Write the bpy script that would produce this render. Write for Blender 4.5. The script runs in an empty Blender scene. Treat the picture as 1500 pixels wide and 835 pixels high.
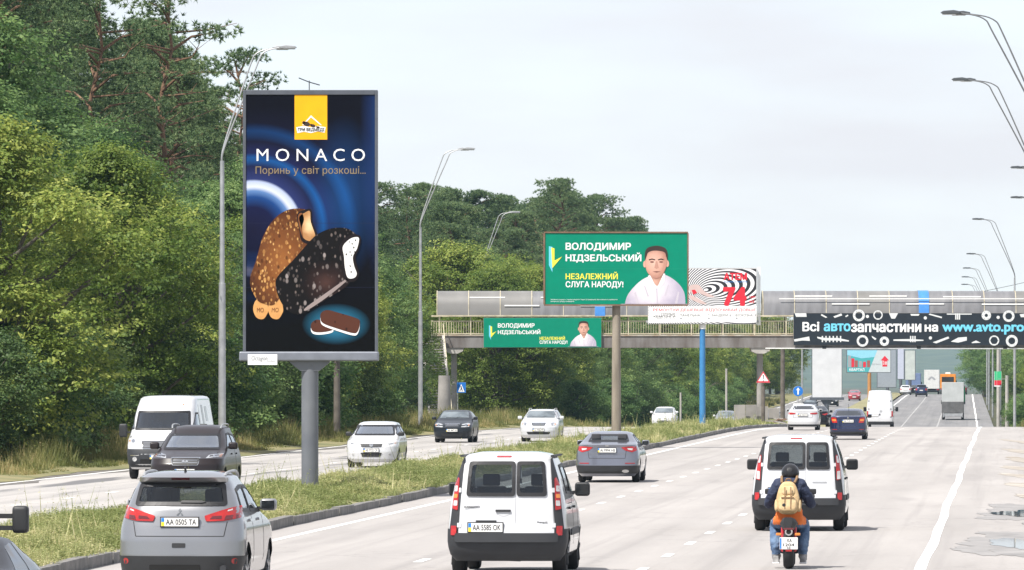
import bpy, bmesh, math, random
import numpy as np
from mathutils import Vector, Matrix

random.seed(7)
rng = np.random.default_rng(7)
R = math.radians
scene = bpy.context.scene
col = scene.collection

# ------------------------------------------------------------------ camera, world, sun, exposure
F, CX, HY, CH, K = 9400.0, 750.0, 549.0, 3.1, 0.0761   # focal length in photo pixels, horizon, eye height, road bearing
cd = bpy.data.cameras.new('camera')
cam = bpy.data.objects.new('camera', cd)
col.objects.link(cam)
cam.location = (0, 0, CH)
cam.rotation_euler = (R(90), 0, 0)
cd.sensor_width = 36.0
cd.lens = F / 1500 * 36
cd.shift_y = (HY - 417.5) / 1500
cd.clip_start = 1.0
cd.clip_end = 20000
scene.camera = cam

SUN_EL, SUN_AZ = 56.0, -136.0          # azimuth clockwise from the view direction: the sun stands to the left
world = bpy.data.worlds.new('World')
scene.world = world
world.use_nodes = True
wn = world.node_tree
sky = wn.nodes.new('ShaderNodeTexSky')
sky.sky_type = 'NISHITA'
sky.sun_disc = False
sky.sun_elevation = R(SUN_EL)
sky.sun_rotation = R(SUN_AZ)
sky.air_density = 0.8
sky.dust_density = 0.25
sky.ozone_density = 2.5
wn.nodes['Background'].inputs[1].default_value = 0.15
# thin bright veil of cloud over the whole sky
wtc = wn.nodes.new('ShaderNodeTexCoord')
wmp = wn.nodes.new('ShaderNodeMapping')
wmp.inputs['Scale'].default_value = (1.0, 1.0, 5.0)
wno = wn.nodes.new('ShaderNodeTexNoise')
wno.inputs['Scale'].default_value = 9.0
wno.inputs['Detail'].default_value = 5.0
wmr = wn.nodes.new('ShaderNodeMapRange')
wmr.inputs[1].default_value, wmr.inputs[2].default_value = 0.3, 0.7
wmr.inputs[3].default_value, wmr.inputs[4].default_value = 0.70, 0.96
wmx = wn.nodes.new('ShaderNodeMix')
wmx.data_type = 'RGBA'
wmx.inputs[7].default_value = (3.2, 3.19, 3.36, 1)
wn.links.new(wtc.outputs['Generated'], wmp.inputs[0])
wn.links.new(wmp.outputs[0], wno.inputs['Vector'])
wn.links.new(wno.outputs[0], wmr.inputs[0])
wn.links.new(wmr.outputs[0], wmx.inputs[0])
wn.links.new(sky.outputs[0], wmx.inputs[6])
wn.links.new(wmx.outputs[2], wn.nodes['Background'].inputs[0])

sd = bpy.data.lights.new('sun', 'SUN')
sd.energy = 4.4
sd.angle = R(0.8)
sd.color = (1.0, 0.95, 0.88)
sun = bpy.data.objects.new('sun', sd)
col.objects.link(sun)
dsun = Vector((math.sin(R(SUN_AZ)) * math.cos(R(SUN_EL)), math.cos(R(SUN_AZ)) * math.cos(R(SUN_EL)), math.sin(R(SUN_EL))))
sun.rotation_euler = dsun.to_track_quat('Z', 'Y').to_euler()
sun.location = (0, 0, 60)

vs = scene.view_settings
vs.view_transform = 'Standard'
vs.look = 'None'
vs.exposure = 0.84
vs.gamma = 1.0
vs.use_curve_mapping = False
try:
    scene.cycles.use_denoising = True
    scene.cycles.max_bounces = 6
    scene.cycles.transparent_max_bounces = 8
    scene.cycles.volume_bounces = 1
except Exception:
    pass

# ------------------------------------------------------------------ materials
MATS = {}
def mat(name, c, rough=0.6, metal=0.0, coat=0.0, var=0.10, scale=3.0, bump=0.0, bscale=40.0, spec=0.5, emit=0.0, c2=None, detail=4.0, stretch=None):
    if name in MATS:
        return MATS[name]
    m = bpy.data.materials.new(name)
    m.use_nodes = True
    nt = m.node_tree
    b = nt.nodes['Principled BSDF']
    b.inputs['Roughness'].default_value = rough
    b.inputs['Metallic'].default_value = metal
    b.inputs['Coat Weight'].default_value = coat
    b.inputs['Coat Roughness'].default_value = 0.06
    b.inputs['Specular IOR Level'].default_value = spec
    tc = nt.nodes.new('ShaderNodeTexCoord')
    no = nt.nodes.new('ShaderNodeTexNoise')
    no.inputs['Scale'].default_value = scale
    no.inputs['Detail'].default_value = detail
    if stretch:                                 # streaks: squeeze the noise along some axes
        mp = nt.nodes.new('ShaderNodeMapping')
        mp.inputs['Scale'].default_value = stretch
        nt.links.new(tc.outputs['Object'], mp.inputs[0])
        nt.links.new(mp.outputs[0], no.inputs['Vector'])
    else:
        nt.links.new(tc.outputs['Object'], no.inputs['Vector'])
    rp = nt.nodes.new('ShaderNodeValToRGB')
    ca = c if c2 is not None else [max(0, x * (1 - var)) for x in c]
    cb = c2 if c2 is not None else [min(1, x * (1 + var)) for x in c]
    rp.color_ramp.elements[0].position = 0.32
    rp.color_ramp.elements[1].position = 0.68
    rp.color_ramp.elements[0].color = (*ca, 1)
    rp.color_ramp.elements[1].color = (*cb, 1)
    nt.links.new(no.outputs[0], rp.inputs[0])
    nt.links.new(rp.outputs[0], b.inputs['Base Color'])
    if emit:
        b.inputs['Emission Strength'].default_value = emit
        b.inputs['Emission Color'].default_value = (*c, 1)
    if bump:
        n2 = nt.nodes.new('ShaderNodeTexNoise')
        n2.inputs['Scale'].default_value = bscale
        nt.links.new(tc.outputs['Object'], n2.inputs['Vector'])
        bp = nt.nodes.new('ShaderNodeBump')
        bp.inputs['Strength'].default_value = bump
        bp.inputs['Distance'].default_value = 0.05
        nt.links.new(n2.outputs[0], bp.inputs['Height'])
        nt.links.new(bp.outputs[0], b.inputs['Normal'])
    MATS[name] = m
    return m

def leaf_mat(name, ca, cb, cc, transl=0.35, rough=0.55):
    """foliage: colour from a random value per leaf, a shift per plant, part of the light passing through"""
    if name in MATS:
        return MATS[name]
    m = bpy.data.materials.new(name)
    m.use_nodes = True
    nt = m.node_tree
    b = nt.nodes['Principled BSDF']
    b.inputs['Roughness'].default_value = rough
    b.inputs['Specular IOR Level'].default_value = 0.3
    at = nt.nodes.new('ShaderNodeAttribute')
    at.attribute_name = 'tint'
    oi = nt.nodes.new('ShaderNodeObjectInfo')
    mx = nt.nodes.new('ShaderNodeMath')
    mx.operation = 'MULTIPLY_ADD'
    mx.inputs[1].default_value = 0.36
    nt.links.new(oi.outputs['Random'], mx.inputs[0])
    mm = nt.nodes.new('ShaderNodeMath')
    mm.operation = 'MULTIPLY_ADD'
    mm.inputs[1].default_value = 0.8
    mm.inputs[2].default_value = -0.08
    nt.links.new(at.outputs['Fac'], mm.inputs[0])
    nt.links.new(mm.outputs[0], mx.inputs[2])
    rp = nt.nodes.new('ShaderNodeValToRGB')
    e = rp.color_ramp.elements
    e[0].position = 0.1
    e[0].color = (*ca, 1)
    e[1].position = 0.95
    e[1].color = (*cc, 1)
    k = e.new(0.55)
    k.color = (*cb, 1)
    nt.links.new(mx.outputs[0], rp.inputs[0])
    nt.links.new(rp.outputs[0], b.inputs['Base Color'])
    tr = nt.nodes.new('ShaderNodeBsdfTranslucent')
    nt.links.new(rp.outputs[0], tr.inputs[0])
    ms = nt.nodes.new('ShaderNodeMixShader')
    ms.inputs[0].default_value = transl
    nt.links.new(b.outputs[0], ms.inputs[1])
    nt.links.new(tr.outputs[0], ms.inputs[2])
    nt.links.new(ms.outputs[0], nt.nodes['Material Output'].inputs['Surface'])
    MATS[name] = m
    return m

# ------------------------------------------------------------------ mesh helpers
def link(name, me, m=None, parent=None):
    o = bpy.data.objects.new(name, me)
    col.objects.link(o)
    if parent is not None:
        o.parent = parent
    if m is not None and me is not None and len(me.materials) == 0:
        me.materials.append(m)
    return o

def tag(o, label=None, cat=None, group=None, kind=None):
    if label: o['label'] = label
    if cat: o['category'] = cat
    if group: o['group'] = group
    if kind: o['kind'] = kind
    return o

def empty(name, loc=(0, 0, 0), rz=0.0, label=None, cat=None, group=None):
    o = bpy.data.objects.new(name, None)
    col.objects.link(o)
    o.location = loc
    o.rotation_euler = (0, 0, rz)
    o.empty_display_size = 0.3
    return tag(o, label, cat, group)

def np_mesh(name, V, Fc, smooth=False, tint=None):
    V = np.asarray(V, dtype=np.float32)
    Fc = np.asarray(Fc, dtype=np.int32)
    me = bpy.data.meshes.new(name)
    n, k = Fc.shape
    me.vertices.add(len(V))
    me.vertices.foreach_set('co', V.ravel())
    me.loops.add(n * k)
    me.loops.foreach_set('vertex_index', Fc.ravel())
    me.polygons.add(n)
    me.polygons.foreach_set('loop_start', np.arange(0, n * k, k, dtype=np.int32))
    me.polygons.foreach_set('loop_total', np.full(n, k, dtype=np.int32))
    if smooth:
        me.polygons.foreach_set('use_smooth', np.ones(n, dtype=bool))
    me.update(calc_edges=True)
    if tint is not None:
        a = me.attributes.new('tint', 'FLOAT', 'FACE')
        a.data.foreach_set('value', np.asarray(tint, dtype=np.float32))
    return me

class MB:
    """collects shapes into one mesh"""
    def __init__(s):
        s.v, s.f = [], []
    def add(s, v, f):
        n = len(s.v)
        s.v += [tuple(p) for p in v]
        s.f += [tuple(i + n for i in q) for q in f]
        return s
    def box(s, c, d, rz=0.0, M=None):
        x, y, z = d[0] / 2, d[1] / 2, d[2] / 2
        P = [Vector(p) for p in ((-x,-y,-z),(x,-y,-z),(x,y,-z),(-x,y,-z),(-x,-y,z),(x,-y,z),(x,y,z),(-x,y,z))]
        if M is None:
            M = Matrix.Rotation(rz, 3, 'Z')
        P = [M @ p + Vector(c) for p in P]
        return s.add(P, [(3,2,1,0),(4,5,6,7),(0,1,5,4),(1,2,6,5),(2,3,7,6),(3,0,4,7)])
    def bar(s, a, b, w, d=None, up=(0, 0, 1)):
        a, b = Vector(a), Vector(b)
        t = (b - a).normalized()
        u = Vector(up)
        if abs(t.dot(u)) > 0.95:
            u = Vector((1, 0, 0))
        sx = t.cross(u).normalized()
        sz = sx.cross(t)
        d = d or w
        P = []
        for e in (a, b):
            P += [e - sx*w/2 - sz*d/2, e + sx*w/2 - sz*d/2, e + sx*w/2 + sz*d/2, e - sx*w/2 + sz*d/2]
        return s.add(P, [(0,1,2,3),(7,6,5,4),(0,4,5,1),(1,5,6,2),(2,6,7,3),(3,7,4,0)])
    def tube(s, pts, rad, n=8, cap=True):
        pts = [Vector(p) for p in pts]
        if not hasattr(rad, '__len__'):
            rad = [rad] * len(pts)
        V, Fc = [], []
        ref = Vector((0.31, 0.87, 0.38))
        for i, p in enumerate(pts):
            t = (pts[min(i+1, len(pts)-1)] - pts[max(i-1, 0)])
            t = t.normalized() if t.length > 1e-9 else Vector((0, 0, 1))
            u = t.cross(ref)
            if u.length < 0.05:
                u = t.cross(Vector((1, 0, 0)))
            u.normalize()
            w = t.cross(u)
            for k in range(n):
                a = 2 * math.pi * k / n
                V.append(p + (u * math.cos(a) + w * math.sin(a)) * rad[i])
        for i in range(len(pts) - 1):
            for k in range(n):
                Fc.append((i*n+k, i*n+(k+1) % n, (i+1)*n+(k+1) % n, (i+1)*n+k))
        if cap:
            Fc.append(tuple(range(n))[::-1])
            Fc.append(tuple((len(pts)-1)*n+k for k in range(n)))
        return s.add(V, Fc)
    def lathe(s, prof, axis='X', c=(0, 0, 0), n=20):
        """prof: (along, radius) pairs turned about an axis through c"""
        V, Fc = [], []
        for (t, r) in prof:
            for k in range(n):
                a = 2 * math.pi * k / n
                p = {'X': (t, r*math.cos(a), r*math.sin(a)), 'Y': (r*math.cos(a), t, r*math.sin(a)), 'Z': (r*math.cos(a), r*math.sin(a), t)}[axis]
                V.append((p[0]+c[0], p[1]+c[1], p[2]+c[2]))
        for i in range(len(prof)-1):
            for k in range(n):
                Fc.append((i*n+k, i*n+(k+1) % n, (i+1)*n+(k+1) % n, (i+1)*n+k))
        Fc.append(tuple(range(n))[::-1])
        Fc.append(tuple((len(prof)-1)*n+k for k in range(n)))
        return s.add(V, Fc)
    def prism(s, poly, y0, y1):
        """outline in x,z pushed along y"""
        n = len(poly)
        V = [(p[0], y0, p[1]) for p in poly] + [(p[0], y1, p[1]) for p in poly]
        Fc = [tuple(range(n)), tuple(range(2*n-1, n-1, -1))] + [(i, i+n, (i+1) % n + n, (i+1) % n) for i in range(n)]
        return s.add(V, Fc)
    def mesh(s, name, bevel=0.0, smooth=None, seg=2):
        me = bpy.data.meshes.new(name)
        me.from_pydata([tuple(p) for p in s.v], [], s.f)
        bm = bmesh.new()
        bm.from_mesh(me)
        bmesh.ops.recalc_face_normals(bm, faces=bm.faces)
        if bevel:
            ed = [e for e in bm.edges if len(e.link_faces) == 2 and e.calc_face_angle(0) > 0.5]
            bmesh.ops.bevel(bm, geom=ed, offset=bevel, segments=seg, affect='EDGES', profile=0.6, clamp_overlap=True)
        bm.to_mesh(me)
        bm.free()
        if smooth is not None:
            me.polygons.foreach_set('use_smooth', np.ones(len(me.polygons), dtype=bool))
            me.set_sharp_from_angle(angle=R(smooth))
        return me
    def build(s, name, m, parent=None, bevel=0.0, smooth=None, seg=2):
        return link(name, s.mesh(name, bevel, smooth, seg), m, parent)

# ------------------------------------------------------------------ the lie of the land
_pk = [(-100,0),(200,0),(300,0.03),(355,0.05),(400,-0.15),(450,-0.55),(490,-1.05),(560,-2.0),(620,-2.38),(680,-2.25),(720,-1.9),
       (800,-1.35),(900,-0.62),(960,-0.12),(1000,0.06),(1030,0.0),(1100,-0.8),(1300,-5.0),(2000,-9.0),(9000,-9.0)]
_py = np.arange(-100, 9000, 5.0)
_pz = np.interp(_py, [a for a, b in _pk], [b for a, b in _pk])
_pz = np.convolve(np.pad(_pz, 5, mode='edge'), np.ones(11) / 11, mode='valid')
def prof(Y):
    return float(np.interp(Y, _py, _pz))
def bend(Y):
    """sideways drift of the road far off"""
    return float(np.interp(Y, [0, 450, 700, 1000, 9000], [0, 0, -0.9, -1.9, -2.0]))
def squeeze(Y):
    return float(np.interp(Y, [0, 500, 700, 1000, 9000], [1, 1, 0.93, 0.80, 0.80]))
def off(Y, o):
    """world X of a point at road offset o"""
    c = min(2.0, max(-16.0, o))
    o = -7.4 + (c + 7.4) * squeeze(Y) + (o - c)
    return o + K * Y + bend(Y)
def at(o, Y, dz=0.0):
    return (off(Y, o), Y, prof(Y) + dz)
def wx(px, Y): return (px - CX) * Y / F
def wz(py, Y): return CH + (HY - py) * Y / F
HEAD = -math.atan(K)

YS = list(np.arange(-40, 60, 10)) + list(np.arange(60, 500, 4)) + list(np.arange(500, 1120, 8)) + list(np.arange(1120, 1500, 40))

def strip(name, offs, m, dz=0.0, ys=YS, parent=None, kind='structure', jitter=None, dzf=None):
    V, Fc, UV = [], [], []
    n = len(offs)
    for Y in ys:
        for o in offs:
            oo = o + (jitter(Y, o) if jitter else 0)
            x, y, z = at(oo, Y, dz + (dzf(Y, o) if dzf else 0))
            V.append((x, y, z))
            UV.append((oo, Y))
    for i in range(len(ys) - 1):
        for k in range(n - 1):
            Fc.append((i*n+k, i*n+k+1, (i+1)*n+k+1, (i+1)*n+k))
    me = np_mesh(name, V, Fc, smooth=True)
    uv = me.uv_layers.new(name='road')
    idx = np.asarray(Fc).ravel()
    uv.data.foreach_set('uv', np.asarray(UV, dtype=np.float32)[idx].ravel())
    o = link(name, me, m, parent)
    if parent is None and kind:
        o['kind'] = kind
    return o

def road_mat(name, c1, c2, dark, patch=0.5, track=0.2):
    m = bpy.data.materials.new(name)
    m.use_nodes = True
    nt = m.node_tree
    L = nt.links.new
    b = nt.nodes['Principled BSDF']
    uv = nt.nodes.new('ShaderNodeUVMap')
    def noise(sx, sy, scale, detail=5, rough=0.6):
        mp = nt.nodes.new('ShaderNodeMapping')
        mp.inputs['Scale'].default_value = (sx, sy, 1)
        L(uv.outputs[0], mp.inputs[0])
        n = nt.nodes.new('ShaderNodeTexNoise')
        n.inputs['Scale'].default_value = scale
        n.inputs['Detail'].default_value = detail
        n.inputs['Roughness'].default_value = rough
        L(mp.outputs[0], n.inputs['Vector'])
        return n.outputs[0]
    def ramp(src, p0, p1, a=0.0, bb=1.0):
        r = nt.nodes.new('ShaderNodeMapRange')
        r.inputs[1].default_value, r.inputs[2].default_value = p0, p1
        r.inputs[3].default_value, r.inputs[4].default_value = a, bb
        L(src, r.inputs[0])
        return r.outputs[0]
    def mix(fac, a, bcol, mode='MIX'):
        x = nt.nodes.new('ShaderNodeMix')
        x.data_type = 'RGBA'
        x.blend_type = mode
        if isinstance(fac, float): x.inputs[0].default_value = fac
        else: L(fac, x.inputs[0])
        for i, q in ((6, a), (7, bcol)):
            if isinstance(q, tuple): x.inputs[i].default_value = (*q, 1)
            else: L(q, x.inputs[i])
        return x.outputs[2]
    base = mix(ramp(noise(1.0, 0.12, 0.35), 0.35, 0.65), c1, c2)
    fine = mix(ramp(noise(1, 0.6, 9.0, 6, 0.8), 0.4, 0.7, 0.0, 0.25), base, dark)
    streak = mix(ramp(noise(2.2, 0.015, 1.0, 3), 0.52, 0.75, 0.0, track), fine, dark)
    pt = mix(ramp(noise(0.5, 0.035, 1.0, 2), 0.60, 0.66, 0.0, patch), streak, dark)
    # wheel tracks: two soft darker bands per lane
    sx_ = nt.nodes.new('ShaderNodeSeparateXYZ'); L(uv.outputs[0], sx_.inputs[0])
    wv = nt.nodes.new('ShaderNodeMath'); wv.operation = 'MULTIPLY_ADD'; wv.inputs[1].default_value = 2 * math.pi / 1.97; wv.inputs[2].default_value = 2 * math.pi * 9.64 / 1.97
    L(sx_.outputs[0], wv.inputs[0])
    sn = nt.nodes.new('ShaderNodeMath'); sn.operation = 'COSINE'; L(wv.outputs[0], sn.inputs[0])
    pt = mix(ramp(sn.outputs[0], -1.0, 0.2, 0.16, 0.0), pt, dark)
    # oil drips and small repairs
    pt = mix(ramp(noise(1.6, 0.5, 0.8, 2), 0.70, 0.74, 0.0, 0.35), pt, dark)
    # sealed cracks: thin lines where a stretched noise crosses its middle
    cr = nt.nodes.new('ShaderNodeMath'); cr.operation = 'ABSOLUTE'
    sb = nt.nodes.new('ShaderNodeMath'); sb.operation = 'SUBTRACT'; sb.inputs[1].default_value = 0.5
    L(noise(0.12, 0.10, 1.0, 6, 0.55), sb.inputs[0]); L(sb.outputs[0], cr.inputs[0])
    crack = mix(ramp(cr.outputs[0], 0.0, 0.004, 0.55, 0.0), pt, dark)
    L(crack, b.inputs['Base Color'])
    b.inputs['Roughness'].default_value = 0.85
    b.inputs['Specular IOR Level'].default_value = 0.3
    bp = nt.nodes.new('ShaderNodeBump')
    bp.inputs['Strength'].default_value = 0.15
    bp.inputs['Distance'].default_value = 0.01
    L(noise(1, 1, 30.0, 3), bp.inputs['Height'])
    L(bp.outputs[0], b.inputs['Normal'])
    return m

M_road = road_mat('worn_pale_asphalt', (0.30, 0.284, 0.272), (0.365, 0.346, 0.332), (0.20, 0.19, 0.185), 0.30, 0.45)
M_road2 = road_mat('patched_asphalt', (0.34, 0.325, 0.31), (0.41, 0.39, 0.37), (0.10, 0.10, 0.105), 0.85, 0.5)
M_soil = mat('soil_and_thatch', (0.17, 0.15, 0.085), 0.95, c2=(0.26, 0.25, 0.12), scale=0.8, bump=0.5, bscale=5)
M_verge = mat('dry_verge', (0.11, 0.12, 0.045), 0.95, c2=(0.22, 0.19, 0.09), scale=0.35, bump=0.5, bscale=6)
M_forest = mat('forest_floor', (0.03, 0.035, 0.015), 0.95, c2=(0.07, 0.07, 0.03), scale=0.3)
M_dirt = mat('gravel_shoulder', (0.22, 0.19, 0.155), 0.95, c2=(0.40, 0.37, 0.33), scale=0.6, bump=0.4, bscale=9)
M_paint = mat('road_paint', (0.62, 0.62, 0.60), 0.7, c2=(0.80, 0.80, 0.78), scale=2.0, detail=8)
M_kerb = mat('weathered_kerb_stone', (0.11, 0.11, 0.105), 0.9, c2=(0.21, 0.20, 0.19), scale=4, bump=0.4, bscale=20)

# ground: one sheet to the horizon, cut low under the carriageways
goffs = [-5000,-2500,-1200,-600,-300,-180,-120,-90,-70,-58,-48,-42,-38,-35,-33,-31.5,-30.2,-29.4,-20,-10,0.6,1.6,3,5,8,12,18,26,40,60,90,140,250,500,1200,2500,5000]
gys = list(np.arange(-300, 1100, 12)) + list(np.arange(1100, 2000, 50)) + list(np.arange(2000, 8801, 400))
V, Fc = [], []
for Y in gys:
    for o in goffs:
        z = prof(Y)
        if -30 < o < 1.2: z -= 0.45
        else: z += -0.02 + 0.10 * math.sin(o * 1.7 + Y * 0.11) * (1 if o < -33 else 0.3)
        if o < -34: z += min(6.0, (-34 - o) * 0.045)
        if o > 6: z += min(3.0, (o - 6) * 0.03)
        if Y > 1100: z = prof(Y) + (0 if abs(o) < 40 else 0.2)
        V.append((o + K * min(Y, 1500) + bend(Y), Y, z))
n = len(goffs)
for i in range(len(gys) - 1):
    for k in range(n - 1):
        Fc.append((i*n+k, i*n+k+1, (i+1)*n+k+1, (i+1)*n+k))
g = link('ground', np_mesh('ground', V, Fc, True), M_forest)
g['kind'] = 'structure'

def lin(a, b, k): return [a + (b - a) * i / (k - 1) for i in range(k)]
M_road3 = road_mat('shaded_far_asphalt', (0.17, 0.168, 0.17), (0.22, 0.216, 0.215), (0.11, 0.11, 0.115), 0.2, 0.5)  # shade of the far slope put into a darker copy of the asphalt
strip('main_road', lin(-14.55, 1.5, 15), M_road, 0.0, ys=[y for y in YS if y <= 548],
      jitter=lambda Y, o: (0.22 * math.sin(Y * 0.21) + 0.16 * math.sin(Y * 0.53 + 1) + 0.08 * math.sin(Y * 1.3)) if o > 1.4 else 0)
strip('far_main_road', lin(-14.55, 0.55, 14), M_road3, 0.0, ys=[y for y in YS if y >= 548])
strip('opposite_road', lin(-29.3, -19.45, 12), M_road2, 0.0, ys=[y for y in YS if y <= 548])
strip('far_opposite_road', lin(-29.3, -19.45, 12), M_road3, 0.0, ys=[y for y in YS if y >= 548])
strip('gravel_shoulder', lin(0.75, 3.6, 5), M_dirt, -0.006, ys=[y for y in YS if y < 520], jitter=lambda Y, o: 0)
strip('muddy_road_edge', lin(-29.2, -28.0, 4), mat('mud_and_grit', (0.075, 0.068, 0.06), 0.95, c2=(0.15, 0.14, 0.13), scale=0.5), 0.004, ys=[y for y in YS if y < 560],
      jitter=lambda Y, o: (0.45 * math.sin(Y * 0.12) + 0.35 * math.sin(Y * 0.31 + 1) + 0.15 * math.sin(Y * 0.9)) if o > -28.3 else 0)
verge = strip('verge', lin(-34.5, -28.9, 7), M_verge, 0.012,
              jitter=lambda Y, o: (0.30 * math.sin(Y * 0.21) + 0.18 * math.sin(Y * 0.57 + 1)) if o > -29.2 else 0,
              dzf=lambda Y, o: 0.0 if o > -29.2 else 0.08 + 0.05 * math.sin(Y * 0.4 + o))
median = strip('median_strip', lin(-19.25, -14.75, 8), M_soil, 0.11,
               dzf=lambda Y, o: 0.14 * max(0, 1 - ((o + 17) / 2.2) ** 2) + 0.03 * math.sin(Y * 0.5 + o * 2))

# kerb stones, each its own piece
kb = MB()
kb.box((0, 0, 0.06), (0.2, 2.94, 0.28))
kme = kb.mesh('kerb_stone', bevel=0.02)
kme.materials.append(M_kerb)
def kerb(o_, y0, y1):
    Y = y0
    while Y < y1:
        k = bpy.data.objects.new('kerb_stone', kme)
        col.objects.link(k)
        k.parent = median
        k.location = (off(Y, o_) + random.uniform(-0.025, 0.025), Y, prof(Y) - 0.01 + random.uniform(-0.03, 0.015))
        k.rotation_euler = (random.uniform(-0.006, 0.006), random.uniform(-0.03, 0.03), HEAD + random.uniform(-0.01, 0.01))
        Y += 2.99
kerb(-14.64, 62, 560)
kerb(-19.36, 120, 420)

# painted lines
def line(name, o_, w, y0, y1, step=3.0, wob=0.0):
    ys = list(np.arange(y0, y1, step))
    V, Fc = [], []
    for Y in ys:
        d = wob * (math.sin(Y * 0.11) + 0.7 * math.sin(Y * 0.27 + 1.3))
        ww = w * (1 + 0.06 * math.sin(Y * 0.5))
        for s_ in (-0.5, 0.5):
            V.append((off(Y, o_ + d) + s_ * ww, Y, prof(Y) + 0.005))
    for i in range(len(ys) - 1):
        Fc.append((2*i, 2*i+1, 2*i+3, 2*i+2))
    o = link(name, np_mesh(name, V, Fc), M_paint)
    o['kind'] = 'structure'
    return o
line('edge_line', -13.6, 0.17, 40, 1100)
line('shoulder_line', -1.25, 0.18, 40, 1100, 2.0, 0.020)
line('opposite_edge_line', -28.4, 0.16, 100, 1100)
def dashes(name, o_, y0, y1, on=2.0, per=8.0):
    V, Fc = [], []
    Y = y0
    while Y < y1:
        i = len(V)
        for yy in (Y, Y + on):
            for s_ in (-0.075, 0.075):
                V.append((off(yy, o_) + s_, yy, prof(yy) + 0.005))
        Fc.append((i, i+1, i+3, i+2))
        Y += per
    o = link(name, np_mesh(name, V, Fc), M_paint)
    o['kind'] = 'structure'
dashes('lane_dashes', -9.64, 50, 1050)
dashes('lane_dashes', -5.7, 53, 1050)
dashes('lane_dashes', -23.4, 120, 1050)

# puddles and wet rims on the shoulder
M_water = mat('puddle_water', (0.03, 0.035, 0.04), 0.02, var=0.05, spec=0.9)
M_wet = mat('wet_asphalt', (0.17, 0.16, 0.15), 0.5, c2=(0.31, 0.295, 0.28), scale=1.3, detail=8)
def puddle(o_, Y, a, b, seed, name='puddle', m=None, dz=0.016, N=120):
    r = random.Random(seed)
    ph = [r.uniform(0, 6) for _ in range(4)]
    V = [(off(Y, o_), Y, prof(Y) + dz)]
    for i in range(N):
        t = 2 * math.pi * i / N
        q = 1 + 0.22 * math.sin(2*t + ph[0]) + 0.15 * math.sin(3*t + ph[1]) + 0.08 * math.sin(7*t + ph[2]) + 0.05 * math.sin(13*t + ph[3]) + r.uniform(-0.05, 0.05)
        V.append((off(Y, o_) + a * q * math.cos(t), Y + b * q * math.sin(t), prof(Y) + dz))
    Fc = [(0, i + 1, (i + 1) % N + 1) for i in range(N)]
    o = link(name, np_mesh(name, V, Fc), m)
    o['kind'] = 'structure'
for k_, (o_, y_, a_, b_) in enumerate(((0.5, 143, 0.95, 6.5), (-0.15, 139, 0.3, 2.2), (0.2, 151, 0.5, 3), (0.3, 116.5, 0.95, 7.5), (-0.45, 113, 0.35, 2.5), (0.1, 125, 0.4, 2.2), (1.0, 132, 0.5, 2.5))):
    puddle(o_, y_, a_, b_, 20 + k_, 'wet_patch', M_wet, 0.0045 + 0.0005 * k_)
for k_, (o_, y_, a_, b_) in enumerate(((1.0, 178, 0.5, 7), (0.75, 196, 0.45, 6), (1.15, 208, 0.6, 9), (0.9, 232, 0.5, 9), (1.25, 255, 0.6, 12), (0.8, 163, 0.3, 4), (1.2, 290, 0.5, 12))):
    puddle(o_, y_, a_, b_, 40 + k_, 'dirt_patch', M_dirt, 0.0045 + 0.0005 * k_)
puddle(0.62, 143, 0.62, 3.8, 1, 'puddle', M_water, 0.011)
puddle(0.42, 116.5, 0.50, 4.2, 5, 'puddle', M_water, 0.011)

# far wooded hills beyond the last crest
V, Fc = [], []
hx = np.linspace(-2600, 3600, 260)
hrow = [(5600, -20), (6200, 8), (6900, 30), (7600, 52), (8300, 60), (8900, 50)]
for (Y, h) in hrow:
    for x in hx:
        t = (x + 1400) / 900
        V.append((x, Y, h * (1 + 0.10 * math.sin(t * 2.1) + 0.05 * math.sin(t * 7.3 + 1)) + (1.6 * math.sin(x * 0.11 + Y) + 1.2 * math.sin(x * 0.29 + Y * 2) if h > 0 else 0)))
n = len(hx)
for i in range(len(hrow) - 1):
    for k in range(n - 1):
        Fc.append((i*n+k, i*n+k+1, (i+1)*n+k+1, (i+1)*n+k))
h = link('hills', np_mesh('hills', V, Fc, False), mat('wooded_hill', (0.03, 0.05, 0.03), 0.95, c2=(0.07, 0.09, 0.05), scale=0.02, detail=8))
h['kind'] = 'structure'
# ------------------------------------------------------------------ trees
M_leafA = leaf_mat('maple_leaves', (0.065, 0.120, 0.018), (0.185, 0.255, 0.048), (0.40, 0.44, 0.105), 0.48)
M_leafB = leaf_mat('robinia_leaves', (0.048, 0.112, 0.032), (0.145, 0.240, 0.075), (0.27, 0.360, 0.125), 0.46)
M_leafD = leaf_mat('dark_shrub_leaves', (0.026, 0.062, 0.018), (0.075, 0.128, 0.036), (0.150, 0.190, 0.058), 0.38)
M_needle = leaf_mat('pine_needles', (0.046, 0.094, 0.040), (0.140, 0.212, 0.092), (0.26, 0.325, 0.140), 0.36)
M_bark = mat('grey_bark', (0.06, 0.05, 0.04), 0.95, c2=(0.13, 0.115, 0.095), scale=5, bump=0.6, bscale=14)
M_pbark = mat('pine_bark', (0.11, 0.065, 0.04), 0.9, c2=(0.22, 0.125, 0.075), scale=2.5, bump=0.6, bscale=12)

def unit(n, r):
    v = r.normal(size=(n, 3))
    return v / np.linalg.norm(v, axis=1, keepdims=True)

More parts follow.
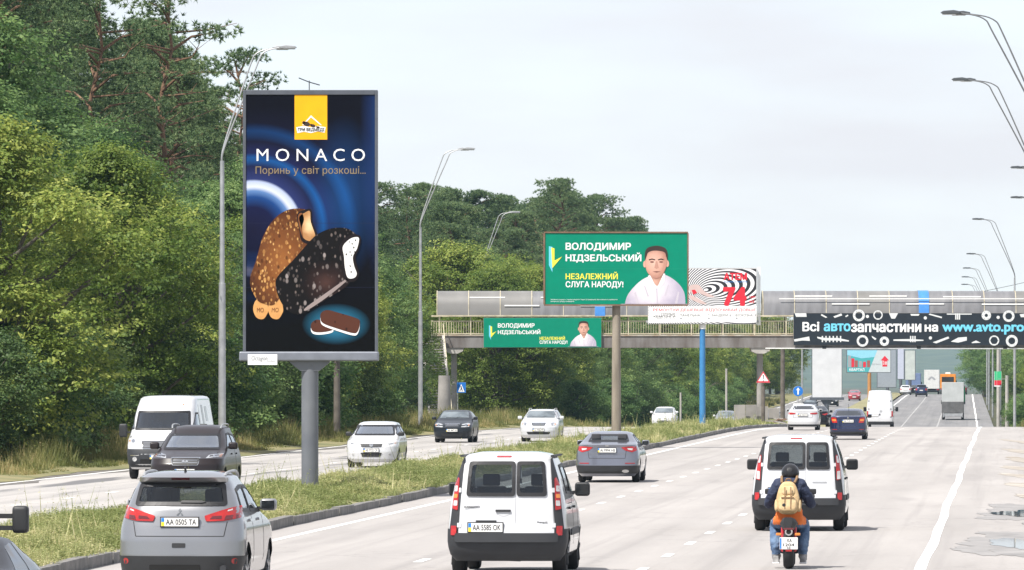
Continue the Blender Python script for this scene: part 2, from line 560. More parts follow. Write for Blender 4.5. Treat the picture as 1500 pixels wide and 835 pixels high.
def leaf_quads(P, size, r, up=0.45, outw=None, ratio=0.55):
    """one folded leaf-sized quad at each point"""
    n = len(P)
    nr = unit(n, r) * 0.85 + np.array([0, 0, up])
    if outw is not None:
        nr += outw * 0.85
    nr /= np.linalg.norm(nr, axis=1, keepdims=True)
    a = np.cross(nr, unit(n, r))
    a /= np.maximum(np.linalg.norm(a, axis=1, keepdims=True), 1e-6)
    b = np.cross(nr, a)
    s = (size * r.uniform(0.55, 1.3, n))[:, None]
    V = np.stack([P - a*s*0.5, P + b*s*ratio*0.5 + nr*s*0.06, P + a*s*0.5, P - b*s*ratio*0.5 - nr*s*0.10], axis=1).reshape(-1, 3)
    Fc = np.arange(4 * n).reshape(-1, 4)
    return V, Fc

def limbs(mb, r, lobes, th, trunk_r, H, wob=0.4, n=6):
    """trunk and limbs out to every lobe"""
    pts = [Vector((r.uniform(-1, 1) * wob * (i / 6) , r.uniform(-1, 1) * wob * (i / 6), H * 0.86 * i / 6)) for i in range(7)]
    pts[0] = Vector((0, 0, -0.5))
    mb.tube(pts, [trunk_r * (1 - 0.13 * i) for i in range(7)], 8)
    for L in lobes:
        zb = max(0.25 * H, min(L[2] - 0.5, H * 0.8)) * r.uniform(0.55, 0.9)
        i = min(5, int(zb / (H * 0.86) * 6))
        a = pts[i] + (pts[i+1] - pts[i]) * (zb / (H * 0.86) * 6 - i)
        e = Vector(L[:3])
        mid = (a + e) / 2 + Vector((r.uniform(-.4, .4), r.uniform(-.4, .4), -0.10 * (e - a).length))
        mb.tube([a, mid, e], [trunk_r * 0.42, trunk_r * 0.26, trunk_r * 0.08], n)
    return pts

def broadleaf(seed, H, rad, low, nlobe, nclus, nleaf, lsize, m, name, dead=0):
    r = np.random.default_rng(seed)
    lobes = []
    for i in range(nlobe):
        t = (i + 0.5) / nlobe
        z = low + (H - low) * (0.06 + 0.90 * t ** 0.92)
        prof_r = rad * (math.sin(math.pi * min(1, 0.22 + 0.78 * t) ** 1.15) ** 0.75)
        a = i * 2.399 + r.uniform(-0.4, 0.4)
        q = prof_r * r.uniform(0.35, 0.95)
        lr = rad * r.uniform(0.20, 0.38)
        lobes.append((q * math.cos(a), q * math.sin(a), min(z, H - lr * 0.6), lr))
    P, O, T = [], [], []
    for (x, y, z, lr) in lobes:
        lt = r.uniform(-0.22, 0.22)
        d = unit(nclus, r)
        d[:, 2] = np.abs(d[:, 2]) * r.choice([1, 1, 1, -1], nclus)
        rr = lr * r.uniform(0.2, 1.5, nclus) ** 0.6
        c = np.array([x, y, z]) + d * rr[:, None] * np.array([1, 1, 0.72])
        ct = r.uniform(0, 1, nclus)
        sp = lsize * r.uniform(0.8, 2.1, nclus)
        q = np.repeat(c, nleaf, 0) + r.normal(size=(nclus * nleaf, 3)) * np.repeat(sp, nleaf)[:, None] * np.array([0.8, 0.8, 0.42])
        P.append(q)
        O.append(np.repeat(d, nleaf, 0))
        T.append(np.clip(lt + np.repeat(ct, nleaf) * 0.6 + r.uniform(0, 0.4, nclus * nleaf), 0, 1))
    P = np.concatenate(P); O = np.concatenate(O); T = np.concatenate(T)
    keep = P[:, 2] > 0.15
    V, Fc = leaf_quads(P[keep], lsize, r, 0.8, O[keep])
    cm = np_mesh(name + '_crown', V, Fc, tint=T[keep])
    cm.materials.append(m)
    mb = MB()
    limbs(mb, r, lobes, 0, 0.16 + H * 0.012, H)
    for i in range(dead):
        a = r.uniform(0, 6.28); z = r.uniform(0.25, 0.8) * H
        e = Vector((math.cos(a) * rad * r.uniform(.8, 1.1), math.sin(a) * rad * r.uniform(.8, 1.1), z + r.uniform(0, 2)))
        s0 = Vector((0, 0, z * 0.7))
        mid = (s0 + e) / 2 + Vector((r.uniform(-.5, .5), r.uniform(-.5, .5), .4))
        mb.tube([s0, mid, e], [0.06, 0.04, 0.012], 5)
        for k in range(3):
            q = mid + (e - mid) * r.uniform(0, 0.8)
            mb.tube([q, q + Vector((r.uniform(-1, 1), r.uniform(-1, 1), r.uniform(-.2, 1.1)))], [0.025, 0.008], 4)
    tm = mb.mesh(name + '_trunk', smooth=60)
    tm.materials.append(M_bark)
    return tm, cm

def pine(seed, H, rad, bare, nlobe, ntuft, name, dead=7):
    r = np.random.default_rng(seed)
    lobes = []
    for i in range(nlobe):
        t = (i + 0.5) / nlobe
        z = H * (bare + (1 - bare) * t)
        pr = rad * (1.05 - 0.75 * t ** 1.6) * r.uniform(0.35, 1.0)
        a = i * 2.399 + r.uniform(-0.6, 0.6)
        lr = rad * r.uniform(0.22, 0.40) * (1.1 - 0.45 * t)
        lobes.append((pr * math.cos(a), pr * math.sin(a), min(z, H - 0.3), lr))
    lobes.append((0, 0, H - 0.4, rad * 0.2))
    V, T = [], []
    for (x, y, z, lr) in lobes:
        d = unit(ntuft, r)
        c = np.array([x, y, z]) + d * (lr * r.uniform(0.2, 1.3, ntuft) ** 0.7)[:, None] * np.array([1.1, 1.1, 0.42])
        ct = r.uniform(0, 1, ntuft)
        k = 13
        cc = np.repeat(c, k, 0)
        dd = unit(ntuft * k, r) + np.array([0, 0, 0.55]) + np.repeat(d, k, 0) * 0.5
        dd /= np.linalg.norm(dd, axis=1, keepdims=True)
        s = np.cross(dd, unit(ntuft * k, r))
        s /= np.maximum(np.linalg.norm(s, axis=1, keepdims=True), 1e-6)
        ln = r.uniform(0.15, 0.30, ntuft * k)[:, None]
        w = 0.032
        V.append(np.stack([cc - s * w, cc + s * w, cc + dd * ln + s * w * 0.4], axis=1).reshape(-1, 3))
        T.append(np.clip(np.repeat(ct, k) * 0.7 + r.uniform(0, 0.3, ntuft * k), 0, 1))
    V = np.concatenate(V); T = np.concatenate(T)
    cm = np_mesh(name + '_crown', V, np.arange(len(V)).reshape(-1, 3), tint=T)
    cm.materials.append(M_needle)
    mb = MB()
    w = H * 0.02
    pts = [Vector((r.uniform(-w, w) * i / 4, r.uniform(-w, w) * i / 4, H * 0.97 * i / 8)) for i in range(9)]
    pts[0] = Vector((0, 0, -0.6))
    mb.tube(pts, [0.27 * (1 - 0.105 * i) for i in range(9)], 8)
    for L in lobes:
        zb = min(max(L[2] - 0.9, H * 0.3), H * 0.93)
        i = min(7, int(zb / (H * 0.97) * 8))
        a = pts[i].lerp(pts[i+1], zb / (H * 0.97) * 8 - i)
        e = Vector(L[:3])
        mb.tube([a, (a + e) / 2 + Vector((r.uniform(-.2, .2), r.uniform(-.2, .2), 0.25)), e], [0.09, 0.06, 0.02], 5)
    for k in range(dead):
        z = r.uniform(0.35, bare + (0.1 if dead < 10 else 0.5)) * H; a = r.uniform(0, 6.28); q = r.uniform(0.6, 1.9) * (1 if dead < 10 else 2.0)
        i = min(7, int(z / (H * 0.97) * 8)); b0 = pts[i].lerp(pts[i+1], z / (H * 0.97) * 8 - i)
        m_ = b0 + Vector((q * math.cos(a) * .5, q * math.sin(a) * .5, r.uniform(0, .5))); e = b0 + Vector((q * math.cos(a + r.uniform(-.3, .3)), q * math.sin(a + r.uniform(-.3, .3)), r.uniform(0.1, 1.3)))
        mb.tube([b0, m_, e], [0.065, 0.04, 0.012], 5)
        for j in range(2 if dead > 9 else 0):
            s0 = m_.lerp(e, r.uniform(.0, .8)); mb.tube([s0, s0 + Vector((r.uniform(-.9, .9), r.uniform(-.9, .9), r.uniform(-.1, .9)))], [0.022, 0.007], 4)
    tm = mb.mesh(name + '_trunk', smooth=60)
    tm.materials.append(M_pbark)
    return tm, cm

PROTO = {
    'mapleA': broadleaf(11, 11.5, 4.6, 0.2, 46, 90, 18, 0.155, M_leafA, 'maple_a'),
    'mapleB': broadleaf(12, 10.0, 3.9, 0.4, 38, 80, 18, 0.155, M_leafA, 'maple_b', 7),
    'robA': broadleaf(21, 14.5, 4.6, 1.0, 46, 80, 18, 0.16, M_leafB, 'robinia_a', 3),
    'robB': broadleaf(22, 12.5, 4.0, 0.6, 38, 80, 17, 0.16, M_leafB, 'robinia_b', 4),
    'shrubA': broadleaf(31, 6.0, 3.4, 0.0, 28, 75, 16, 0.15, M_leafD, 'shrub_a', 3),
    'shrubB': broadleaf(32, 4.2, 2.8, 0.0, 24, 70, 16, 0.15, M_leafB, 'shrub_b', 2),
    'pineD': pine(44, 22, 4.8, 0.40, 19, 80, 'pine_d', 26),
    'pineA': pine(41, 24, 4.6, 0.42, 44, 110, 'pine_a'),
    'pineB': pine(42, 22, 4.0, 0.50, 36, 110, 'pine_b'),
    'pineC': pine(43, 25, 5.0, 0.36, 50, 105, 'pine_c'),
}
BASEH = {'mapleA': 11.5, 'mapleB': 10, 'robA': 14.5, 'robB': 12.5, 'shrubA': 6, 'shrubB': 4.2, 'pineA': 24, 'pineB': 22, 'pineC': 25, 'pineD': 22}
NAMES = {'map': 'maple_tree', 'rob': 'robinia_tree', 'shr': 'shrub', 'pin': 'pine_tree'}
rt = random.Random(3)
L_front = 'yellow-green leafy tree in the front row of the wood left of the oncoming lanes'
L_mid = 'darker green broadleaf tree standing behind the front row of the roadside wood'
L_shr = 'dark shaded shrub at the foot of the wood beside the left verge'
L_pine = 'tall dark pine rising above the broadleaf trees of the left wood'
def tree(kind, o_, Y, H=None, label='', group='', wide=1.0, seed=None, dz=0.0):
    r = random.Random(int(o_ * 37 + Y * 11) if seed is None else seed)
    if kind in ('pineA', 'pineB', 'pineC') and o_ < -40:      # the wood steps down towards the big billboard
        ix = CX + F * (off(Y, o_) + 2.9) / Y
        cap = float(np.interp(ix, [235, 300, 345, 420, 545, 600], [-300, 45, 115, 160, 215, -300]))
        H = max(9.0, min(H, CH + (HY - cap) * Y / F - prof(Y) - min(6.0, (-34 - o_) * 0.045)))
    k = (H or BASEH[kind]) / BASEH[kind]
    if label == L_pine:                       # where along the skyline this pine stands
        ix = CX + F * off(Y, o_) / Y
        label, group = (('tall dark pine above the bright trees left of the vertical billboard', 'pines left of the vertical billboard') if ix < 365 else
                        ('dark pine hidden behind the vertical billboard', 'pines behind the vertical billboard') if ix < 545 else
                        ('dark pine on the skyline between the vertical billboard and the green billboard', 'pines between the billboards') if ix < 800 else
                        ('distant dark pine behind the green billboard and the footbridge roof', 'pines behind the green billboard'))
        if 385 < ix < 520: return
    t = empty(NAMES[kind[:3]], at(o_, Y, dz + (min(6.0, (-34 - o_) * 0.045) if o_ < -34 else 0)), r.uniform(0, 6.28), label, 'shrub' if kind[:3] == 'shr' else 'tree', group)
    tm, cm = PROTO[kind]
    for nm, me in (('trunk', tm), ('crown', cm)):
        c = bpy.data.objects.new(nm, me)
        col.objects.link(c)
        c.parent = t
        c.scale = (k * wide, k * wide, k)
    return t

# the big bright trees at the left edge first
tree('mapleA', -34.5, 219, 11.6, 'large bright yellow-green tree at the far left, lower branches in deep shade', None, 1.12, 5)
tree('mapleA', -35.0, 251, 11.8, 'yellow-green tree behind the tall grey lamp post, left of the big vertical billboard', None, 1.05, 9)
tree('robA', -42.0, 262, 17.5, 'high dark green tree with bare limbs above the bright tree at the far left', None, 1.1, 12)
tree('pineD', -45.0, 318, 22, 'sparse pine with many bare limbs behind the bright trees at the far left', None, 1.1, 3)
tree('pineD', -46.0, 352, 24, 'ragged pine with a reddish trunk and bare limbs left of the tall lamp', None, 1.1, 8)
tree('pineD', -45.0, 379, 21.8, 'thin pine with bare reddish branches just left of the billboard top', None, 0.9, 15)
for Y in np.arange(268, 355, 10.5):
    k = rt.choice(['mapleA', 'mapleB', 'mapleB', 'robB'])
    if 320 < Y < 455: k = rt.choice(['mapleA', 'mapleB'])
    tree(k, -35.5 + rt.uniform(-1.2, 1.0), Y + rt.uniform(-3, 3), rt.uniform(8.8, 10.6), L_front, 'front row trees of the left wood', 1.0)
for Y in np.arange(204, 350, 7.5):
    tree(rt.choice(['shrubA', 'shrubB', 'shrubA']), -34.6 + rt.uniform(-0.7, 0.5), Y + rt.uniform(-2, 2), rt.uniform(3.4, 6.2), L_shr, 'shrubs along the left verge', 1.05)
for Y in np.arange(245, 418, 12):
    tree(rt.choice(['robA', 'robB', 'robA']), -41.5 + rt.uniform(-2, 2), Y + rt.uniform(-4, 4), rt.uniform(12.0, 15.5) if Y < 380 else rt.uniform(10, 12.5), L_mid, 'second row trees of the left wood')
for i, Y in enumerate(np.arange(300, 480, 11)):
    tree(['pineA', 'pineC', 'pineB'][i % 3], -51 + rt.uniform(-4, 4), Y + rt.uniform(-3, 3), (rt.uniform(26.5, 28.5) if Y < 395 else rt.uniform(23.5, 25.0) if Y < 428 else rt.uniform(16, 18.5)), L_pine, 'pines above the left wood', 1.05)
for i, Y in enumerate(np.arange(330, 420, 13)):
    tree(['pineC', 'pineA', 'pineB'][i % 3], -60 + rt.uniform(-3, 3), Y + 40, rt.uniform(25, 27), L_pine, 'pines above the left wood', 1.1)
for i, Y in enumerate(np.arange(500, 1000, 17)):
    tree(['pineC', 'pineB', 'pineA'][i % 3], -63 + rt.uniform(-4, 4), Y + rt.uniform(-3, 3), rt.uniform(17.5, 21.5) if Y < 640 else rt.uniform(19.5, 23.0) if Y < 700 else rt.uniform(23.0, 26.0) if Y < 920 else rt.uniform(16, 18.5), L_pine, 'pines above the left wood', 1.15)
for i, (Y, o_, H) in enumerate(((500, -39, 12.5), (510, -43, 14.5), (522, -38, 13), (534, -43, 14.5), (548, -39, 13.5), (562, -43, 15), (580, -39, 13.5), (600, -42, 14.5), (625, -40, 14))):
    tree(['mapleA', 'mapleB', 'mapleA', 'robB'][i % 4], o_, Y, H, 'yellow-green tree whose top shows above the footbridge roof, left of the green billboard', 'trees over the footbridge roof', 1.05)
for i, Y in enumerate(np.arange(485, 1010, 13)):
    tree(['pineA', 'pineC', 'pineB'][i % 3], -52 + rt.uniform(-5, 4), Y + rt.uniform(-3, 3), rt.uniform(15.5, 18.5) if Y < 570 else rt.uniform(18.5, 22.5) if Y < 700 else rt.uniform(23.0, 26.5) if Y < 880 else rt.uniform(15.5, 18.5), L_pine, 'pines above the left wood', 1.1)
for i, Y in enumerate(np.arange(503, 1040, 11.5)):
    k = rt.choice(['mapleB', 'robB', 'robA', 'mapleA'])
    tree(k, -36.0 + rt.uniform(-2.5, 1.5), Y + rt.uniform(-3, 3), rt.uniform(9.5, 12.5), 'broadleaf tree in the wood beyond the footbridge, left of the oncoming lanes', 'trees beyond the footbridge')
for i, Y in enumerate(np.arange(506, 800, 14)):
    tree(rt.choice(['shrubA', 'shrubB']), -32.6 + rt.uniform(-0.8, 0.5), Y, rt.uniform(3.2, 5.0), 'shrub at the wood edge beyond the footbridge', 'shrubs beyond the footbridge')
tree('mapleB', -43.5, 470, 9.0, 'small leafy tree half covering the footbridge stairs', None, 0.85, 4)
tree('shrubA', -43.0, 463, 4.5, 'dark bush beside the concrete stump below the footbridge stairs', None, 0.8, 6)
# right-hand side, beyond the dip
for i, Y in enumerate(np.arange(690, 1060, 16)):
    tree(rt.choice(['robA', 'robB', 'robA']), 7.8 + rt.uniform(-0.5, 2.0), Y, rt.uniform(10.5, 13.5), 'dark green tree on the right roadside beyond the dip', 'trees right of the road')
for i, Y in enumerate(np.arange(700, 1060, 15)):
    tree('shrubA', 4.6 + rt.uniform(-0.5, 0.8), Y, rt.uniform(4.5, 6.5), 'dark bush under the trees on the right roadside', 'bushes right of the road')
for Y, o_, H, w in ((556, 5.6, 9.5, 0.75), (585, 6.4, 10.5, 0.8), (622, 6.2, 10, 0.8), (655, 6.4, 11, 0.8)):
    tree('mapleA', o_, Y, H, 'bright yellow-green tree at the right edge of the picture under the footbridge', 'bright trees on the right', w)
for Y, o_, H in ((940, 2.2, 9), (965, 2.0, 10), (990, 1.4, 10), (1020, 1.0, 11), (1060, 0.0, 12), (1095, -0.8, 12), (880, 3.6, 10), (830, 4.4, 10)):
    tree('robB', o_ + 1.5, Y, H, 'dark green tree crowding the right road edge near the far crest', 'trees at the right road edge', 1.1)
for Y, o_ in ((545, 3.6), (590, 3.4), (640, 3.3)):
    tree('shrubB', o_, Y, 3.4, 'bright low bush at the right roadside near the lamp posts', 'low bushes on the right')

# ------------------------------------------------------------------ grass and weeds
M_grass = leaf_mat('median_grass', (0.21, 0.25, 0.085), (0.48, 0.47, 0.225), (0.80, 0.69, 0.46), 0.35)
M_vgrass = leaf_mat('verge_grass', (0.085, 0.115, 0.030), (0.21, 0.21, 0.07), (0.44, 0.35, 0.17), 0.35)
def grass(name, o0, o1, y0, y1, n, h0, h1, m, label, base, weeds=0.25, wmin=0.012, ypow=1.0, seed=1, edge=0.0, hmap=None):
    r = np.random.default_rng(seed)
    t = r.uniform(0, 1, n) ** ypow
    Y = y0 + (y1 - y0) * t
    o_ = r.uniform(o0, o1, n)
    # clumps
    cl = np.sin(o_ * 2.3 + Y * 0.35) + np.sin(o_ * 4.1 - Y * 0.63 + 1.7) + np.sin(Y * 1.1 + o_ * 1.3) + 0.6 * np.sin(Y * 0.17 + o_ * 3.1)
    keep = r.uniform(-2.2, 3.0, n) < cl + 1.2
    Y, o_, cl = Y[keep], o_[keep], cl[keep]
    n = len(Y)
    x = np.array([off(a, b) for a, b in zip(Y, o_)])
    z = np.interp(Y, _py, _pz) + base(Y, o_)
    B = np.stack([x, Y, z], 1)
    h = r.uniform(h0, h1, n) * (0.65 + 0.38 * np.clip(cl, -1, 2.2)) 
    if hmap is not None: h *= hmap(Y, o_)
    w = wmin * (Y / 110) ** 0.75 * r.uniform(0.7, 1.6, n)
    a = r.uniform(0, 2 * math.pi, n)
    s = np.stack([np.cos(a), np.sin(a) * 0.3, np.zeros(n)], 1)
    ln = r.normal(size=(n, 3)) * 0.28
    ln[:, 2] = 1.0
    tint = np.clip(0.32 + 0.22 * np.sin(Y * 0.21 + o_ * 0.9) + 0.16 * np.sin(Y * 0.93 + o_ * 2.7) + r.normal(size=n) * 0.20, 0, 1)
    tip = B + ln * h[:, None]
    V = np.stack([B - s * w[:, None], B + s * w[:, None], tip], 1)
    nw = int(n * weeds)                         # leafy weeds: blades replaced by short leaves up a stalk
    wi = r.integers(0, n, nw)
    lv = []
    lt = []
    for k in range(4):
        c = B[wi] + (tip[wi] - B[wi]) * r.uniform(0.25, 1.0, nw)[:, None]
        d = unit(nw, r); d[:, 2] *= 0.35
        e = unit(nw, r); e[:, 2] *= 0.35
        L_ = r.uniform(0.018, 0.05, nw)[:, None] * (Y[wi] / 110)[:, None] ** 0.4
        lv.append(np.stack([c - e * L_ * 0.4, c + e * L_ * 0.4, c + d * L_ * 1.4], 1))
        lt.append(np.clip(tint[wi] - 0.10 + r.normal(size=nw) * 0.12, 0, 1))
    V = np.concatenate([V] + lv)
    T = np.concatenate([tint] + lt)
    me = np_mesh(name, V.reshape(-1, 3), np.arange(len(V) * 3).reshape(-1, 3), tint=T)
    o = link(name, me, m)
    return tag(o, label, None, None, 'stuff')

mbase = lambda Y, o: 0.11 + 0.14 * np.clip(1 - ((o + 17) / 2.2) ** 2, 0, 1)
grass('median_grass', -19.2, -14.62, 66, 240, 150000, 0.05, 0.22, M_grass, 'green and straw-coloured grass and weeds covering the median strip', mbase, 2.2, 0.010, 1.25, 1)
grass('median_grass', -19.2, -14.75, 240, 520, 60000, 0.08, 0.28, M_grass, 'grass on the far stretch of the median strip', mbase, 0.8, 0.012, 1.3, 2)
grass('tall_weeds', -19.0, -14.9, 66, 420, 3200, 0.30, 0.72, M_grass, 'tall dry weed stalks standing above the median grass', mbase, 2.5, 0.008, 1.4, 3)
vb = lambda Y, o: 0.05 + 0 * Y
grass('verge_grass', -34.2, -29.5, 175, 470, 150000, 0.2, 0.75, M_vgrass, 'dry and green grass on the left verge below the wood', vb, 0.4, 0.010, 1.2, 4, hmap=lambda Y, o: np.clip((-29.2 - o) / 2.2, 0.15, 1.3))
grass('roadside_grass', 1.6, 5.0, 300, 640, 16000, 0.12, 0.5, M_vgrass, 'grass beside the gravel on the right roadside', vb, 0.4, 0.012, 1.0, 6)
grass('verge_grass', -33.0, -29.6, 470, 900, 30000, 0.2, 0.6, M_vgrass, 'grass on the left verge beyond the footbridge', vb, 0.3, 0.012, 1.0, 7)
# ------------------------------------------------------------------ lamps, boards, bridge, signs
M_galv = mat('galvanised_steel', (0.34, 0.35, 0.36), 0.45, 0.55, c2=(0.46, 0.47, 0.48), scale=3)
M_dgalv = mat('dark_lamp_steel', (0.10, 0.11, 0.12), 0.5, 0.4)
M_conc = mat('old_concrete', (0.30, 0.285, 0.265), 0.9, c2=(0.42, 0.40, 0.37), scale=1.2, bump=0.4, bscale=25)
M_conc2 = mat('stained_concrete', (0.20, 0.19, 0.18), 0.9, c2=(0.33, 0.31, 0.29), scale=0.8, bump=0.4, bscale=20)
M_arm = mat('silhouette_arm_steel', (0.17, 0.175, 0.18), 0.5, 0.3)  # right-row arms: silhouette against the bright sky put into a darker steel colour
M_lampglass = mat('lamp_glass', (0.55, 0.56, 0.55), 0.25)
M_board = mat('board_grey_paint', (0.095, 0.105, 0.125), 0.45, 0.2, var=0.12)
M_pole = mat('board_pole_grey', (0.115, 0.125, 0.145), 0.5, 0.1, c2=(0.16, 0.17, 0.185), scale=1.0)
M_white = mat('white_paint', (0.78, 0.78, 0.77), 0.5, var=0.05)
M_black = mat('black_print', (0.012, 0.012, 0.014), 0.5)

def smoothpath(P, k=6):
    """Catmull-Rom through points"""
    P = [Vector(p) for p in P]
    Q = [P[0]] + P + [P[-1]]
    out = []
    for i in range(1, len(Q) - 2):
        for j in range(k):
            t = j / k
            a, b, c, d = Q[i-1], Q[i], Q[i+1], Q[i+2]
            out.append(0.5 * ((2*b) + (c - a)*t + (2*a - 5*b + 4*c - d)*t*t + (3*b - a - 3*c + d)*t**3))
    out.append(P[-1])
    return out

def lamp(o_, Y, Hrel, side, arm, label, group, double=True, base_r=0.13, dz=0.0):
    """street lamp: tapered post, twin bent arms, flat luminaires; side +1 reaches right"""
    z0 = prof(Y) + dz
    t = empty('street_lamp', (off(Y, o_), Y, z0), 0, label, 'street lamp', group)
    top = CH + Hrel - z0
    hp = top * 0.72
    MB().tube([(0, 0, -0.3), (0, 0, top * 0.42), (0, 0, top * 0.421), (0, 0, hp)], [base_r, base_r * 0.86, base_r * 0.66, base_r * 0.55], 12).build('post', M_galv, t, smooth=40)
    for i in range(2 if double else 1):
        dy = (i - 0.5) * 0.5 if double else 0
        sh = (0.0 if i == 0 else -0.28) * side * arm / 2.6
        pts = smoothpath([(0, dy * 0.15, hp - 0.1), (side * 0.05 * arm + sh * 0.2, dy * 0.4, hp + (top - hp) * 0.14), (side * 0.50 * arm + sh, dy, hp + (top - hp) * 0.80), (side * 0.62 * arm + sh, dy, top - 0.25), (side * 0.86 * arm + sh, dy, top - 0.06)])
        MB().tube(pts, [0.037 - 0.0006 * k for k in range(len(pts))], 8).build('arm', M_arm if side < 0 else M_galv, t, smooth=50)
        e = pts[-1]
        b = MB()
        P = [(0, 0.05), (0.25, 0.10), (0.62, 0.07), (0.70, 0.01), (0.62, -0.03), (0.05, -0.035)]
        b.prism([(e.x + side * (p[0] - 0.04), e.z + p[1]) for p in P], e.y - 0.13, e.y + 0.13)
        lu = b.build('luminaire', M_dgalv if side < 0 else M_galv, t, bevel=0.02)
        MB().box((e.x + side * 0.36, e.y, e.z - 0.05), (0.46, 0.2, 0.03)).build('lens', M_lampglass, lu)
    return t

GL = 'left row of street lamps'
lamp(-30.0, F / 38.0, (HY - 68) / 38.0, 1, 2.6, 'tall grey twin-arm street lamp left of the big vertical billboard', GL, base_r=0.15)
lamp(-32.3, F / 26.3, (HY - 217) / 26.3, 1, 2.8, 'tall grey twin-arm street lamp right of the big vertical billboard', GL)
lamp(-42.0, F / 18.0, (HY - 310) / 18.0, 1, 2.9, 'grey street lamp rising from the trees left of the large green billboard', GL)
GR = 'right row of street lamps'
for s_, top, o_, lab in ((42.5, 17, 1.5, 'topmost street lamp arm reaching in from the right edge of the sky'),
                         (34.7, 115, 1.5, 'second street lamp from the top at the right edge, twin arms'),
                         (24.4, 244, 4.15, 'street lamp whose head just shows at the right edge, upper of two'),
                         (20.9, 288, 4.25, 'street lamp whose head just shows at the right edge, lower of two'),
                         (17.6, 320, 1.6, 'street lamp with full post visible behind the footbridge at the right edge'),
                         (14.0, 371, 1.3, 'second street lamp behind the footbridge, right of the road'),
                         (12.4, 392, 1.0, 'third street lamp behind the footbridge, right of the road'),
                         (11.4, 405, 0.9, 'small fourth street lamp head above the footbridge roof'),
                         (10.7, 416, 0.9, 'smallest farthest street lamp head above the footbridge roof')):
    lamp(o_, F / s_, (HY - top) / s_, -1, 3.4, lab, GR)

# ---- flat print on boards: outlines and lettering in photo pixels of the board's own face
_tx = {}
from mathutils.geometry import delaunay_2d_cdt
def fill_outline(co, edges):
    """fill letter outlines by winding number, so overlapping strokes fill cleanly"""
    P = co[:, :2].astype(float)
    nb = {}
    for a, b in edges: nb.setdefault(a, []).append(b); nb.setdefault(b, []).append(a)
    seen, loops = set(), []
    for st in sorted(nb):
        if st in seen: continue
        lp, cur, prev = [st], st, None
        seen.add(st)
        while True:
            nx = [q for q in nb[cur] if q != prev and q not in seen]
            if not nx: break
            nx = sorted(nx, key=lambda q: abs(q - cur - 1))
            prev, cur = cur, nx[0]
            seen.add(cur); lp.append(cur)
        loops.append(lp)
    # glyphs: loops whose x-ranges overlap
    gl = []
    for lp in sorted(loops, key=lambda l: P[l, 0].min()):
        a, b = P[lp, 0].min(), P[lp, 0].max()
        if gl and a < gl[-1][1]: gl[-1][1] = max(gl[-1][1], b); gl[-1][2].append(lp)
        else: gl.append([a, b, [lp]])
    V, Fc = [], []
    for a, b, lps in gl:
        pts, ed = [], []
        for lp in lps:
            n0 = len(pts); pts += [Vector(P[i]) for i in lp]
            ed += [(n0 + k, n0 + (k + 1) % len(lp)) for k in range(len(lp))]
        vo, eo, fo, *_ = delaunay_2d_cdt(pts, ed, [], 0, 1e-6)
        poly = [P[lp] for lp in lps]
        n0 = len(V); V += [(v.x, v.y, 0.0) for v in vo]
        for f in fo:
            cx_ = sum(vo[i].x for i in f) / len(f); cy_ = sum(vo[i].y for i in f) / len(f)
            w = 0
            for L_ in poly:
                x0_, y0_ = L_[:, 0], L_[:, 1]; x1_, y1_ = np.roll(x0_, -1), np.roll(y0_, -1)
                up = (y0_ <= cy_) & (y1_ > cy_); dn = (y0_ > cy_) & (y1_ <= cy_)
                side = (x1_ - x0_) * (cy_ - y0_) - (cx_ - x0_) * (y1_ - y0_)
                w += int((up & (side > 0)).sum()) - int((dn & (side < 0)).sum())
            if w != 0: Fc.append(tuple(n0 + i for i in f))
    return np.array(V, dtype=np.float32), Fc
def text_mesh(s, bold):
    if (s, bold) not in _tx:
        c = bpy.data.curves.new('lettering', 'FONT')
        c.body = s
        c.resolution_u = 3
        c.fill_mode = 'NONE'
        o = bpy.data.objects.new('lettering', c)
        col.objects.link(o)
        dg = bpy.context.evaluated_depsgraph_get()
        me = bpy.data.meshes.new_from_object(o.evaluated_get(dg))
        co = np.zeros(len(me.vertices) * 3, dtype=np.float32)
        me.vertices.foreach_get('co', co)
        edges = [tuple(e.vertices) for e in me.edges]
        bpy.data.objects.remove(o)
        bpy.data.curves.remove(c)
        bpy.data.meshes.remove(me)
        co, polys = fill_outline(co.reshape(-1, 3), edges)
        if bold > 0:                                    # heavier weight: shifted copies, each a hair behind the last
            n = len(co); C, P = [], []
            for i, (dx, dz) in enumerate(((0, 0), (1, 0), (-1, 0), (0, .8), (0, -.8), (.8, .7), (-.8, .7), (.8, -.7), (-.8, -.7))):
                q_ = co.copy(); q_[:, 0] += dx * bold; q_[:, 1] += dz * bold; q_[:, 2] += i * 0.00045
                C.append(q_); P += [tuple(v + i * n for v in p) for p in polys]
            co, polys = np.concatenate(C), P
        _tx[(s, bold)] = (co, polys)
    return _tx[(s, bold)]

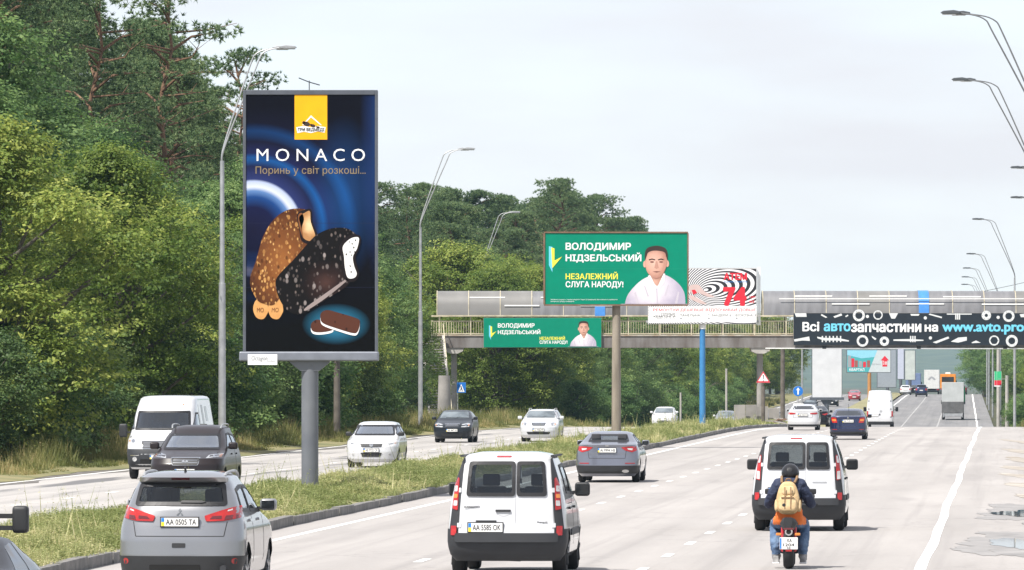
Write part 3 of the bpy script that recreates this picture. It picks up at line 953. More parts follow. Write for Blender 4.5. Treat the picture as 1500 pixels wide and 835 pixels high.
class Face:
    """a flat printed face: photo pixel (px, py) -> local x, z; layers step towards the viewer"""
    def __init__(s, parent, px0, py0, scale, y=0.0, flip=1, x0=0.0, z0=0.0, lay=0.004):
        s.p, s.px0, s.py0, s.k, s.y, s.f, s.x0, s.z0, s.lay = parent, px0, py0, scale, y, flip, x0, z0, lay
        s.n = 0
    def m(s, p): return (s.x0 + (p[0] - s.px0) / s.k * s.f, s.z0 - (p[1] - s.py0) / s.k)
    def yl(s, layer): return s.y - s.f * s.lay * layer
    def poly(s, name, pts, layer, m, parent=None):
        V = [(s.m(p)[0], s.yl(layer), s.m(p)[1]) for p in pts]
        me = bpy.data.meshes.new(name)
        me.from_pydata(V, [], [tuple(range(len(V)))])
        bm = bmesh.new(); bm.from_mesh(me)
        for f in bm.faces:
            if (f.normal.y > 0) == (s.f > 0): f.normal_flip()
        bm.to_mesh(me); bm.free()
        return link(name, me, m, parent or s.p)
    def rect(s, name, x0, y0, x1, y1, layer, m, parent=None):
        return s.poly(name, [(x0, y0), (x1, y0), (x1, y1), (x0, y1)], layer, m, parent)
    def ell(s, name, cx, cy, rx, ry, layer, m, a0=0, n=28, rot=0, parent=None, inner=0):
        pts = []
        for i in range(n):
            t = 2 * math.pi * i / n
            u, v = rx * math.cos(t), ry * math.sin(t)
            pts.append((cx + u * math.cos(rot) - v * math.sin(rot), cy + u * math.sin(rot) + v * math.cos(rot)))
        return s.poly(name, pts, layer, m, parent)
    def ring(s, name, cx, cy, ro, ri, layer, m, parent=None, n=20, a0=0.0, a1=2 * math.pi):
        V, Fc = [], []
        for i in range(n + 1):
            t = a0 + (a1 - a0) * i / n
            for r_ in (ro, ri):
                q = s.m((cx + r_ * math.cos(t), cy + r_ * math.sin(t)))
                V.append((q[0], s.yl(layer), q[1]))
        for i in range(n):
            Fc.append((2*i, 2*i+1, 2*i+3, 2*i+2))
        me = bpy.data.meshes.new(name); me.from_pydata(V, [], Fc)
        return link(name, me, m, parent or s.p)
    def text(s, string, x0, y0, x1, y1, layer, m, bold=0.0, parent=None, name='lettering', slant=0.0):
        co, polys = text_mesh(string, bold)
        mn, mx = co.min(0), co.max(0)
        u = (co[:, 0] - mn[0]) / (mx[0] - mn[0])
        v = (co[:, 1] - mn[1]) / (mx[1] - mn[1])
        V = []
        for a, b, w_ in zip(u, v, co[:, 2]):
            q = s.m((x0 + (x1 - x0) * a + slant * b, y1 + (y0 - y1) * b))
            V.append((q[0], s.yl(layer) + s.f * float(w_), q[1]))
        if len(string.replace(' ', '')) <= 6 and (x1 - x0) / s.k > 0.2:      # few big letters: one object each
            up = list(range(len(V)))
            def find(i):
                while up[i] != i: up[i] = up[up[i]]; i = up[i]
                return i
            for p in polys:
                for v_ in p[1:]: up[find(v_)] = find(p[0])
            comp = {}
            for i in range(len(V)): comp.setdefault(find(i), []).append(i)
            iv = sorted((min(V[i][0] for i in c), max(V[i][0] for i in c), c) for c in comp.values() if len(c) > 2)
            chars = []
            for a, b, c in iv:
                if chars and a < chars[-1][1] - 0.2 * (b - a): chars[-1] = [chars[-1][0], max(b, chars[-1][1]), chars[-1][2] + c]
                else: chars.append([a, b, list(c)])
            for a, b, c in chars:
                ix = {i: k for k, i in enumerate(c)}
                me = bpy.data.meshes.new('letter')
                me.from_pydata([V[i] for i in c], [], [tuple(ix[i] for i in p) for p in polys if p[0] in ix])
                o = link('letter', me, m, parent or s.p)
            return o
        me = bpy.data.meshes.new(name); me.from_pydata(V, [], polys)
        return link(name, me, m, parent or s.p)
    def grad(s, name, cx, cy, rx, ry, stops, noise=0.0, nscale=8.0, chips=None):
        """printed picture tone: colours by distance from a point of the print"""
        m = bpy.data.materials.new('print_' + name); m.use_nodes = True
        nt = m.node_tree; L = nt.links.new
        b = nt.nodes['Principled BSDF']; b.inputs['Roughness'].default_value = 0.5; b.inputs['Specular IOR Level'].default_value = 0.15
        tc = nt.nodes.new('ShaderNodeTexCoord'); mp = nt.nodes.new('ShaderNodeMapping')
        x, z = s.m((cx, cy)); ax, az = s.k / rx, s.k / ry
        mp.inputs['Location'].default_value = (-x * ax, 0, -z * az); mp.inputs['Scale'].default_value = (ax, 0, az)
        L(tc.outputs['Object'], mp.inputs[0])
        v = nt.nodes.new('ShaderNodeVectorMath'); v.operation = 'LENGTH'; L(mp.outputs[0], v.inputs[0])
        src = v.outputs['Value']
        if noise:
            n = nt.nodes.new('ShaderNodeTexNoise'); n.inputs['Scale'].default_value = nscale; n.inputs['Detail'].default_value = 5; L(tc.outputs['Object'], n.inputs['Vector'])
            ma = nt.nodes.new('ShaderNodeMath'); ma.operation = 'MULTIPLY_ADD'; ma.inputs[1].default_value = noise; L(n.outputs[0], ma.inputs[0]); L(src, ma.inputs[2]); src = ma.outputs[0]
        r = nt.nodes.new('ShaderNodeValToRGB'); e = r.color_ramp.elements
        while len(e) < len(stops): e.new(0.5)
        for k, (p, c) in enumerate(stops): e[k].position = p; e[k].color = (*c, 1)
        L(src, r.inputs[0])
        out = r.outputs[0]
        for (cc, sc_, thr, rot) in (chips or ()):
            m2 = nt.nodes.new('ShaderNodeMapping'); m2.inputs['Rotation'].default_value = (0, rot, 0); m2.inputs['Scale'].default_value = (sc_, 1, sc_ * 0.6); m2.inputs['Location'].default_value = (rot * 7, 0, 0)
            L(tc.outputs['Object'], m2.inputs[0])
            vo = nt.nodes.new('ShaderNodeTexVoronoi'); vo.inputs['Scale'].default_value = 1.0; L(m2.outputs[0], vo.inputs['Vector'])
            lt = nt.nodes.new('ShaderNodeMapRange'); lt.inputs[1].default_value = thr; lt.inputs[2].default_value = thr + 0.09; lt.inputs[3].default_value = 1; lt.inputs[4].default_value = 0
            L(vo.outputs['Distance'], lt.inputs[0])
            sp = nt.nodes.new('ShaderNodeSeparateColor'); L(vo.outputs['Color'], sp.inputs[0])
            gt = nt.nodes.new('ShaderNodeMath'); gt.operation = 'MULTIPLY'; L(lt.outputs[0], gt.inputs[0]); L(sp.outputs[0], gt.inputs[1])
            mx = nt.nodes.new('ShaderNodeMix'); mx.data_type = 'RGBA'; mx.inputs[7].default_value = (*cc, 1)
            L(gt.outputs[0], mx.inputs[0]); L(out, mx.inputs[6]); out = mx.outputs[2]
        L(out, b.inputs['Base Color'])
        return m

def pm(name, c, **k):
    return mat('print_' + name, c, rough=k.pop('rough', 0.5), var=k.pop('var', 0.04), spec=k.pop('spec', 0.15), **k)
P_white, P_red, P_yel, P_green = pm('white', (0.80, 0.80, 0.80)), pm('red', (0.62, 0.03, 0.05)), pm('yellow', (0.80, 0.75, 0.08)), pm('green', (0.0, 0.215, 0.130))
P_orange, P_black, P_grey, P_blue = pm('orange', (0.83, 0.40, 0.01)), pm('black', (0.012, 0.013, 0.018)), pm('grey', (0.30, 0.31, 0.33)), pm('blue', (0.03, 0.22, 0.60))
P_gold, P_brown, P_choc, P_cream = pm('gold', (0.30, 0.21, 0.09)), pm('brown', (0.20, 0.075, 0.028)), pm('choc', (0.012, 0.008, 0.009)), pm('cream', (0.80, 0.60, 0.36))
P_skin, P_hair, P_shirt, P_sky = pm('skin', (0.62, 0.36, 0.28)), pm('hair', (0.05, 0.035, 0.03)), pm('shirt', (0.70, 0.66, 0.70)), pm('sky_blue', (0.16, 0.55, 0.75))

# swirl print of the large vertical poster
def swirl_mat():
    m = bpy.data.materials.new('print_swirl'); m.use_nodes = True
    nt = m.node_tree; L = nt.links.new
    b = nt.nodes['Principled BSDF']; b.inputs['Roughness'].default_value = 0.4; b.inputs['Specular IOR Level'].default_value = 0.15
    tc = nt.nodes.new('ShaderNodeTexCoord')
    def dist(px, py, sx, sz):
        mp = nt.nodes.new('ShaderNodeMapping')
        x, z = MF.m((px, py))
        mp.inputs['Location'].default_value = (-x * sx, 0, -z * sz)
        mp.inputs['Scale'].default_value = (sx, 0, sz)
        L(tc.outputs['Object'], mp.inputs[0])
        v = nt.nodes.new('ShaderNodeVectorMath'); v.operation = 'LENGTH'
        L(mp.outputs[0], v.inputs[0]); return v.outputs['Value']
    def ramp(src, stops):
        r = nt.nodes.new('ShaderNodeValToRGB'); e = r.color_ramp.elements
        while len(e) < len(stops): e.new(0.5)
        for k, (p, c) in enumerate(stops): e[k].position = p; e[k].color = (*c, 1)
        L(src, r.inputs[0]); return r.outputs[0]
    D = dist(372, 335, 0.30, 0.30)       # 1.0 = 3.33 m = 193 px
    nav = (0.004, 0.005, 0.022)
    A = ramp(D, [(0, (0.005, 0.005, 0.025)), (0.16, (0.005, 0.007, 0.04)), (0.24, (0.01, 0.05, 0.19)), (0.285, (0.10, 0.20, 0.42)), (0.315, (0.58, 0.62, 0.72)), (0.355, (0.40, 0.47, 0.66)), (0.372, (0.02, 0.03, 0.12)),
                 (0.47, (0.008, 0.012, 0.05)), (0.53, (0.006, 0.07, 0.24)), (0.57, (0.008, 0.012, 0.06)), (0.66, nav), (0.74, (0.005, 0.04, 0.14)), (0.80, nav), (1.0, nav)])
    fx = ramp(dist(400, 272, 0.34, 0.50), [(0, (1, 1, 1)), (0.5, (1, 1, 1)), (1.0, (0.15, 0.15, 0.22))])
    mx = nt.nodes.new('ShaderNodeMix'); mx.data_type = 'RGBA'; mx.blend_type = 'MULTIPLY'; mx.inputs[0].default_value = 1
    L(A, mx.inputs[6]); L(fx, mx.inputs[7])
    # blue gleam along the upper right edge
    G = ramp(dist(558, 205, 1.6, 0.22), [(0, (0.012, 0.06, 0.20)), (0.45, (0.006, 0.02, 0.08)), (0.85, (0, 0, 0))])
    ad = nt.nodes.new('ShaderNodeMix'); ad.data_type = 'RGBA'; ad.blend_type = 'ADD'; ad.inputs[0].default_value = 0.7
    L(mx.outputs[2], ad.inputs[6]); L(G, ad.inputs[7])
    G2 = ramp(dist(505, 292, 1.0, 0.42), [(0, (0.004, 0.05, 0.17)), (0.9, (0, 0, 0))])
    ad2 = nt.nodes.new('ShaderNodeMix'); ad2.data_type = 'RGBA'; ad2.blend_type = 'ADD'; ad2.inputs[0].default_value = 0.7
    L(ad.outputs[2], ad2.inputs[6]); L(G2, ad2.inputs[7])
    # printed fade to black at the foot
    Z = ramp(dist(450, 560, 0.0, 0.22), [(0, (0.02, 0.02, 0.02)), (0.35, (0.06, 0.06, 0.06)), (0.75, (1, 1, 1))])
    mz = nt.nodes.new('ShaderNodeMix'); mz.data_type = 'RGBA'; mz.blend_type = 'MULTIPLY'; mz.inputs[0].default_value = 1
    L(ad2.outputs[2], mz.inputs[6]); L(Z, mz.inputs[7])
    # blue halo round the biscuits
    Hh = ramp(dist(493, 475, 1.15, 1.9), [(0, (0.03, 0.22, 0.33)), (0.5, (0.015, 0.11, 0.19)), (1.0, (0, 0, 0))])
    ah = nt.nodes.new('ShaderNodeMix'); ah.data_type = 'RGBA'; ah.blend_type = 'ADD'; ah.inputs[0].default_value = 1
    L(mz.outputs[2], ah.inputs[6]); L(Hh, ah.inputs[7])
    L(ah.outputs[2], b.inputs['Base Color'])
    return m

def speckle(name, base, spot, scale, thr):
    m = bpy.data.materials.new('print_' + name); m.use_nodes = True
    nt = m.node_tree; b = nt.nodes['Principled BSDF']; b.inputs['Roughness'].default_value = 0.4; b.inputs['Specular IOR Level'].default_value = 0.15
    tc = nt.nodes.new('ShaderNodeTexCoord')
    mp = nt.nodes.new('ShaderNodeMapping'); mp.inputs['Scale'].default_value = (1, 1, 0.7); mp.inputs['Rotation'].default_value = (0, 0.5, 0)
    nt.links.new(tc.outputs['Object'], mp.inputs[0])
    v = nt.nodes.new('ShaderNodeTexVoronoi'); v.inputs['Scale'].default_value = scale
    nt.links.new(mp.outputs[0], v.inputs['Vector'])
    r = nt.nodes.new('ShaderNodeValToRGB'); e = r.color_ramp.elements
    e[0].position = thr; e[0].color = (*spot, 1); e[1].position = thr + 0.08; e[1].color = (*base, 1)
    nt.links.new(v.outputs['Distance'], r.inputs[0]); nt.links.new(r.outputs[0], b.inputs['Base Color'])
    return m

# ---- the big vertical billboard on the median
S1 = 58.0; Y1 = F / S1
bb = empty('billboard', (wx(454, Y1), Y1, 0), 0, 'large vertical billboard with an ice cream poster on a grey pole in the median', 'billboard')
MF = Face(bb, 454, HY, S1, y=-0.262, z0=CH)
q = MF.m
MB().tube([(0, 0, -0.4), (0, 0, 3.55)], 0.215, 24).build('pole', M_pole, bb, smooth=40)
MB().lathe([(0.05, 0.34), (0.20, 0.34), (0.24, 0.25)], 'Z', n=16).build('base_flange', M_pole, bb, smooth=40)
hd = MB()
hd.prism([(-0.52, 3.47), (0.52, 3.47), (0.50, 3.41), (0.24, 3.20), (-0.24, 3.20), (-0.50, 3.41)], -0.2, 0.2)
hd.build('bracket', M_pole, bb)
x0, zt = q((356.5, 132.5)); x1, zb = q((553.5, 515))
xi0, zi = q((361, 139.5)); xi1, _ = q((549.5, 139.5))
fr = MB()
fr.box(((x0 + x1) / 2, 0, (zt + zb) / 2), (x1 - x0 - 0.06, 0.40, zt - zb - 0.04)); fr.build('cabinet', M_board, bb, bevel=0.01)
for (a, b_, nm) in (((x0, zb, xi0, zt), 0.29, 'frame_side'), ((xi1, zb, x1, zt), 0.29, 'frame_side'), ((xi0, zi, xi1, zt), 0.285, 'frame_top')):
    MB().box(((a[0] + a[2]) / 2, 0, (a[1] + a[3]) / 2), (a[2] - a[0], b_ * 2, a[3] - a[1])).build(nm, M_board, bb, bevel=0.012)
xa, za = q((351, 515)); xb, zc = q((555, 529))
sill = MB(); sill.box(((xa + xb) / 2, -0.02, (za + zc) / 2), (xb - xa, 0.62, za - zc)); sill.build('bottom_rail', mat('rail_grey', (0.20, 0.215, 0.25), 0.4, 0.3), bb, bevel=0.05, seg=4)
an = MB(); e = q((453, 132))
an.tube([(e[0], 0, e[1]), (e[0], 0, e[1] + 0.24)], 0.014, 6); c = q((453, 122)); an.tube([(c[0] - 0.26, -0.1, c[1] + 0.13), (c[0], 0, c[1] + 0.03), (c[0] + 0.26, 0.1, c[1] - 0.04)], 0.016, 6)
an.build('aerial', M_dgalv, bb)
MF.rect('poster', 360.5, 139, 550, 515.5, 0, swirl_mat())
yl = MF.rect('logo_panel', 432, 139.6, 479.8, 205, 1, P_orange)
MF.text('M O N A C O', 376.5, 218.5, 535, 236.5, 1, P_white, -0.012)
for k_ in range(1, 4):
    MF.rect('sheet_seam', 361, 139 + 94 * k_, 549.8, 139.35 + 94 * k_, 1, pm('sheet_seam', (0.02, 0.025, 0.06)))
MF.text('Поринь у світ розкоші...', 375, 244, 536, 258, 1, mat('print_gold_letters', (0.25, 0.185, 0.10), 0.4, var=0.1), -0.012)
# logo: three small dark animals under a roof on a white ribbon
MF.poly('logo_roof', [(443, 184), (456, 169.5), (472, 184), (470, 184), (456, 172.5), (445, 184)], 2, P_white, yl)
MF.poly('logo_ribbon', [(434.5, 187), (446, 185), (456, 187), (466, 185), (477.5, 187), (476, 195), (466, 193), (456, 195.5), (446, 193.5), (436, 195.5)], 2, P_white, yl)
for cx_, cy_, rr in ((449.5, 182, 5.2), (459, 184.8, 3.7), (466.5, 187.2, 2.5)):
    MF.ell('logo_figure', cx_, cy_, rr, rr * 0.62, 3, P_hair, parent=yl, n=14, rot=0.25)
    MF.ell('logo_figure', cx_ - rr * 0.8, cy_ - rr * 0.35, rr * 0.42, rr * 0.4, 3, P_hair, parent=yl, n=10)
MF.text('ТРИ ВЕДМЕДІ', 436.5, 188, 475.5, 193.5, 4, P_black, 0.02, yl)
Z2 = lambda pts: [(340 + x / 3.2125, 300 + y / 3.2125) for x, y in pts]
def smooth2(pts, k=5):
    P = [np.array(p, float) for p in pts]; n = len(P); out = []
    for i in range(n):
        a, b, c, d = P[i-1], P[i], P[(i+1) % n], P[(i+2) % n]
        for j in range(k):
            t = j / k
            out.append(tuple(0.5 * ((2*b) + (c-a)*t + (2*a-5*b+4*c-d)*t*t + (3*b-a-3*c+d)*t**3)))
    return out
for cx_ in (138, 208):
    s_ = MF.poly('ice_cream_stick', smooth2(Z2([(cx_ - 34, 470), (cx_ - 36, 500), (cx_ - 20, 532), (cx_ + 10, 538), (cx_ + 28, 515), (cx_ + 34, 490), (cx_ + 20, 440), (cx_ - 18, 445)])), 1 if cx_ < 150 else 2, pm('stick', (0.55, 0.27, 0.09), c2=(0.62, 0.33, 0.12), scale=6))
    MF.text('MO', 340 + (cx_ - 20) / 3.2125, 300 + 485 / 3.2125, 340 + (cx_ + 12) / 3.2125, 300 + 506 / 3.2125, 3, P_brown, 0, s_, slant=0.5)
ic1 = smooth2(Z2([(120, 448), (92, 395), (88, 340), (115, 262), (148, 150), (200, 68), (262, 26), (330, 20), (368, 40), (384, 100), (396, 150), (380, 200), (320, 290), (250, 400), (200, 470), (150, 465)]))
MF.poly('almond_ice_cream', ic1, 3, MF.grad('almond_tone', 415, 385, 62, 95, [(0.05, (0.30, 0.115, 0.032)), (0.45, (0.19, 0.066, 0.018)), (0.95, (0.07, 0.022, 0.008))], 0.25, 3.0, [((0.50, 0.25, 0.075), 9.0, 0.28, 0.5), ((0.62, 0.36, 0.13), 13.0, 0.22, -0.6), ((0.05, 0.016, 0.006), 8.0, 0.20, 0.2)]))
MF.poly('vanilla_rim', smooth2(Z2([(308, 48), (340, 26), (374, 24), (380, 80), (404, 150), (380, 186), (330, 172), (318, 120)])), 4, P_choc)
MF.poly('vanilla_filling', smooth2(Z2([(318, 58), (345, 38), (368, 32), (372, 82), (394, 150), (376, 172), (340, 160), (330, 120), (322, 90)])), 5, MF.grad('vanilla_tone', 454, 330, 16, 24, [(0, (0.85, 0.66, 0.42)), (0.6, (0.70, 0.46, 0.24)), (1, (0.40, 0.2, 0.08))], 0.5, 5))
MF.poly('bitten_edge', smooth2(Z2([(312, 55), (330, 40), (340, 70), (330, 110), (338, 160), (322, 120)]), 4), 5, P_brown)
ic2 = smooth2(Z2([(206, 372), (224, 328), (288, 262), (350, 192), (400, 142), (470, 112), (540, 112), (582, 138), (602, 160), (592, 200), (574, 240), (592, 320), (568, 352), (530, 392), (450, 442), (380, 490), (322, 515), (268, 502), (225, 445)]))
MF.poly('dark_ice_cream', ic2, 6, MF.grad('cookie_tone', 478, 415, 52, 48, [(0.0, (0.085, 0.040, 0.032)), (0.5, (0.022, 0.011, 0.010)), (0.9, (0.005, 0.004, 0.004))], 0.35, 3.5, [((0.30, 0.26, 0.25), 6.0, 0.20, 0.9), ((0.16, 0.13, 0.12), 10.0, 0.22, -0.4)]))
MF.poly('glaze_highlight', smooth2(Z2([(345, 487), (440, 418), (535, 352), (548, 352), (455, 430), (360, 494)])), 8, pm('glaze_light', (0.28, 0.23, 0.22)))
MF.poly('cookie_rim', smooth2(Z2([(505, 200), (530, 160), (570, 140), (606, 152), (600, 205), (582, 245), (590, 290), (600, 325), (580, 360), (535, 356), (520, 295), (514, 245)])), 8, P_choc)
MF.poly('cookie_filling', smooth2(Z2([(522, 200), (545, 170), (572, 155), (598, 158), (590, 205), (570, 245), (576, 290), (588, 325), (575, 345), (545, 343), (532, 295), (528, 245)])), 9, speckle('cookies', (0.75, 0.74, 0.72), (0.03, 0.03, 0.03), 11, 0.16))
for pts, ly in (([(372, 575), (380, 556), (410, 545), (470, 575), (475, 592), (440, 602), (400, 604), (378, 596)], 1), ([(417, 535), (422, 512), (450, 500), (500, 512), (590, 540), (602, 562), (592, 600), (570, 608), (500, 588), (430, 562)], 3)):
    MF.poly('biscuit_filling', smooth2(Z2([(x, y + 7) for x, y in pts])), ly, P_white)
    MF.poly('biscuit', smooth2(Z2([(x, y - 4) for x, y in pts])), ly + 1, speckle('biscuit%d' % ly, (0.085, 0.030, 0.018), (0.030, 0.012, 0.008), 6, 0.12))
pl = MB(); a = q((364, 519)); b_ = q((407, 534.5)); pl.box(((a[0] + b_[0]) / 2, -0.42, (a[1] + b_[1]) / 2), (b_[0] - a[0], 0.02, a[1] - b_[1])); plo = pl.build('owner_plate', P_white, bb)
PF = Face(plo, 454, HY, S1, y=-0.434, z0=CH)
PF.text('Octagon', 368.5, 521, 392, 530, 1, P_grey, 0.0, slant=1.2)
PF.text('outdoor', 392, 527, 405, 530, 1, P_grey, 0.0)

# ---- the man's portrait used on both green prints: plain bust in a white shirt
def bust(fc, X, Yp, k, ly):
    T = lambda pts: [(X + x * k, Yp + y * k) for x, y in pts]
    fc.poly('portrait_shirt', smooth2(T([(-125, 160), (-125, 160), (-112, 122), (-70, 75), (-28, 52), (0, 62), (30, 45), (78, 72), (108, 112), (114, 160), (114, 160)]), 4), ly, fc.grad('shirt_tone', X - 25 * k, Yp + 95 * k, 150 * k, 130 * k, [(0.1, (0.80, 0.77, 0.79)), (0.55, (0.66, 0.61, 0.67)), (0.9, (0.42, 0.38, 0.48))], 0.30, 3.0 / (k * 2.694)))
    sh_ = pm('shirt_fold', (0.52, 0.48, 0.54))
    for pts in ([(-2, 100), (3, 100), (6, 160), (1, 160)], [(-88, 118), (-82, 112), (-70, 160), (-80, 160)], [(84, 110), (90, 116), (82, 160), (72, 160)], [(-50, 90), (-45, 88), (-30, 130), (-36, 132)], [(45, 84), (50, 86), (36, 128), (31, 126)]):
        fc.poly('portrait_fold', T(pts), ly + 1, sh_)
    fc.poly('portrait_neck', T([(-30, 55), (-24, 20), (28, 15), (32, 48), (4, 90), (-12, 84)]), ly + 1, fc.grad('neck_tone', X - 8 * k, Yp + 75 * k, 50 * k, 60 * k, [(0, (0.62, 0.36, 0.28)), (0.8, (0.34, 0.17, 0.13))]))
    fc.poly('portrait_collar', T([(-34, 50), (-26, 46), (-8, 82), (2, 92), (-4, 104), (-26, 82)]), ly + 2, P_white)
    fc.poly('portrait_collar', T([(34, 42), (28, 40), (8, 84), (2, 92), (10, 102), (30, 76)]), ly + 2, P_white)
    fc.poly('portrait_face', smooth2(T([(-44, -18), (-46, 2), (-36, 36), (-14, 58), (6, 60), (26, 42), (40, 8), (42, -18), (36, -46), (0, -56), (-38, -46)]), 4), ly + 3, fc.grad('face_tone', X - 10 * k, Yp - 2 * k, 62 * k, 78 * k, [(0.1, (0.72, 0.45, 0.36)), (0.55, (0.60, 0.34, 0.26)), (0.95, (0.36, 0.17, 0.13))], 0.15, 9))
    fc.ell('portrait_ear', X - 47 * k, Yp + 4 * k, 6 * k, 13 * k, ly + 2, P_skin, n=12)
    fc.ell('portrait_ear', X + 43 * k, Yp + 2 * k, 6 * k, 13 * k, ly + 2, P_skin, n=12)
    fc.poly('portrait_hair', smooth2(T([(-45, -12), (-46, -38), (-36, -60), (0, -69), (33, -60), (43, -40), (42, -14), (38, -26), (30, -44), (-6, -50), (-32, -43), (-40, -26)]), 4), ly + 4, P_hair)
    fc.poly('portrait_cheek', smooth2(T([(24, -30), (40, -16), (38, 8), (26, 40), (10, 56), (22, 30), (28, 2)]), 4), ly + 4, pm('cheek', (0.47, 0.25, 0.19)))
    dk = pm('face_shadow', (0.22, 0.10, 0.08))
    for sx in (-18, 18):
        fc.poly('portrait_brow', T([(sx - 13, -15), (sx, -19), (sx + 13, -15), (sx + 12, -11), (sx, -14), (sx - 12, -11)]), ly + 4, P_hair)
        fc.ell('portrait_eye', X + sx * k, Yp - 5 * k, 8 * k, 3.4 * k, ly + 4, dk, n=12)
    fc.poly('portrait_nose', T([(-3, -8), (3, -8), (9, 18), (0, 22), (-9, 18)]), ly + 4, pm('nose', (0.50, 0.27, 0.21)))
    fc.poly('portrait_mouth', T([(-16, 33), (0, 31), (16, 33), (0, 37)]), ly + 4, dk)

def vee(fc, X, Yp, k, ly):
    fc.poly('emblem', [(X, Yp + 70 * k), (X, Yp - 5 * k), (X + 14 * k, Yp - 2 * k), (X + 14 * k, Yp + 98 * k)][:4], ly, P_sky)
    fc.poly('emblem', [(X + 9 * k, Yp), (X + 22 * k, Yp + 4 * k), (X + 22 * k, Yp + 52 * k), (X + 52 * k, Yp + 36 * k), (X + 13 * k, Yp + 82 * k)], ly + 1, P_yel)

# ---- large green billboard in the median
S2 = 35.0; Y2 = F / S2
gb = empty('billboard', (wx(903, Y2), Y2, 0.15), 0.03, 'green 6 by 3 metre billboard with a man in white shirt, on a concrete pole', 'billboard')
GF = Face(gb, 903, HY, S2, y=-0.20, z0=CH - 0.15)
q = GF.m
MB().tube([(0, 0.12, -0.5), (0, 0.12, q((0, 445))[1])], [0.21, 0.17], 16).build('pole', mat('dirty_pole', (0.17, 0.145, 0.115), 0.9, c2=(0.31, 0.27, 0.22), scale=1.6, stretch=(2, 2, 0.3), detail=7), gb, smooth=40)
M_rust = mat('rusty_frame', (0.13, 0.07, 0.045), 0.8, c2=(0.22, 0.14, 0.09), scale=4)
a, b_ = q((797, 340.5)), q((1007.5, 447))
MB().box(((a[0] + b_[0]) / 2, -0.04, (a[1] + b_[1]) / 2), (b_[0] - a[0] - 0.06, 0.30, a[1] - b_[1] - 0.06)).build('panel_box', M_conc2, gb)
for c_, d_ in ((((a[0] + b_[0]) / 2, -0.05, a[1]), (b_[0] - a[0], 0.36, 0.06)), (((a[0] + b_[0]) / 2, -0.05, b_[1]), (b_[0] - a[0], 0.36, 0.06)), ((a[0], -0.05, (a[1] + b_[1]) / 2), (0.06, 0.36, a[1] - b_[1] - 0.06)), ((b_[0], -0.05, (a[1] + b_[1]) / 2), (0.06, 0.36, a[1] - b_[1] - 0.06))):
    MB().box(c_, d_).build('frame_bar', M_rust, gb)
po = GF.rect('poster', 798.2, 341.8, 1006.5, 445.8, 0, P_green)
for f_ in (0.5,):
    GF.rect('sheet_seam', 798.5, 341.8 + 104 * f_, 1006, 342.1 + 104 * f_, 1, pm('seam', (0.02, 0.26, 0.17)))
U = lambda x: 640 + x / 2.694
W = lambda y: 330 + y / 2.694
GF.text('ВОЛОДИМИР', U(507), W(69), U(765), W(103), 2, P_white, 0.03)
GF.text('НІДЗЕЛЬСЬКИЙ', U(507), W(108), U(806), W(148), 2, P_white, 0.03)
GF.text('НЕЗАЛЕЖНИЙ', U(507), W(184), U(713), W(214), 2, P_yel, 0.025)
GF.text('СЛУГА НАРОДУ!', U(507), W(221), U(735), W(250), 2, P_white, 0.025)
GF.text('Замовник: кандидат у народні депутати. Тираж 20 примірників. Виготовлено на замовлення', U(448), W(291), U(712), W(296.5), 2, P_white, 0)
GF.text('виборчого фонду кандидата', U(448), W(298.5), U(540), W(304), 2, P_white, 0)
vee(GF, U(441), W(88), 1 / 2.694, 2)
bust(GF, U(866), W(150), 1 / 2.694, 2)
# ---- the black and white billboard behind it
S3 = 27.0; Y3 = F / S3
zb_ = empty('billboard', (wx(1029, Y3), Y3, 0.15), -0.02, 'billboard with black and white swirl pattern and red number 74 on a blue pole', 'billboard')
ZF = Face(zb_, 1029, HY, S3, y=-0.2, z0=CH - 0.15)
q = ZF.m
MB().tube([(0, 0.1, -0.5), (0, 0.1, q((0, 476))[1] + 0.3)], [0.17, 0.15], 14).build('pole', mat('blue_pole_paint', (0.03, 0.17, 0.40), 0.5, c2=(0.05, 0.22, 0.46), scale=2), zb_, smooth=40)
MB().tube([(0, 0.1, q((0, 482))[1]), (0, 0.1, q((0, 474))[1])], 0.18, 14).build('pole_collar', M_white, zb_, smooth=40)
a, b_ = q((949, 392.5)), q((1108.5, 475))
MB().box(((a[0] + b_[0]) / 2, -0.03, (a[1] + b_[1]) / 2), (b_[0] - a[0], 0.30, a[1] - b_[1])).build('panel_box', mat('board_back_white', (0.5, 0.5, 0.5), 0.6), zb_)
MB().box(((a[0] + b_[0]) / 2, 0.25, b_[1] + 0.15), (b_[0] - a[0] + 0.2, 0.3, 0.12)).build('catwalk', M_galv, zb_)
for xx in (1110.5, 1113):
    p_ = q((xx, 400)); MB().box((p_[0], 0.15, (a[1] + b_[1]) / 2), (0.07, 0.1, a[1] - b_[1] + 0.1)).build('frame_bar', M_white, zb_)
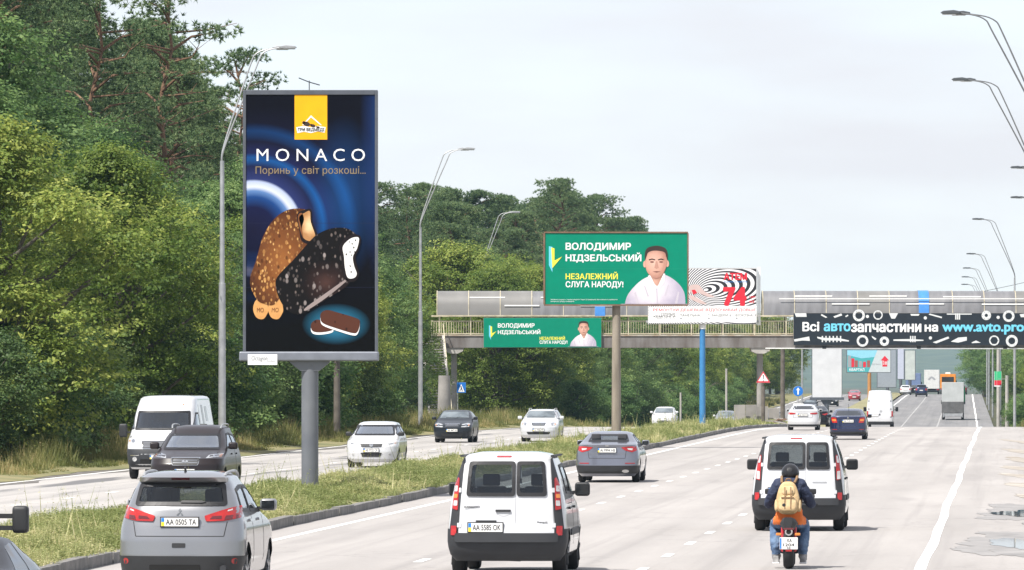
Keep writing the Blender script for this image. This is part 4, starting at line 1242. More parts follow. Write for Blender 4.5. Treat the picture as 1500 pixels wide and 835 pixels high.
def zebra():
    m = bpy.data.materials.new('print_zebra'); m.use_nodes = True
    nt = m.node_tree; L = nt.links.new; b = nt.nodes['Principled BSDF']; b.inputs['Roughness'].default_value = 0.45
    tc = nt.nodes.new('ShaderNodeTexCoord')
    sp = nt.nodes.new('ShaderNodeSeparateXYZ'); L(tc.outputs['Object'], sp.inputs[0])
    cx_, cz_ = q((1032, 425))
    def ma(op, x, y=None, z=None):
        n = nt.nodes.new('ShaderNodeMath'); n.operation = op
        for i, v in enumerate((x, y, z)):
            if v is None: continue
            if isinstance(v, (int, float)): n.inputs[i].default_value = v
            else: L(v, n.inputs[i])
        return n.outputs[0]
    x = ma('SUBTRACT', sp.outputs[0], cx_); z = ma('SUBTRACT', sp.outputs[2], cz_)
    # swirl centre drifts to the upper right: r = |p| - 0.62 * x - 0.35 * z, an ellipse family sharing a focus
    r = ma('SQRT', ma('ADD', ma('MULTIPLY', x, x), ma('MULTIPLY', ma('MULTIPLY', z, z), 2.2)))
    u = ma('SUBTRACT', r, ma('ADD', ma('MULTIPLY', x, 0.62), ma('MULTIPLY', z, 0.30)))
    s_ = ma('SINE', ma('MULTIPLY', u, 42.0))
    st = ma('GREATER_THAN', s_, 0.0)
    mx = nt.nodes.new('ShaderNodeMix'); mx.data_type = 'RGBA'
    mx.inputs[6].default_value = (0.02, 0.02, 0.025, 1); mx.inputs[7].default_value = (0.78, 0.78, 0.8, 1)
    L(st, mx.inputs[0]); L(mx.outputs[2], b.inputs['Base Color'])
    return m
ZF.rect('poster', 950, 394, 1107.5, 474, 0, zebra())
U = lambda x: 940 + x / 8.333
W = lambda y: 380 + y / 8.333
ZF.poly('white_band', [(U(85), W(580)), (U(1400), W(565)), (U(1400), W(760)), (U(85), W(775))], 1, P_white)
ZF.text('АТЕМ', U(1000), W(165), U(1285), W(252), 2, P_red, 0.05)
ZF.text('будівельна компанія', U(1005), W(265), U(1285), W(285), 2, P_blue, 0.01)
ZF.text('74', U(990), W(335), U(1280), W(572), 3, P_red, 0.06)
ZF.text('грн', U(1310), W(445), U(1385), W(480), 2, P_red, 0.02)
ZF.text('м2', U(1315), W(495), U(1375), W(530), 2, P_red, 0.02)
ZF.text('РЕМОНТУЙ ДЕШЕВШЕ ВІДПОЧИВАЙ ДОВШЕ', U(140), W(590), U(1392), W(640), 2, P_red, 0.01)
ZF.text('ГОТЕЛЬНІ', U(240), W(655), U(405), W(680), 2, P_black, 0.02)
ZF.text('КЕМПІНГИ', U(145), W(684), U(410), W(710), 2, P_black, 0.02)
ZF.text('0 (800) 33-44-22', U(145), W(718), U(410), W(738), 2, P_grey, 0.01)
for t_, xa_, xb_ in (('ПАНЕЛЬНА, 1', 465, 750), ('С. БАНДЕРИ, 6', 805, 1090), ('ВІСКОЗНА, 3', 1145, 1392)):
    ZF.text(t_, U(xa_), W(668), U(xb_), W(702), 2, P_black, 0.005)
    ZF.ell('marker', U(xa_ + 14), W(720), 1.4, 1.4, 2, P_grey, n=10)
    ZF.text('м. Київ, ринок', U(xa_ + 40), W(712), U(xb_ - 50), W(728), 2, P_grey, 0)
ZF.poly('printed_shoe', smooth2([(U(570), W(340)), (U(620), W(310)), (U(700), W(315)), (U(760), W(385)), (U(860), W(440)), (U(880), W(462)), (U(800), W(455)), (U(690), W(410)), (U(640), W(430)), (U(590), W(400))], 4), 2, pm('shoe', (0.55, 0.42, 0.40)))
ZF.poly('printed_shoe', smooth2([(U(575), W(440)), (U(640), W(450)), (U(760), W(520)), (U(790), W(545)), (U(720), W(540)), (U(590), W(480))], 4), 2, pm('shoe', (0.55, 0.42, 0.40)))
ZF.poly('printed_patch', [(U(610), W(375)), (U(650), W(370)), (U(675), W(410)), (U(630), W(430))], 3, P_red)

# ---- the covered footbridge
YB, SB = 489.6, 19.2
fb = empty('footbridge', (wx(1113, YB), YB, prof(YB) - 0.1), 0, 'long covered footbridge with grey barrel roof crossing all lanes', 'footbridge')
zr = prof(YB) - 0.1
def bx(px): return wx(px, YB) - wx(1113, YB)
def bz(py): return wz(py, YB) - zr
M_deck = mat('bridge_girder_grey', (0.105, 0.088, 0.078), 0.85, c2=(0.215, 0.205, 0.20), scale=1.0, stretch=(1.6, 1, 0.35), detail=7)
M_panel = mat('grey_polycarbonate', (0.115, 0.115, 0.122), 0.4, 0.0, c2=(0.19, 0.19, 0.198), scale=1.0, spec=0.6, stretch=(1.8, 0.4, 0.4), detail=7)
M_panel2 = mat('yellowed_polycarbonate', (0.14, 0.137, 0.13), 0.4, 0.0, c2=(0.20, 0.195, 0.187), scale=0.5)
M_bluep = mat('blue_panel', (0.05, 0.20, 0.52), 0.35)
M_rail = mat('rail_worn_paint', (0.36, 0.31, 0.20), 0.7, c2=(0.58, 0.53, 0.40), scale=2)
xl, xr = bx(632), bx(2050)
MB().box(((xl + xr) / 2, -1.3, (bz(509.5) + bz(492)) / 2), (xr - xl, 0.35, bz(492) - bz(509.5))).build('girder', M_deck, fb)
MB().box(((xl + xr) / 2, 1.3, (bz(509.5) + bz(492)) / 2), (xr - xl, 0.35, bz(492) - bz(509.5))).build('girder', M_deck, fb)
MB().box(((xl + xr) / 2, 0, bz(494)), (xr - xl, 2.3, 0.2)).build('deck', M_conc2, fb)
led = MB(); led.box(((xl + xr) / 2, -1.49, bz(491.5)), (xr - xl, 0.10, 0.10)); led.build('deck_edge', mat('pale_edge', (0.42, 0.39, 0.34), 0.8, c2=(0.30, 0.22, 0.15), scale=1.5), fb)
MB().tube([(bx(1120), -1.55, bz(510.5)), (xr, -1.55, bz(511.5))], 0.045, 6).build('pipe', M_white, fb)
for xx, k_ in ((1206, 0), (1344, 0), (1470, 0)):
    MB().box((bx(xx), -1.5, bz(509)), (0.3, 0.2, 0.22)).build('clamp', M_black, fb)
for sy in (-1.45, 1.45):
    rl = MB()
    for zz in (bz(470.5), bz(489)):
        rl.box(((xl + xr) / 2, sy, zz), (xr - xl, 0.06, 0.07))
    x = xl
    while x < xr:
        rl.box((x, sy, (bz(470.5) + bz(489)) / 2), (0.028, 0.028, bz(470.5) - bz(489)))
        x += 0.19
    rl.build('railing', M_rail, fb)
x = xl + 0.6
while x < xr:
    for sy in (-1.45, 1.45):
        MB().box((x, sy, (bz(458) + bz(492)) / 2), (0.09, 0.09, bz(458) - bz(492))).build('post', M_rail, fb)
    x += 2.40
# roof panels: one curved sheet per bay
def arc_panel(w, y_half=1.62, z0=None, z1=None, n=9):
    b = MB()
    V, Fc = [], []
    for i in range(n + 1):
        t = math.pi * (0.0 + i / n)
        yy = -y_half * math.copysign(abs(math.cos(t)) ** 0.75, math.cos(t)); zz = (z1 - z0) * math.sin(t) ** 0.75
        for xx in (0, w):
            V.append((xx, yy, zz)); 
    for i in range(n + 1):
        t = math.pi * i / n
        yy = -(y_half - 0.03) * math.copysign(abs(math.cos(t)) ** 0.75, math.cos(t)); zz = (z1 - z0) * math.sin(t) ** 0.75 - 0.02
        for xx in (0, w):
            V.append((xx, yy, zz))
    N = 2 * (n + 1)
    for i in range(n):
        Fc.append((2*i, 2*i+1, 2*i+3, 2*i+2)); Fc.append((N+2*i+2, N+2*i+3, N+2*i+1, N+2*i))
        Fc.append((2*i, 2*i+2, N+2*i+2, N+2*i)); Fc.append((2*i+1, N+2*i+1, N+2*i+3, 2*i+3))
    Fc.append((0, N, N+1, 1)); Fc.append((2*n, 2*n+1, N+2*n+1, N+2*n))
    b.add(V, Fc)
    return b
zc0, zc1 = bz(463), bz(426)
pmesh = arc_panel(2.355, z0=zc0, z1=zc1).mesh('roof_panel', smooth=50)
rib = MB()
for i in range(10):
    pass
ribm = arc_panel(0.05, 1.66, zc0, zc1 + 0.04).mesh('roof_rib', smooth=50); ribm.materials.append(M_rail)
def roof_run(xa_, xb_, skip=()):
    x = xa_; i = 0
    while x < xb_:
        p_ = bpy.data.objects.new('roof_panel', pmesh if i else pmesh)
        col.objects.link(p_); p_.parent = fb; p_.location = (x + 0.05, 0, zc0 + random.uniform(-0.02, 0.02)); p_.rotation_euler = (random.uniform(-.012, .012), 0, 0)
        if len(pmesh.materials) == 0: pmesh.materials.append(M_panel)
        p_.material_slots[0].link = 'OBJECT'; p_.material_slots[0].material = random.choice([M_panel, M_panel, M_panel2])
        r_ = bpy.data.objects.new('roof_rib', ribm); col.objects.link(r_); r_.parent = fb; r_.location = (x, 0, zc0)
        x += 2.405; i += 1
    return x
roof_run(bx(640), bx(1096)); roof_run(bx(1116), xr)
for px_ in (1344, 871):
    pb_ = arc_panel(0.78, 1.67, zc0, zc1 + 0.05).build('blue_roof_sheet', M_bluep, fb, smooth=50); pb_.location = (bx(px_), 0, zc0)
for (xa_, xb_, yy_) in ((1163, 1218, 434), (1272, 1327, 434), (1380, 1435, 435), (1217, 1272, 445.5), (1325, 1381, 445.5), (1436, 1500, 446), (688, 740, 436), (739, 790, 448), (792, 850, 436), (850, 905, 448), (1010, 1060, 436), (1060, 1100, 447)):
    ang = math.asin(min(1, ((bz(yy_) - zc0) / (zc1 - zc0))) ** (1 / 0.75))
    yv = -1.62 * math.cos(ang) ** 0.75 - 0.03
    MB().box(((bx(xa_) + bx(xb_)) / 2, yv, bz(yy_)), (bx(xb_) - bx(xa_), 0.06, 0.10)).build('roof_batten', M_white, fb)
MB().box((bx(1330), -1.62, bz(438)), (bx(1500) - bx(1120), 0.04, 0.06)).build('roof_batten', M_white, fb)
for sy in (-1.62, 1.62):
    MB().box(((xl + xr) / 2, sy, zc0), (xr - xl, 0.08, 0.10)).build('eave_beam', M_rail, fb)
for (px_, w_) in ((665, 0.42), (1113, 0.46), (1570, 0.46)):
    MB().tube([(bx(px_), 0, -1.5), (bx(px_), 0, bz(516))], w_ / 2 * 1.05, 14).build('pier', M_conc2, fb, smooth=40)
    MB().prism([(bx(px_) - 0.75, bz(509.5)), (bx(px_) + 0.75, bz(509.5)), (bx(px_) + 0.68, bz(514.5)), (bx(px_) + 0.3, bz(518)), (bx(px_) - 0.3, bz(518)), (bx(px_) - 0.68, bz(514.5))], -1.4, 1.4).build('pier_cap', M_conc, fb)
# stairs at the left end, coming down towards the camera
st_x = bx(634)
nst = 30
for i in range(nst):
    t = (i + 0.5) / nst
    MB().box((st_x + 0.75 * t, -1.9 - 9.5 * t, bz(494) * (1 - t) + 0.9 * t), (1.5, 0.36, 0.09)).build('stair_tread', M_conc2, fb)
for s_ in (-0.8, 0.8):
    MB().bar((st_x + s_, -1.7, bz(494)), (st_x + 0.75 + s_, -11.5, 0.7), 0.16, 0.34).build('stair_stringer', M_conc, fb)
    MB().bar((st_x + s_, -1.7, bz(494) + 1.0), (st_x + 0.75 + s_, -11.5, 1.7), 0.05, 0.06).build('stair_rail', M_rail, fb)

# ---- banners hung on the bridge
def banner(px0, px1, py0, py1, m, label):
    t = empty('banner', (wx((px0 + px1) / 2, YB), YB - 1.66, wz(py1, YB)), 0, label, 'banner')
    s_ = F / (YB - 1.66)
    fc = Face(t, (px0 + px1) / 2, py1, s_, y=-0.05)
    w, h_ = (px1 - px0) / s_, (py1 - py0) / s_
    MB().box((0, 0, h_ / 2), (w, 0.06, h_)).build('backing', M_conc2, t)
    fc.rect('print', px0 + 0.4, py0 + 0.4, px1 - 0.4, py1 - 0.4, 0, m)
    return fc
g2 = banner(708, 881, 465.5, 509.3, P_green, 'small green banner with a man in white shirt hung on the footbridge rail')
U = lambda x: 640 + x / 2.694
W = lambda y: 330 + y / 2.694
g2.text('ВОЛОДИМИР', U(240), W(387), U(385), W(408), 1, P_white, 0.03)
g2.text('НІДЗЕЛЬСЬКИЙ', U(240), W(410), U(408), W(433), 1, P_white, 0.03)
g2.text('НЕЗАЛЕЖНИЙ', U(405), W(437), U(505), W(453), 1, P_yel, 0.03)
g2.text('СЛУГА НАРОДУ!', U(405), W(455), U(515), W(471), 1, P_white, 0.03)
vee(g2, U(205), W(398), 0.56 / 2.694, 1)
bust(g2, U(579), W(408), 0.44 / 2.694, 1)
P_ink = pm('ink', (0.022, 0.028, 0.036))
g3 = banner(1160, 1545, 458.5, 506, P_ink, 'wide black banner advertising car parts hung on the footbridge')
U = lambda x: 1100 + x / 3.75
W = lambda y: 380 + y / 3.75
g3.text('Всі', U(275), W(343), U(368), W(396), 1, P_white, 0.035)
g3.text('авто', U(392), W(352), U(540), W(396), 1, P_sky, 0.035)
g3.text('запчастини', U(542), W(353), U(928), W(401), 1, P_white, 0.035)
g3.text('на', U(946), W(358), U(1020), W(398), 1, P_white, 0.035)
g3.text('www.avto.pro', U(1043), W(352), U(1493), W(414), 1, P_sky, 0.035)
P_icon = pm('icon_white', (0.62, 0.64, 0.64))
for cx_, cy_, ro, ri in ((585, 308, 33, 20), (690, 306, 26, 19), (1285, 308, 26, 9), (1408, 312, 32, 19), (605, 448, 32, 20), (725, 450, 26, 11), (1328, 446, 28, 20), (1425, 448, 33, 19)):
    g3.ring('icon', U(cx_), W(cy_), ro / 3.75, ri / 3.75, 1, P_icon)
    for k_ in range(6):
        t = k_ * math.pi / 3
        g3.ell('icon', U(cx_ + 0.78 * ro * math.cos(t)), W(cy_ + 0.78 * ro * math.sin(t)), 0.5, 0.5, 2, P_ink, n=6)
for cx_, cy_ in ((632, 314), (978, 432), (950, 322), (1350, 319)):
    g3.ell('icon', U(cx_), W(cy_), 2.4, 2.4, 1, P_icon, n=12)
for pts in ([(228, 440), (270, 432), (312, 424), (316, 448), (275, 446), (232, 452)], [(355, 425), (400, 432), (470, 432), (530, 445), (530, 452), (460, 446), (395, 446), (358, 434)],
            [(775, 440), (860, 438), (940, 442), (940, 448), (860, 450), (775, 448)], [(990, 456), (1076, 424), (1082, 434), (1010, 462)], [(1090, 452), (1130, 430), (1178, 426), (1178, 446), (1130, 458)],
            [(655, 420), (682, 436), (674, 444), (658, 430)], [(1205, 456), (1228, 446), (1255, 458), (1205, 461)], [(232, 296), (296, 296), (298, 316), (240, 316)], [(445, 314), (488, 297), (494, 308), (452, 322)],
            [(510, 312), (524, 304), (528, 310), (514, 318)], [(750, 296), (800, 296), (784, 326), (764, 326)], [(868, 300), (918, 300), (914, 310), (872, 310)], [(975, 298), (1042, 316), (1040, 324), (968, 304)],
            [(1068, 298), (1205, 298), (1205, 304), (1068, 304)], [(1468, 302), (1500, 298), (1500, 318), (1475, 318)], [(380, 300), (412, 318), (404, 322), (376, 308)]):
    g3.poly('icon', [(U(x), W(y)) for x, y in pts], 1, P_icon)
for x_ in (385, 405, 425, 445, 465, 485, 870, 882, 894, 1118, 1128, 1138):
    y_ = 440 if x_ < 900 else 316
    g3.rect('icon', U(x_ - 4), W(y_ - 19), U(x_ + 3), W(y_ + 15), 2, P_icon)

# ---- poles, signs and other roadside things
def pole(name, o_px, Y, py_top, r0, r1, m, label, cat, base=None):
    z0 = prof(Y) if base is None else base
    t = MB().tube([(0, 0, -0.4), (0, 0, (wz(py_top, Y) - z0) * 0.5), (0, 0, wz(py_top, Y) - z0)], [r0, (r0 + r1) / 2, r1], 12).build(name, m, smooth=50)
    t.location = (wx(o_px, Y), Y, z0)
    return tag(t, label, cat)
M_wood = mat('weathered_wood', (0.075, 0.065, 0.055), 0.9, c2=(0.15, 0.13, 0.11), scale=2)
pole('utility_pole', 493.5, 306, 500, 0.17, 0.14, M_wood, 'bare brown wooden post at the wood edge behind the big billboard pole', 'pole')
pole('utility_pole', 1146.5, 520, 505, 0.20, 0.17, M_wood, 'dark brown wooden pole beyond the footbridge beside the white oncoming board', 'pole')
pole('concrete_post', 1064, 560, 540, 0.10, 0.09, M_conc, 'thin grey post in the trees right of the blue billboard pole', 'post')
pole('concrete_post', 997, 560, 575, 0.09, 0.08, M_conc, 'short grey post in front of the trees left of the blue billboard pole', 'post')
pole('utility_pole', 1175, 700, 512, 0.12, 0.1, M_galv, 'slim grey pole left of the white vertical board far down the road', 'pole')
pole('utility_pole', 1462.5, 640, 512, 0.20, 0.18, M_conc, 'grey concrete pole at the right roadside carrying small flags', 'pole')
pole('utility_pole', 1475, 600, 550, 0.18, 0.15, M_conc, 'shorter grey post between the two poles at the right roadside', 'post')
pole('concrete_post', 651, 455, 550, 0.85 * 0.62, 0.85 * 0.5, M_conc2, 'thick broken concrete pillar stump beside the footbridge stairs', 'pillar')
# leaning pillar edge (top broken)
M_sblue = pm('sign_blue', (0.02, 0.16, 0.52))
def sign_post(px_, Y, py_top, label, post_m=M_galv):
    t = empty('road_sign', (wx(px_, Y), Y, prof(Y) + 0.1), 0, label, 'road sign')
    MB().tube([(0, 0, -0.4), (0, 0, wz(py_top, Y) - prof(Y) - 0.1)], 0.035, 8).build('post', post_m, t, smooth=50)
    return t, Face(t, px_, HY, F / Y, y=-0.05, z0=CH - prof(Y) - 0.1)
t, fc = sign_post(670.5, 470, 558, 'blue square pedestrian crossing sign beside the bridge pier')
a, b_ = fc.m((669, 560)), fc.m((682.5, 575.5))
MB().box(((a[0] + b_[0]) / 2, -0.035, (a[1] + b_[1]) / 2), (b_[0] - a[0], 0.02, a[1] - b_[1])).build('plate', M_galv, t)
fc.rect('plate_face', 669.2, 560.2, 682.3, 575.3, 0, M_sblue); fc.poly('symbol', [(671, 574), (675.7, 562.5), (680.5, 574)], 1, P_white)
fc.ell('symbol_head', 675.5, 566.3, 0.8, 0.8, 2, P_black, n=10); fc.poly('symbol_figure', [(674.8, 567.2), (676.3, 567.2), (677.8, 573), (676.8, 573), (675.6, 570), (674, 573), (673.1, 573), (674.9, 569.5)], 2, P_black)
t, fc = sign_post(1118, 415, 543, 'red and white triangular warning sign with exclamation mark on a brown post', M_wood)
tri = lambda k: [(1118, 552 - 9.5 * k + 1.5), (1118 + 10.2 * k, 552 + 8.5 * k), (1118 - 10.2 * k, 552 + 8.5 * k)]
pz = [fc.m(p) for p in tri(1.04)]
MB().prism(pz, -0.045, -0.02).build('plate', M_galv, t)
fc.poly('plate_face', tri(1.0), 0, P_red); fc.poly('plate_field', tri(0.74), 1, P_white); fc.poly('symbol', [(1117.2, 549), (1118.8, 549), (1118.4, 556), (1117.6, 556)], 2, P_black); fc.ell('symbol', 1118, 557.7, 0.8, 0.8, 2, P_black, n=8)
MB().tube([(0, 0, -0.4), (0, 0, fc.m((0, 566))[1])], 0.13, 10).build('stump', M_wood, t, smooth=50)
t, fc = sign_post(1169, 440, 566, 'round blue direction sign with white arrow beyond the white sedan')
a = fc.m((1169, 573)); MB().lathe([(-0.045, 0.36), (-0.02, 0.36)], 'Y', (a[0], 0, a[1]), 24).build('plate', M_galv, t)
fc.ell('plate_face', 1169, 573, 7.3, 7.3, 0, M_sblue); fc.poly('symbol', [(1168, 578), (1168, 571), (1166, 572), (1169, 567.5), (1172, 572), (1170, 571), (1170, 578)], 1, P_white)
a, b_ = fc.m((1162, 591)), fc.m((1177, 596)); MB().box(((a[0] + b_[0]) / 2, -0.03, (a[1] + b_[1]) / 2), (b_[0] - a[0], 0.02, a[1] - b_[1])).build('lower_plate', P_white, t)
fc.text('<<<', 1163.5, 592, 1175.5, 595, 1, P_black, 0.05)

# concrete panel fence in the median under the bridge
cf = empty('concrete_fence', (wx(1075, 470), 470, prof(470)), 0, 'grey concrete panel fence in the median right of the blue billboard pole', 'fence')
for i in range(4):
    xa_ = i * 0.86
    h_ = 1.15 - 0.12 * max(0, i - 1)
    MB().box((xa_ + 0.42, i * 0.5, h_ / 2 + 0.3), (0.82, 0.10, h_ + 0.5)).build('panel', M_conc2, cf, bevel=0.02)
rb = empty('rubble', (wx(1140, 400), 400, 0.05), 0, 'small heap of broken slabs and branches on the median near the white sedan', 'rubble')
for i in range(7):
    MB().box((random.uniform(-.5, .5), random.uniform(-.4, .4), random.uniform(0.08, 0.35)), (random.uniform(.3, .8), .25, .08), M=Matrix.Rotation(random.uniform(-.6, .6), 3, 'Y')).build('slab', random.choice([M_conc, M_conc2, M_rust]), rb)

# far boards beyond the bridge
def far_board(px0, px1, py0, py1, Y, m, label, pole_m=M_board, pole_px=None, pw=0.25, frame=M_board):
    t = empty('billboard', (wx((px0 + px1) / 2, Y), Y, prof(Y)), 0, label, 'billboard')
    fc = Face(t, (px0 + px1) / 2, HY, F / Y, y=-0.22, z0=CH - prof(Y))
    a, b_ = fc.m((px0, py0)), fc.m((px1, py1))
    MB().box((0, 0, (a[1] + b_[1]) / 2), (b_[0] - a[0], 0.4, a[1] - b_[1])).build('cabinet', frame, t)
    MB().tube([((fc.m((pole_px, 0))[0] if pole_px else 0), 0, -0.5), ((fc.m((pole_px, 0))[0] if pole_px else 0), 0, b_[1])], pw, 12).build('pole', pole_m, t, smooth=50)
    fc.rect('poster', px0 + 0.8, py0 + 0.5, px1 - 0.8, py1 - 0.8, 0, m)
    return t, fc
P_blank = pm('blank_sheet', (0.55, 0.56, 0.58), c2=(0.62, 0.63, 0.65), scale=1.2)
t, fc = far_board(1189, 1233.5, 488, 583, 750, P_blank, 'blank white vertical billboard under the footbridge left of the white van')
a, b_ = fc.m((1186, 582)), fc.m((1236, 586)); MB().box((0, -0.1, (a[1] + b_[1]) / 2), (b_[0] - a[0], 0.7, a[1] - b_[1])).build('bottom_rail', M_board, t)
MB().prism([fc.m(p) for p in [(1202, 586), (1220, 586), (1215, 594), (1207, 594)]], -0.2, 0.2).build('bracket', M_board, t)
t, fc = far_board(1240, 1305, 512.5, 546, 860, pm('pale_poster', (0.50, 0.55, 0.57)), 'far billboard with teal cityscape and red house arrow on an orange pole', mat('orange_pole', (0.42, 0.20, 0.06), 0.7), 1273.5)
tl = pm('teal', (0.07, 0.36, 0.38))
fc.poly('printed_city', [(1241, 513), (1285, 513), (1272, 545), (1241, 545)], 1, tl)
fc.poly('printed_sky', [(1241, 513), (1285, 513), (1281, 523), (1262, 525), (1241, 520)], 2, pm('city_sky', (0.25, 0.55, 0.68)))
for i_, (xx, hh) in enumerate(((1242, 17), (1247, 13), (1252, 10), (1258, 9), (1264, 8), (1270, 10))):
    fc.rect('printed_block', xx, 538 - hh, xx + 4.4, 538, 3, [P_grey, P_red, pm('brick', (0.30, 0.10, 0.08))][i_ % 3])
fc.text('КВАРТАЛ', 1244, 539.5, 1266, 543.5, 3, P_white, 0.02)
fc.poly('printed_arrow', [(1296, 521), (1302, 528), (1299.5, 528), (1299.5, 537), (1292.5, 537), (1292.5, 528), (1290, 528)], 2, P_red)
fc.text('2 хв', 1293.3, 528.5, 1298.8, 534, 3, P_white, 0.02)
fc.text('Відділ продажу', 1277, 532, 1290, 535, 2, P_grey, 0)
far_board(1284.5, 1313, 512, 568, 985, pm('grey_blue_back', (0.27, 0.30, 0.34)), 'grey-blue back of a vertical billboard far down the road', M_board, 1300)
far_board(1314, 1324.5, 500, 556, 1000, pm('pale_lilac', (0.45, 0.48, 0.58)), 'narrow pale lilac vertical billboard far down the median', M_board)
far_board(1325, 1341, 513, 557, 1010, pm('pale_green_sheet', (0.42, 0.46, 0.44), c2=(0.50, 0.54, 0.52), scale=1.5), 'pale grey-green vertical billboard far down the median, right of the lilac one', M_board)
# small flags on the right pole
for px_, w_, lab in ((1457.5, 4, 'narrow green and red hanging flag sign on the right roadside pole'), (1463.5, 7, 'wider green and red hanging flag sign on the right roadside pole')):
    t = empty('flag_sign', (wx(px_, 638.5), 638.5 if w_ > 5 else 637.8, wz(565, 638.5)), 0, lab, 'sign')
    s_ = F / 638.5
    MB().box((0, 0, 9.8 / s_), (w_ / s_, 0.08, 22 / s_)).build('backing', P_white, t)
    fc = Face(t, px_, 565, s_, y=-0.05)
    fc.rect('green_half', px_ - w_ / 2 + .3, 544, px_ + w_ / 2 - .3, 557, 0, pm('flag_green', (0.05, 0.45, 0.20)))
    fc.rect('red_half', px_ - w_ / 2 + .3, 557.2, px_ + w_ / 2 - .3, 564.5, 0, P_red)
    MB().box((0.3 if w_ > 5 else 0.55, 0.1, 9.8 / s_), (0.6, 0.05, 0.05)).build('bracket', M_galv, t)
# overhead cable
a = Vector((wx(1560, 560), 560, wz(400, 560))); b_ = Vector((wx(1100, 700), 700, wz(441, 700)))
pts = [a.lerp(b_, i / 14) - Vector((0, 0, 1.6 * math.sin(math.pi * i / 14))) for i in range(15)]
o = MB().tube([p - a for p in pts], 0.022, 5).build('overhead_cable', M_black); o.location = a
tag(o, 'thin dark overhead cable sloping down across the sky behind the footbridge roof', 'cable')
# ------------------------------------------------------------------ vehicles
def paint(name, c, metal=0.0, rough=0.32, var=0.05):
    return mat('paint_' + name, c, rough, metal, 1.0 if max(c) > 0.05 else 0.2, var=var, scale=1.2, spec=0.5 if max(c) > 0.05 else 0.25)
M_tyre = mat('tyre_rubber', (0.018, 0.018, 0.019), 0.85, var=0.2)
M_rim = mat('alloy_rim', (0.42, 0.43, 0.44), 0.35, 0.8)
M_glass = mat('tinted_glass', (0.010, 0.012, 0.014), 0.04, spec=0.4, c2=(0.03, 0.033, 0.036), scale=1.1)
M_wind = mat('windscreen_glass', (0.05, 0.065, 0.075), 0.04, spec=0.9, c2=(0.16, 0.19, 0.21), scale=1.6)
def clear_glass(name, tint, gloss=0.5):
    m = bpy.data.materials.new(name); m.use_nodes = True
    nt = m.node_tree; nt.nodes.remove(nt.nodes['Principled BSDF'])
    tr = nt.nodes.new('ShaderNodeBsdfTransparent'); tr.inputs[0].default_value = (*tint, 1)
    gl = nt.nodes.new('ShaderNodeBsdfGlossy'); gl.inputs['Roughness'].default_value = 0.03; gl.inputs[0].default_value = (0.9, 0.95, 1, 1)
    lw = nt.nodes.new('ShaderNodeLayerWeight'); pw = nt.nodes.new('ShaderNodeMath'); pw.operation = 'POWER'; pw.inputs[1].default_value = 3.0
    nt.links.new(lw.outputs['Facing'], pw.inputs[0])
    fr = nt.nodes.new('ShaderNodeMath'); fr.operation = 'MULTIPLY_ADD'; fr.inputs[1].default_value = 0.85; fr.inputs[2].default_value = 0.05
    nt.links.new(pw.outputs[0], fr.inputs[0])
    ms = nt.nodes.new('ShaderNodeMixShader')
    ml = nt.nodes.new('ShaderNodeMath'); ml.operation = 'MULTIPLY'; ml.inputs[1].default_value = gloss
    nt.links.new(fr.outputs[0], ml.inputs[0]); nt.links.new(ml.outputs[0], ms.inputs[0])
    nt.links.new(tr.outputs[0], ms.inputs[1]); nt.links.new(gl.outputs[0], ms.inputs[2])
    nt.links.new(ms.outputs[0], nt.nodes['Material Output'].inputs['Surface'])
    return m
G_clear = clear_glass('clear_car_glass', (0.66, 0.72, 0.72), 2.4)
G_tint = clear_glass('smoked_car_glass', (0.40, 0.43, 0.44), 1.1)
M_cab = mat('cabin_trim', (0.10, 0.10, 0.105), 0.8, var=0.2)
M_seat = mat('seat_fabric', (0.045, 0.045, 0.05), 0.9, var=0.2)
M_plast = mat('dark_plastic', (0.020, 0.021, 0.023), 0.55, var=0.15)
M_gplast = mat('grey_plastic', (0.024, 0.026, 0.030), 0.6, var=0.12)
M_under = mat('underbody_black', (0.008, 0.008, 0.008), 0.9)
M_chrome = mat('chrome', (0.62, 0.63, 0.64), 0.12, 1.0, var=0.03)
M_redl = mat('tail_light_red', (0.27, 0.008, 0.010), 0.2, coat=0.5, c2=(0.42, 0.018, 0.014), scale=9)
M_redd = mat('tail_light_dark_red', (0.10, 0.008, 0.010), 0.12, coat=1.0)
M_clear = mat('clear_lens', (0.48, 0.46, 0.45), 0.12, 0.2, coat=1.0, c2=(0.62, 0.60, 0.58), scale=10)
M_amber = mat('amber_lens', (0.60, 0.20, 0.03), 0.15, coat=1.0)
M_head = mat('headlight', (0.42, 0.43, 0.44), 0.10, 0.5, coat=1.0, c2=(0.75, 0.76, 0.76), scale=12)
M_plate = pm('number_plate', (0.74, 0.74, 0.72))
M_seam = mat('panel_gap', (0.03, 0.03, 0.032), 0.8)

def rnd2(pts, r, k=4):
    """round the corners of an outline"""
    out = []
    n = len(pts)
    for i in range(n):
        p0, p, p1 = (np.array(pts[j % n], float) for j in (i - 1, i, i + 1))
        a, b = p0 - p, p1 - p
        la, lb = np.linalg.norm(a), np.linalg.norm(b)
        d = min(r, la * 0.45, lb * 0.45)
        s, e = p + a / la * d, p + b / lb * d
        for j in range(k + 1):
            t = j / k
            out.append(tuple((1 - t) ** 2 * s + 2 * t * (1 - t) * p + t * t * e))
    return out
def rr(x0, z0, x1, z1, r=0.03): return rnd2([(x0, z0), (x1, z0), (x1, z1), (x0, z1)], r)

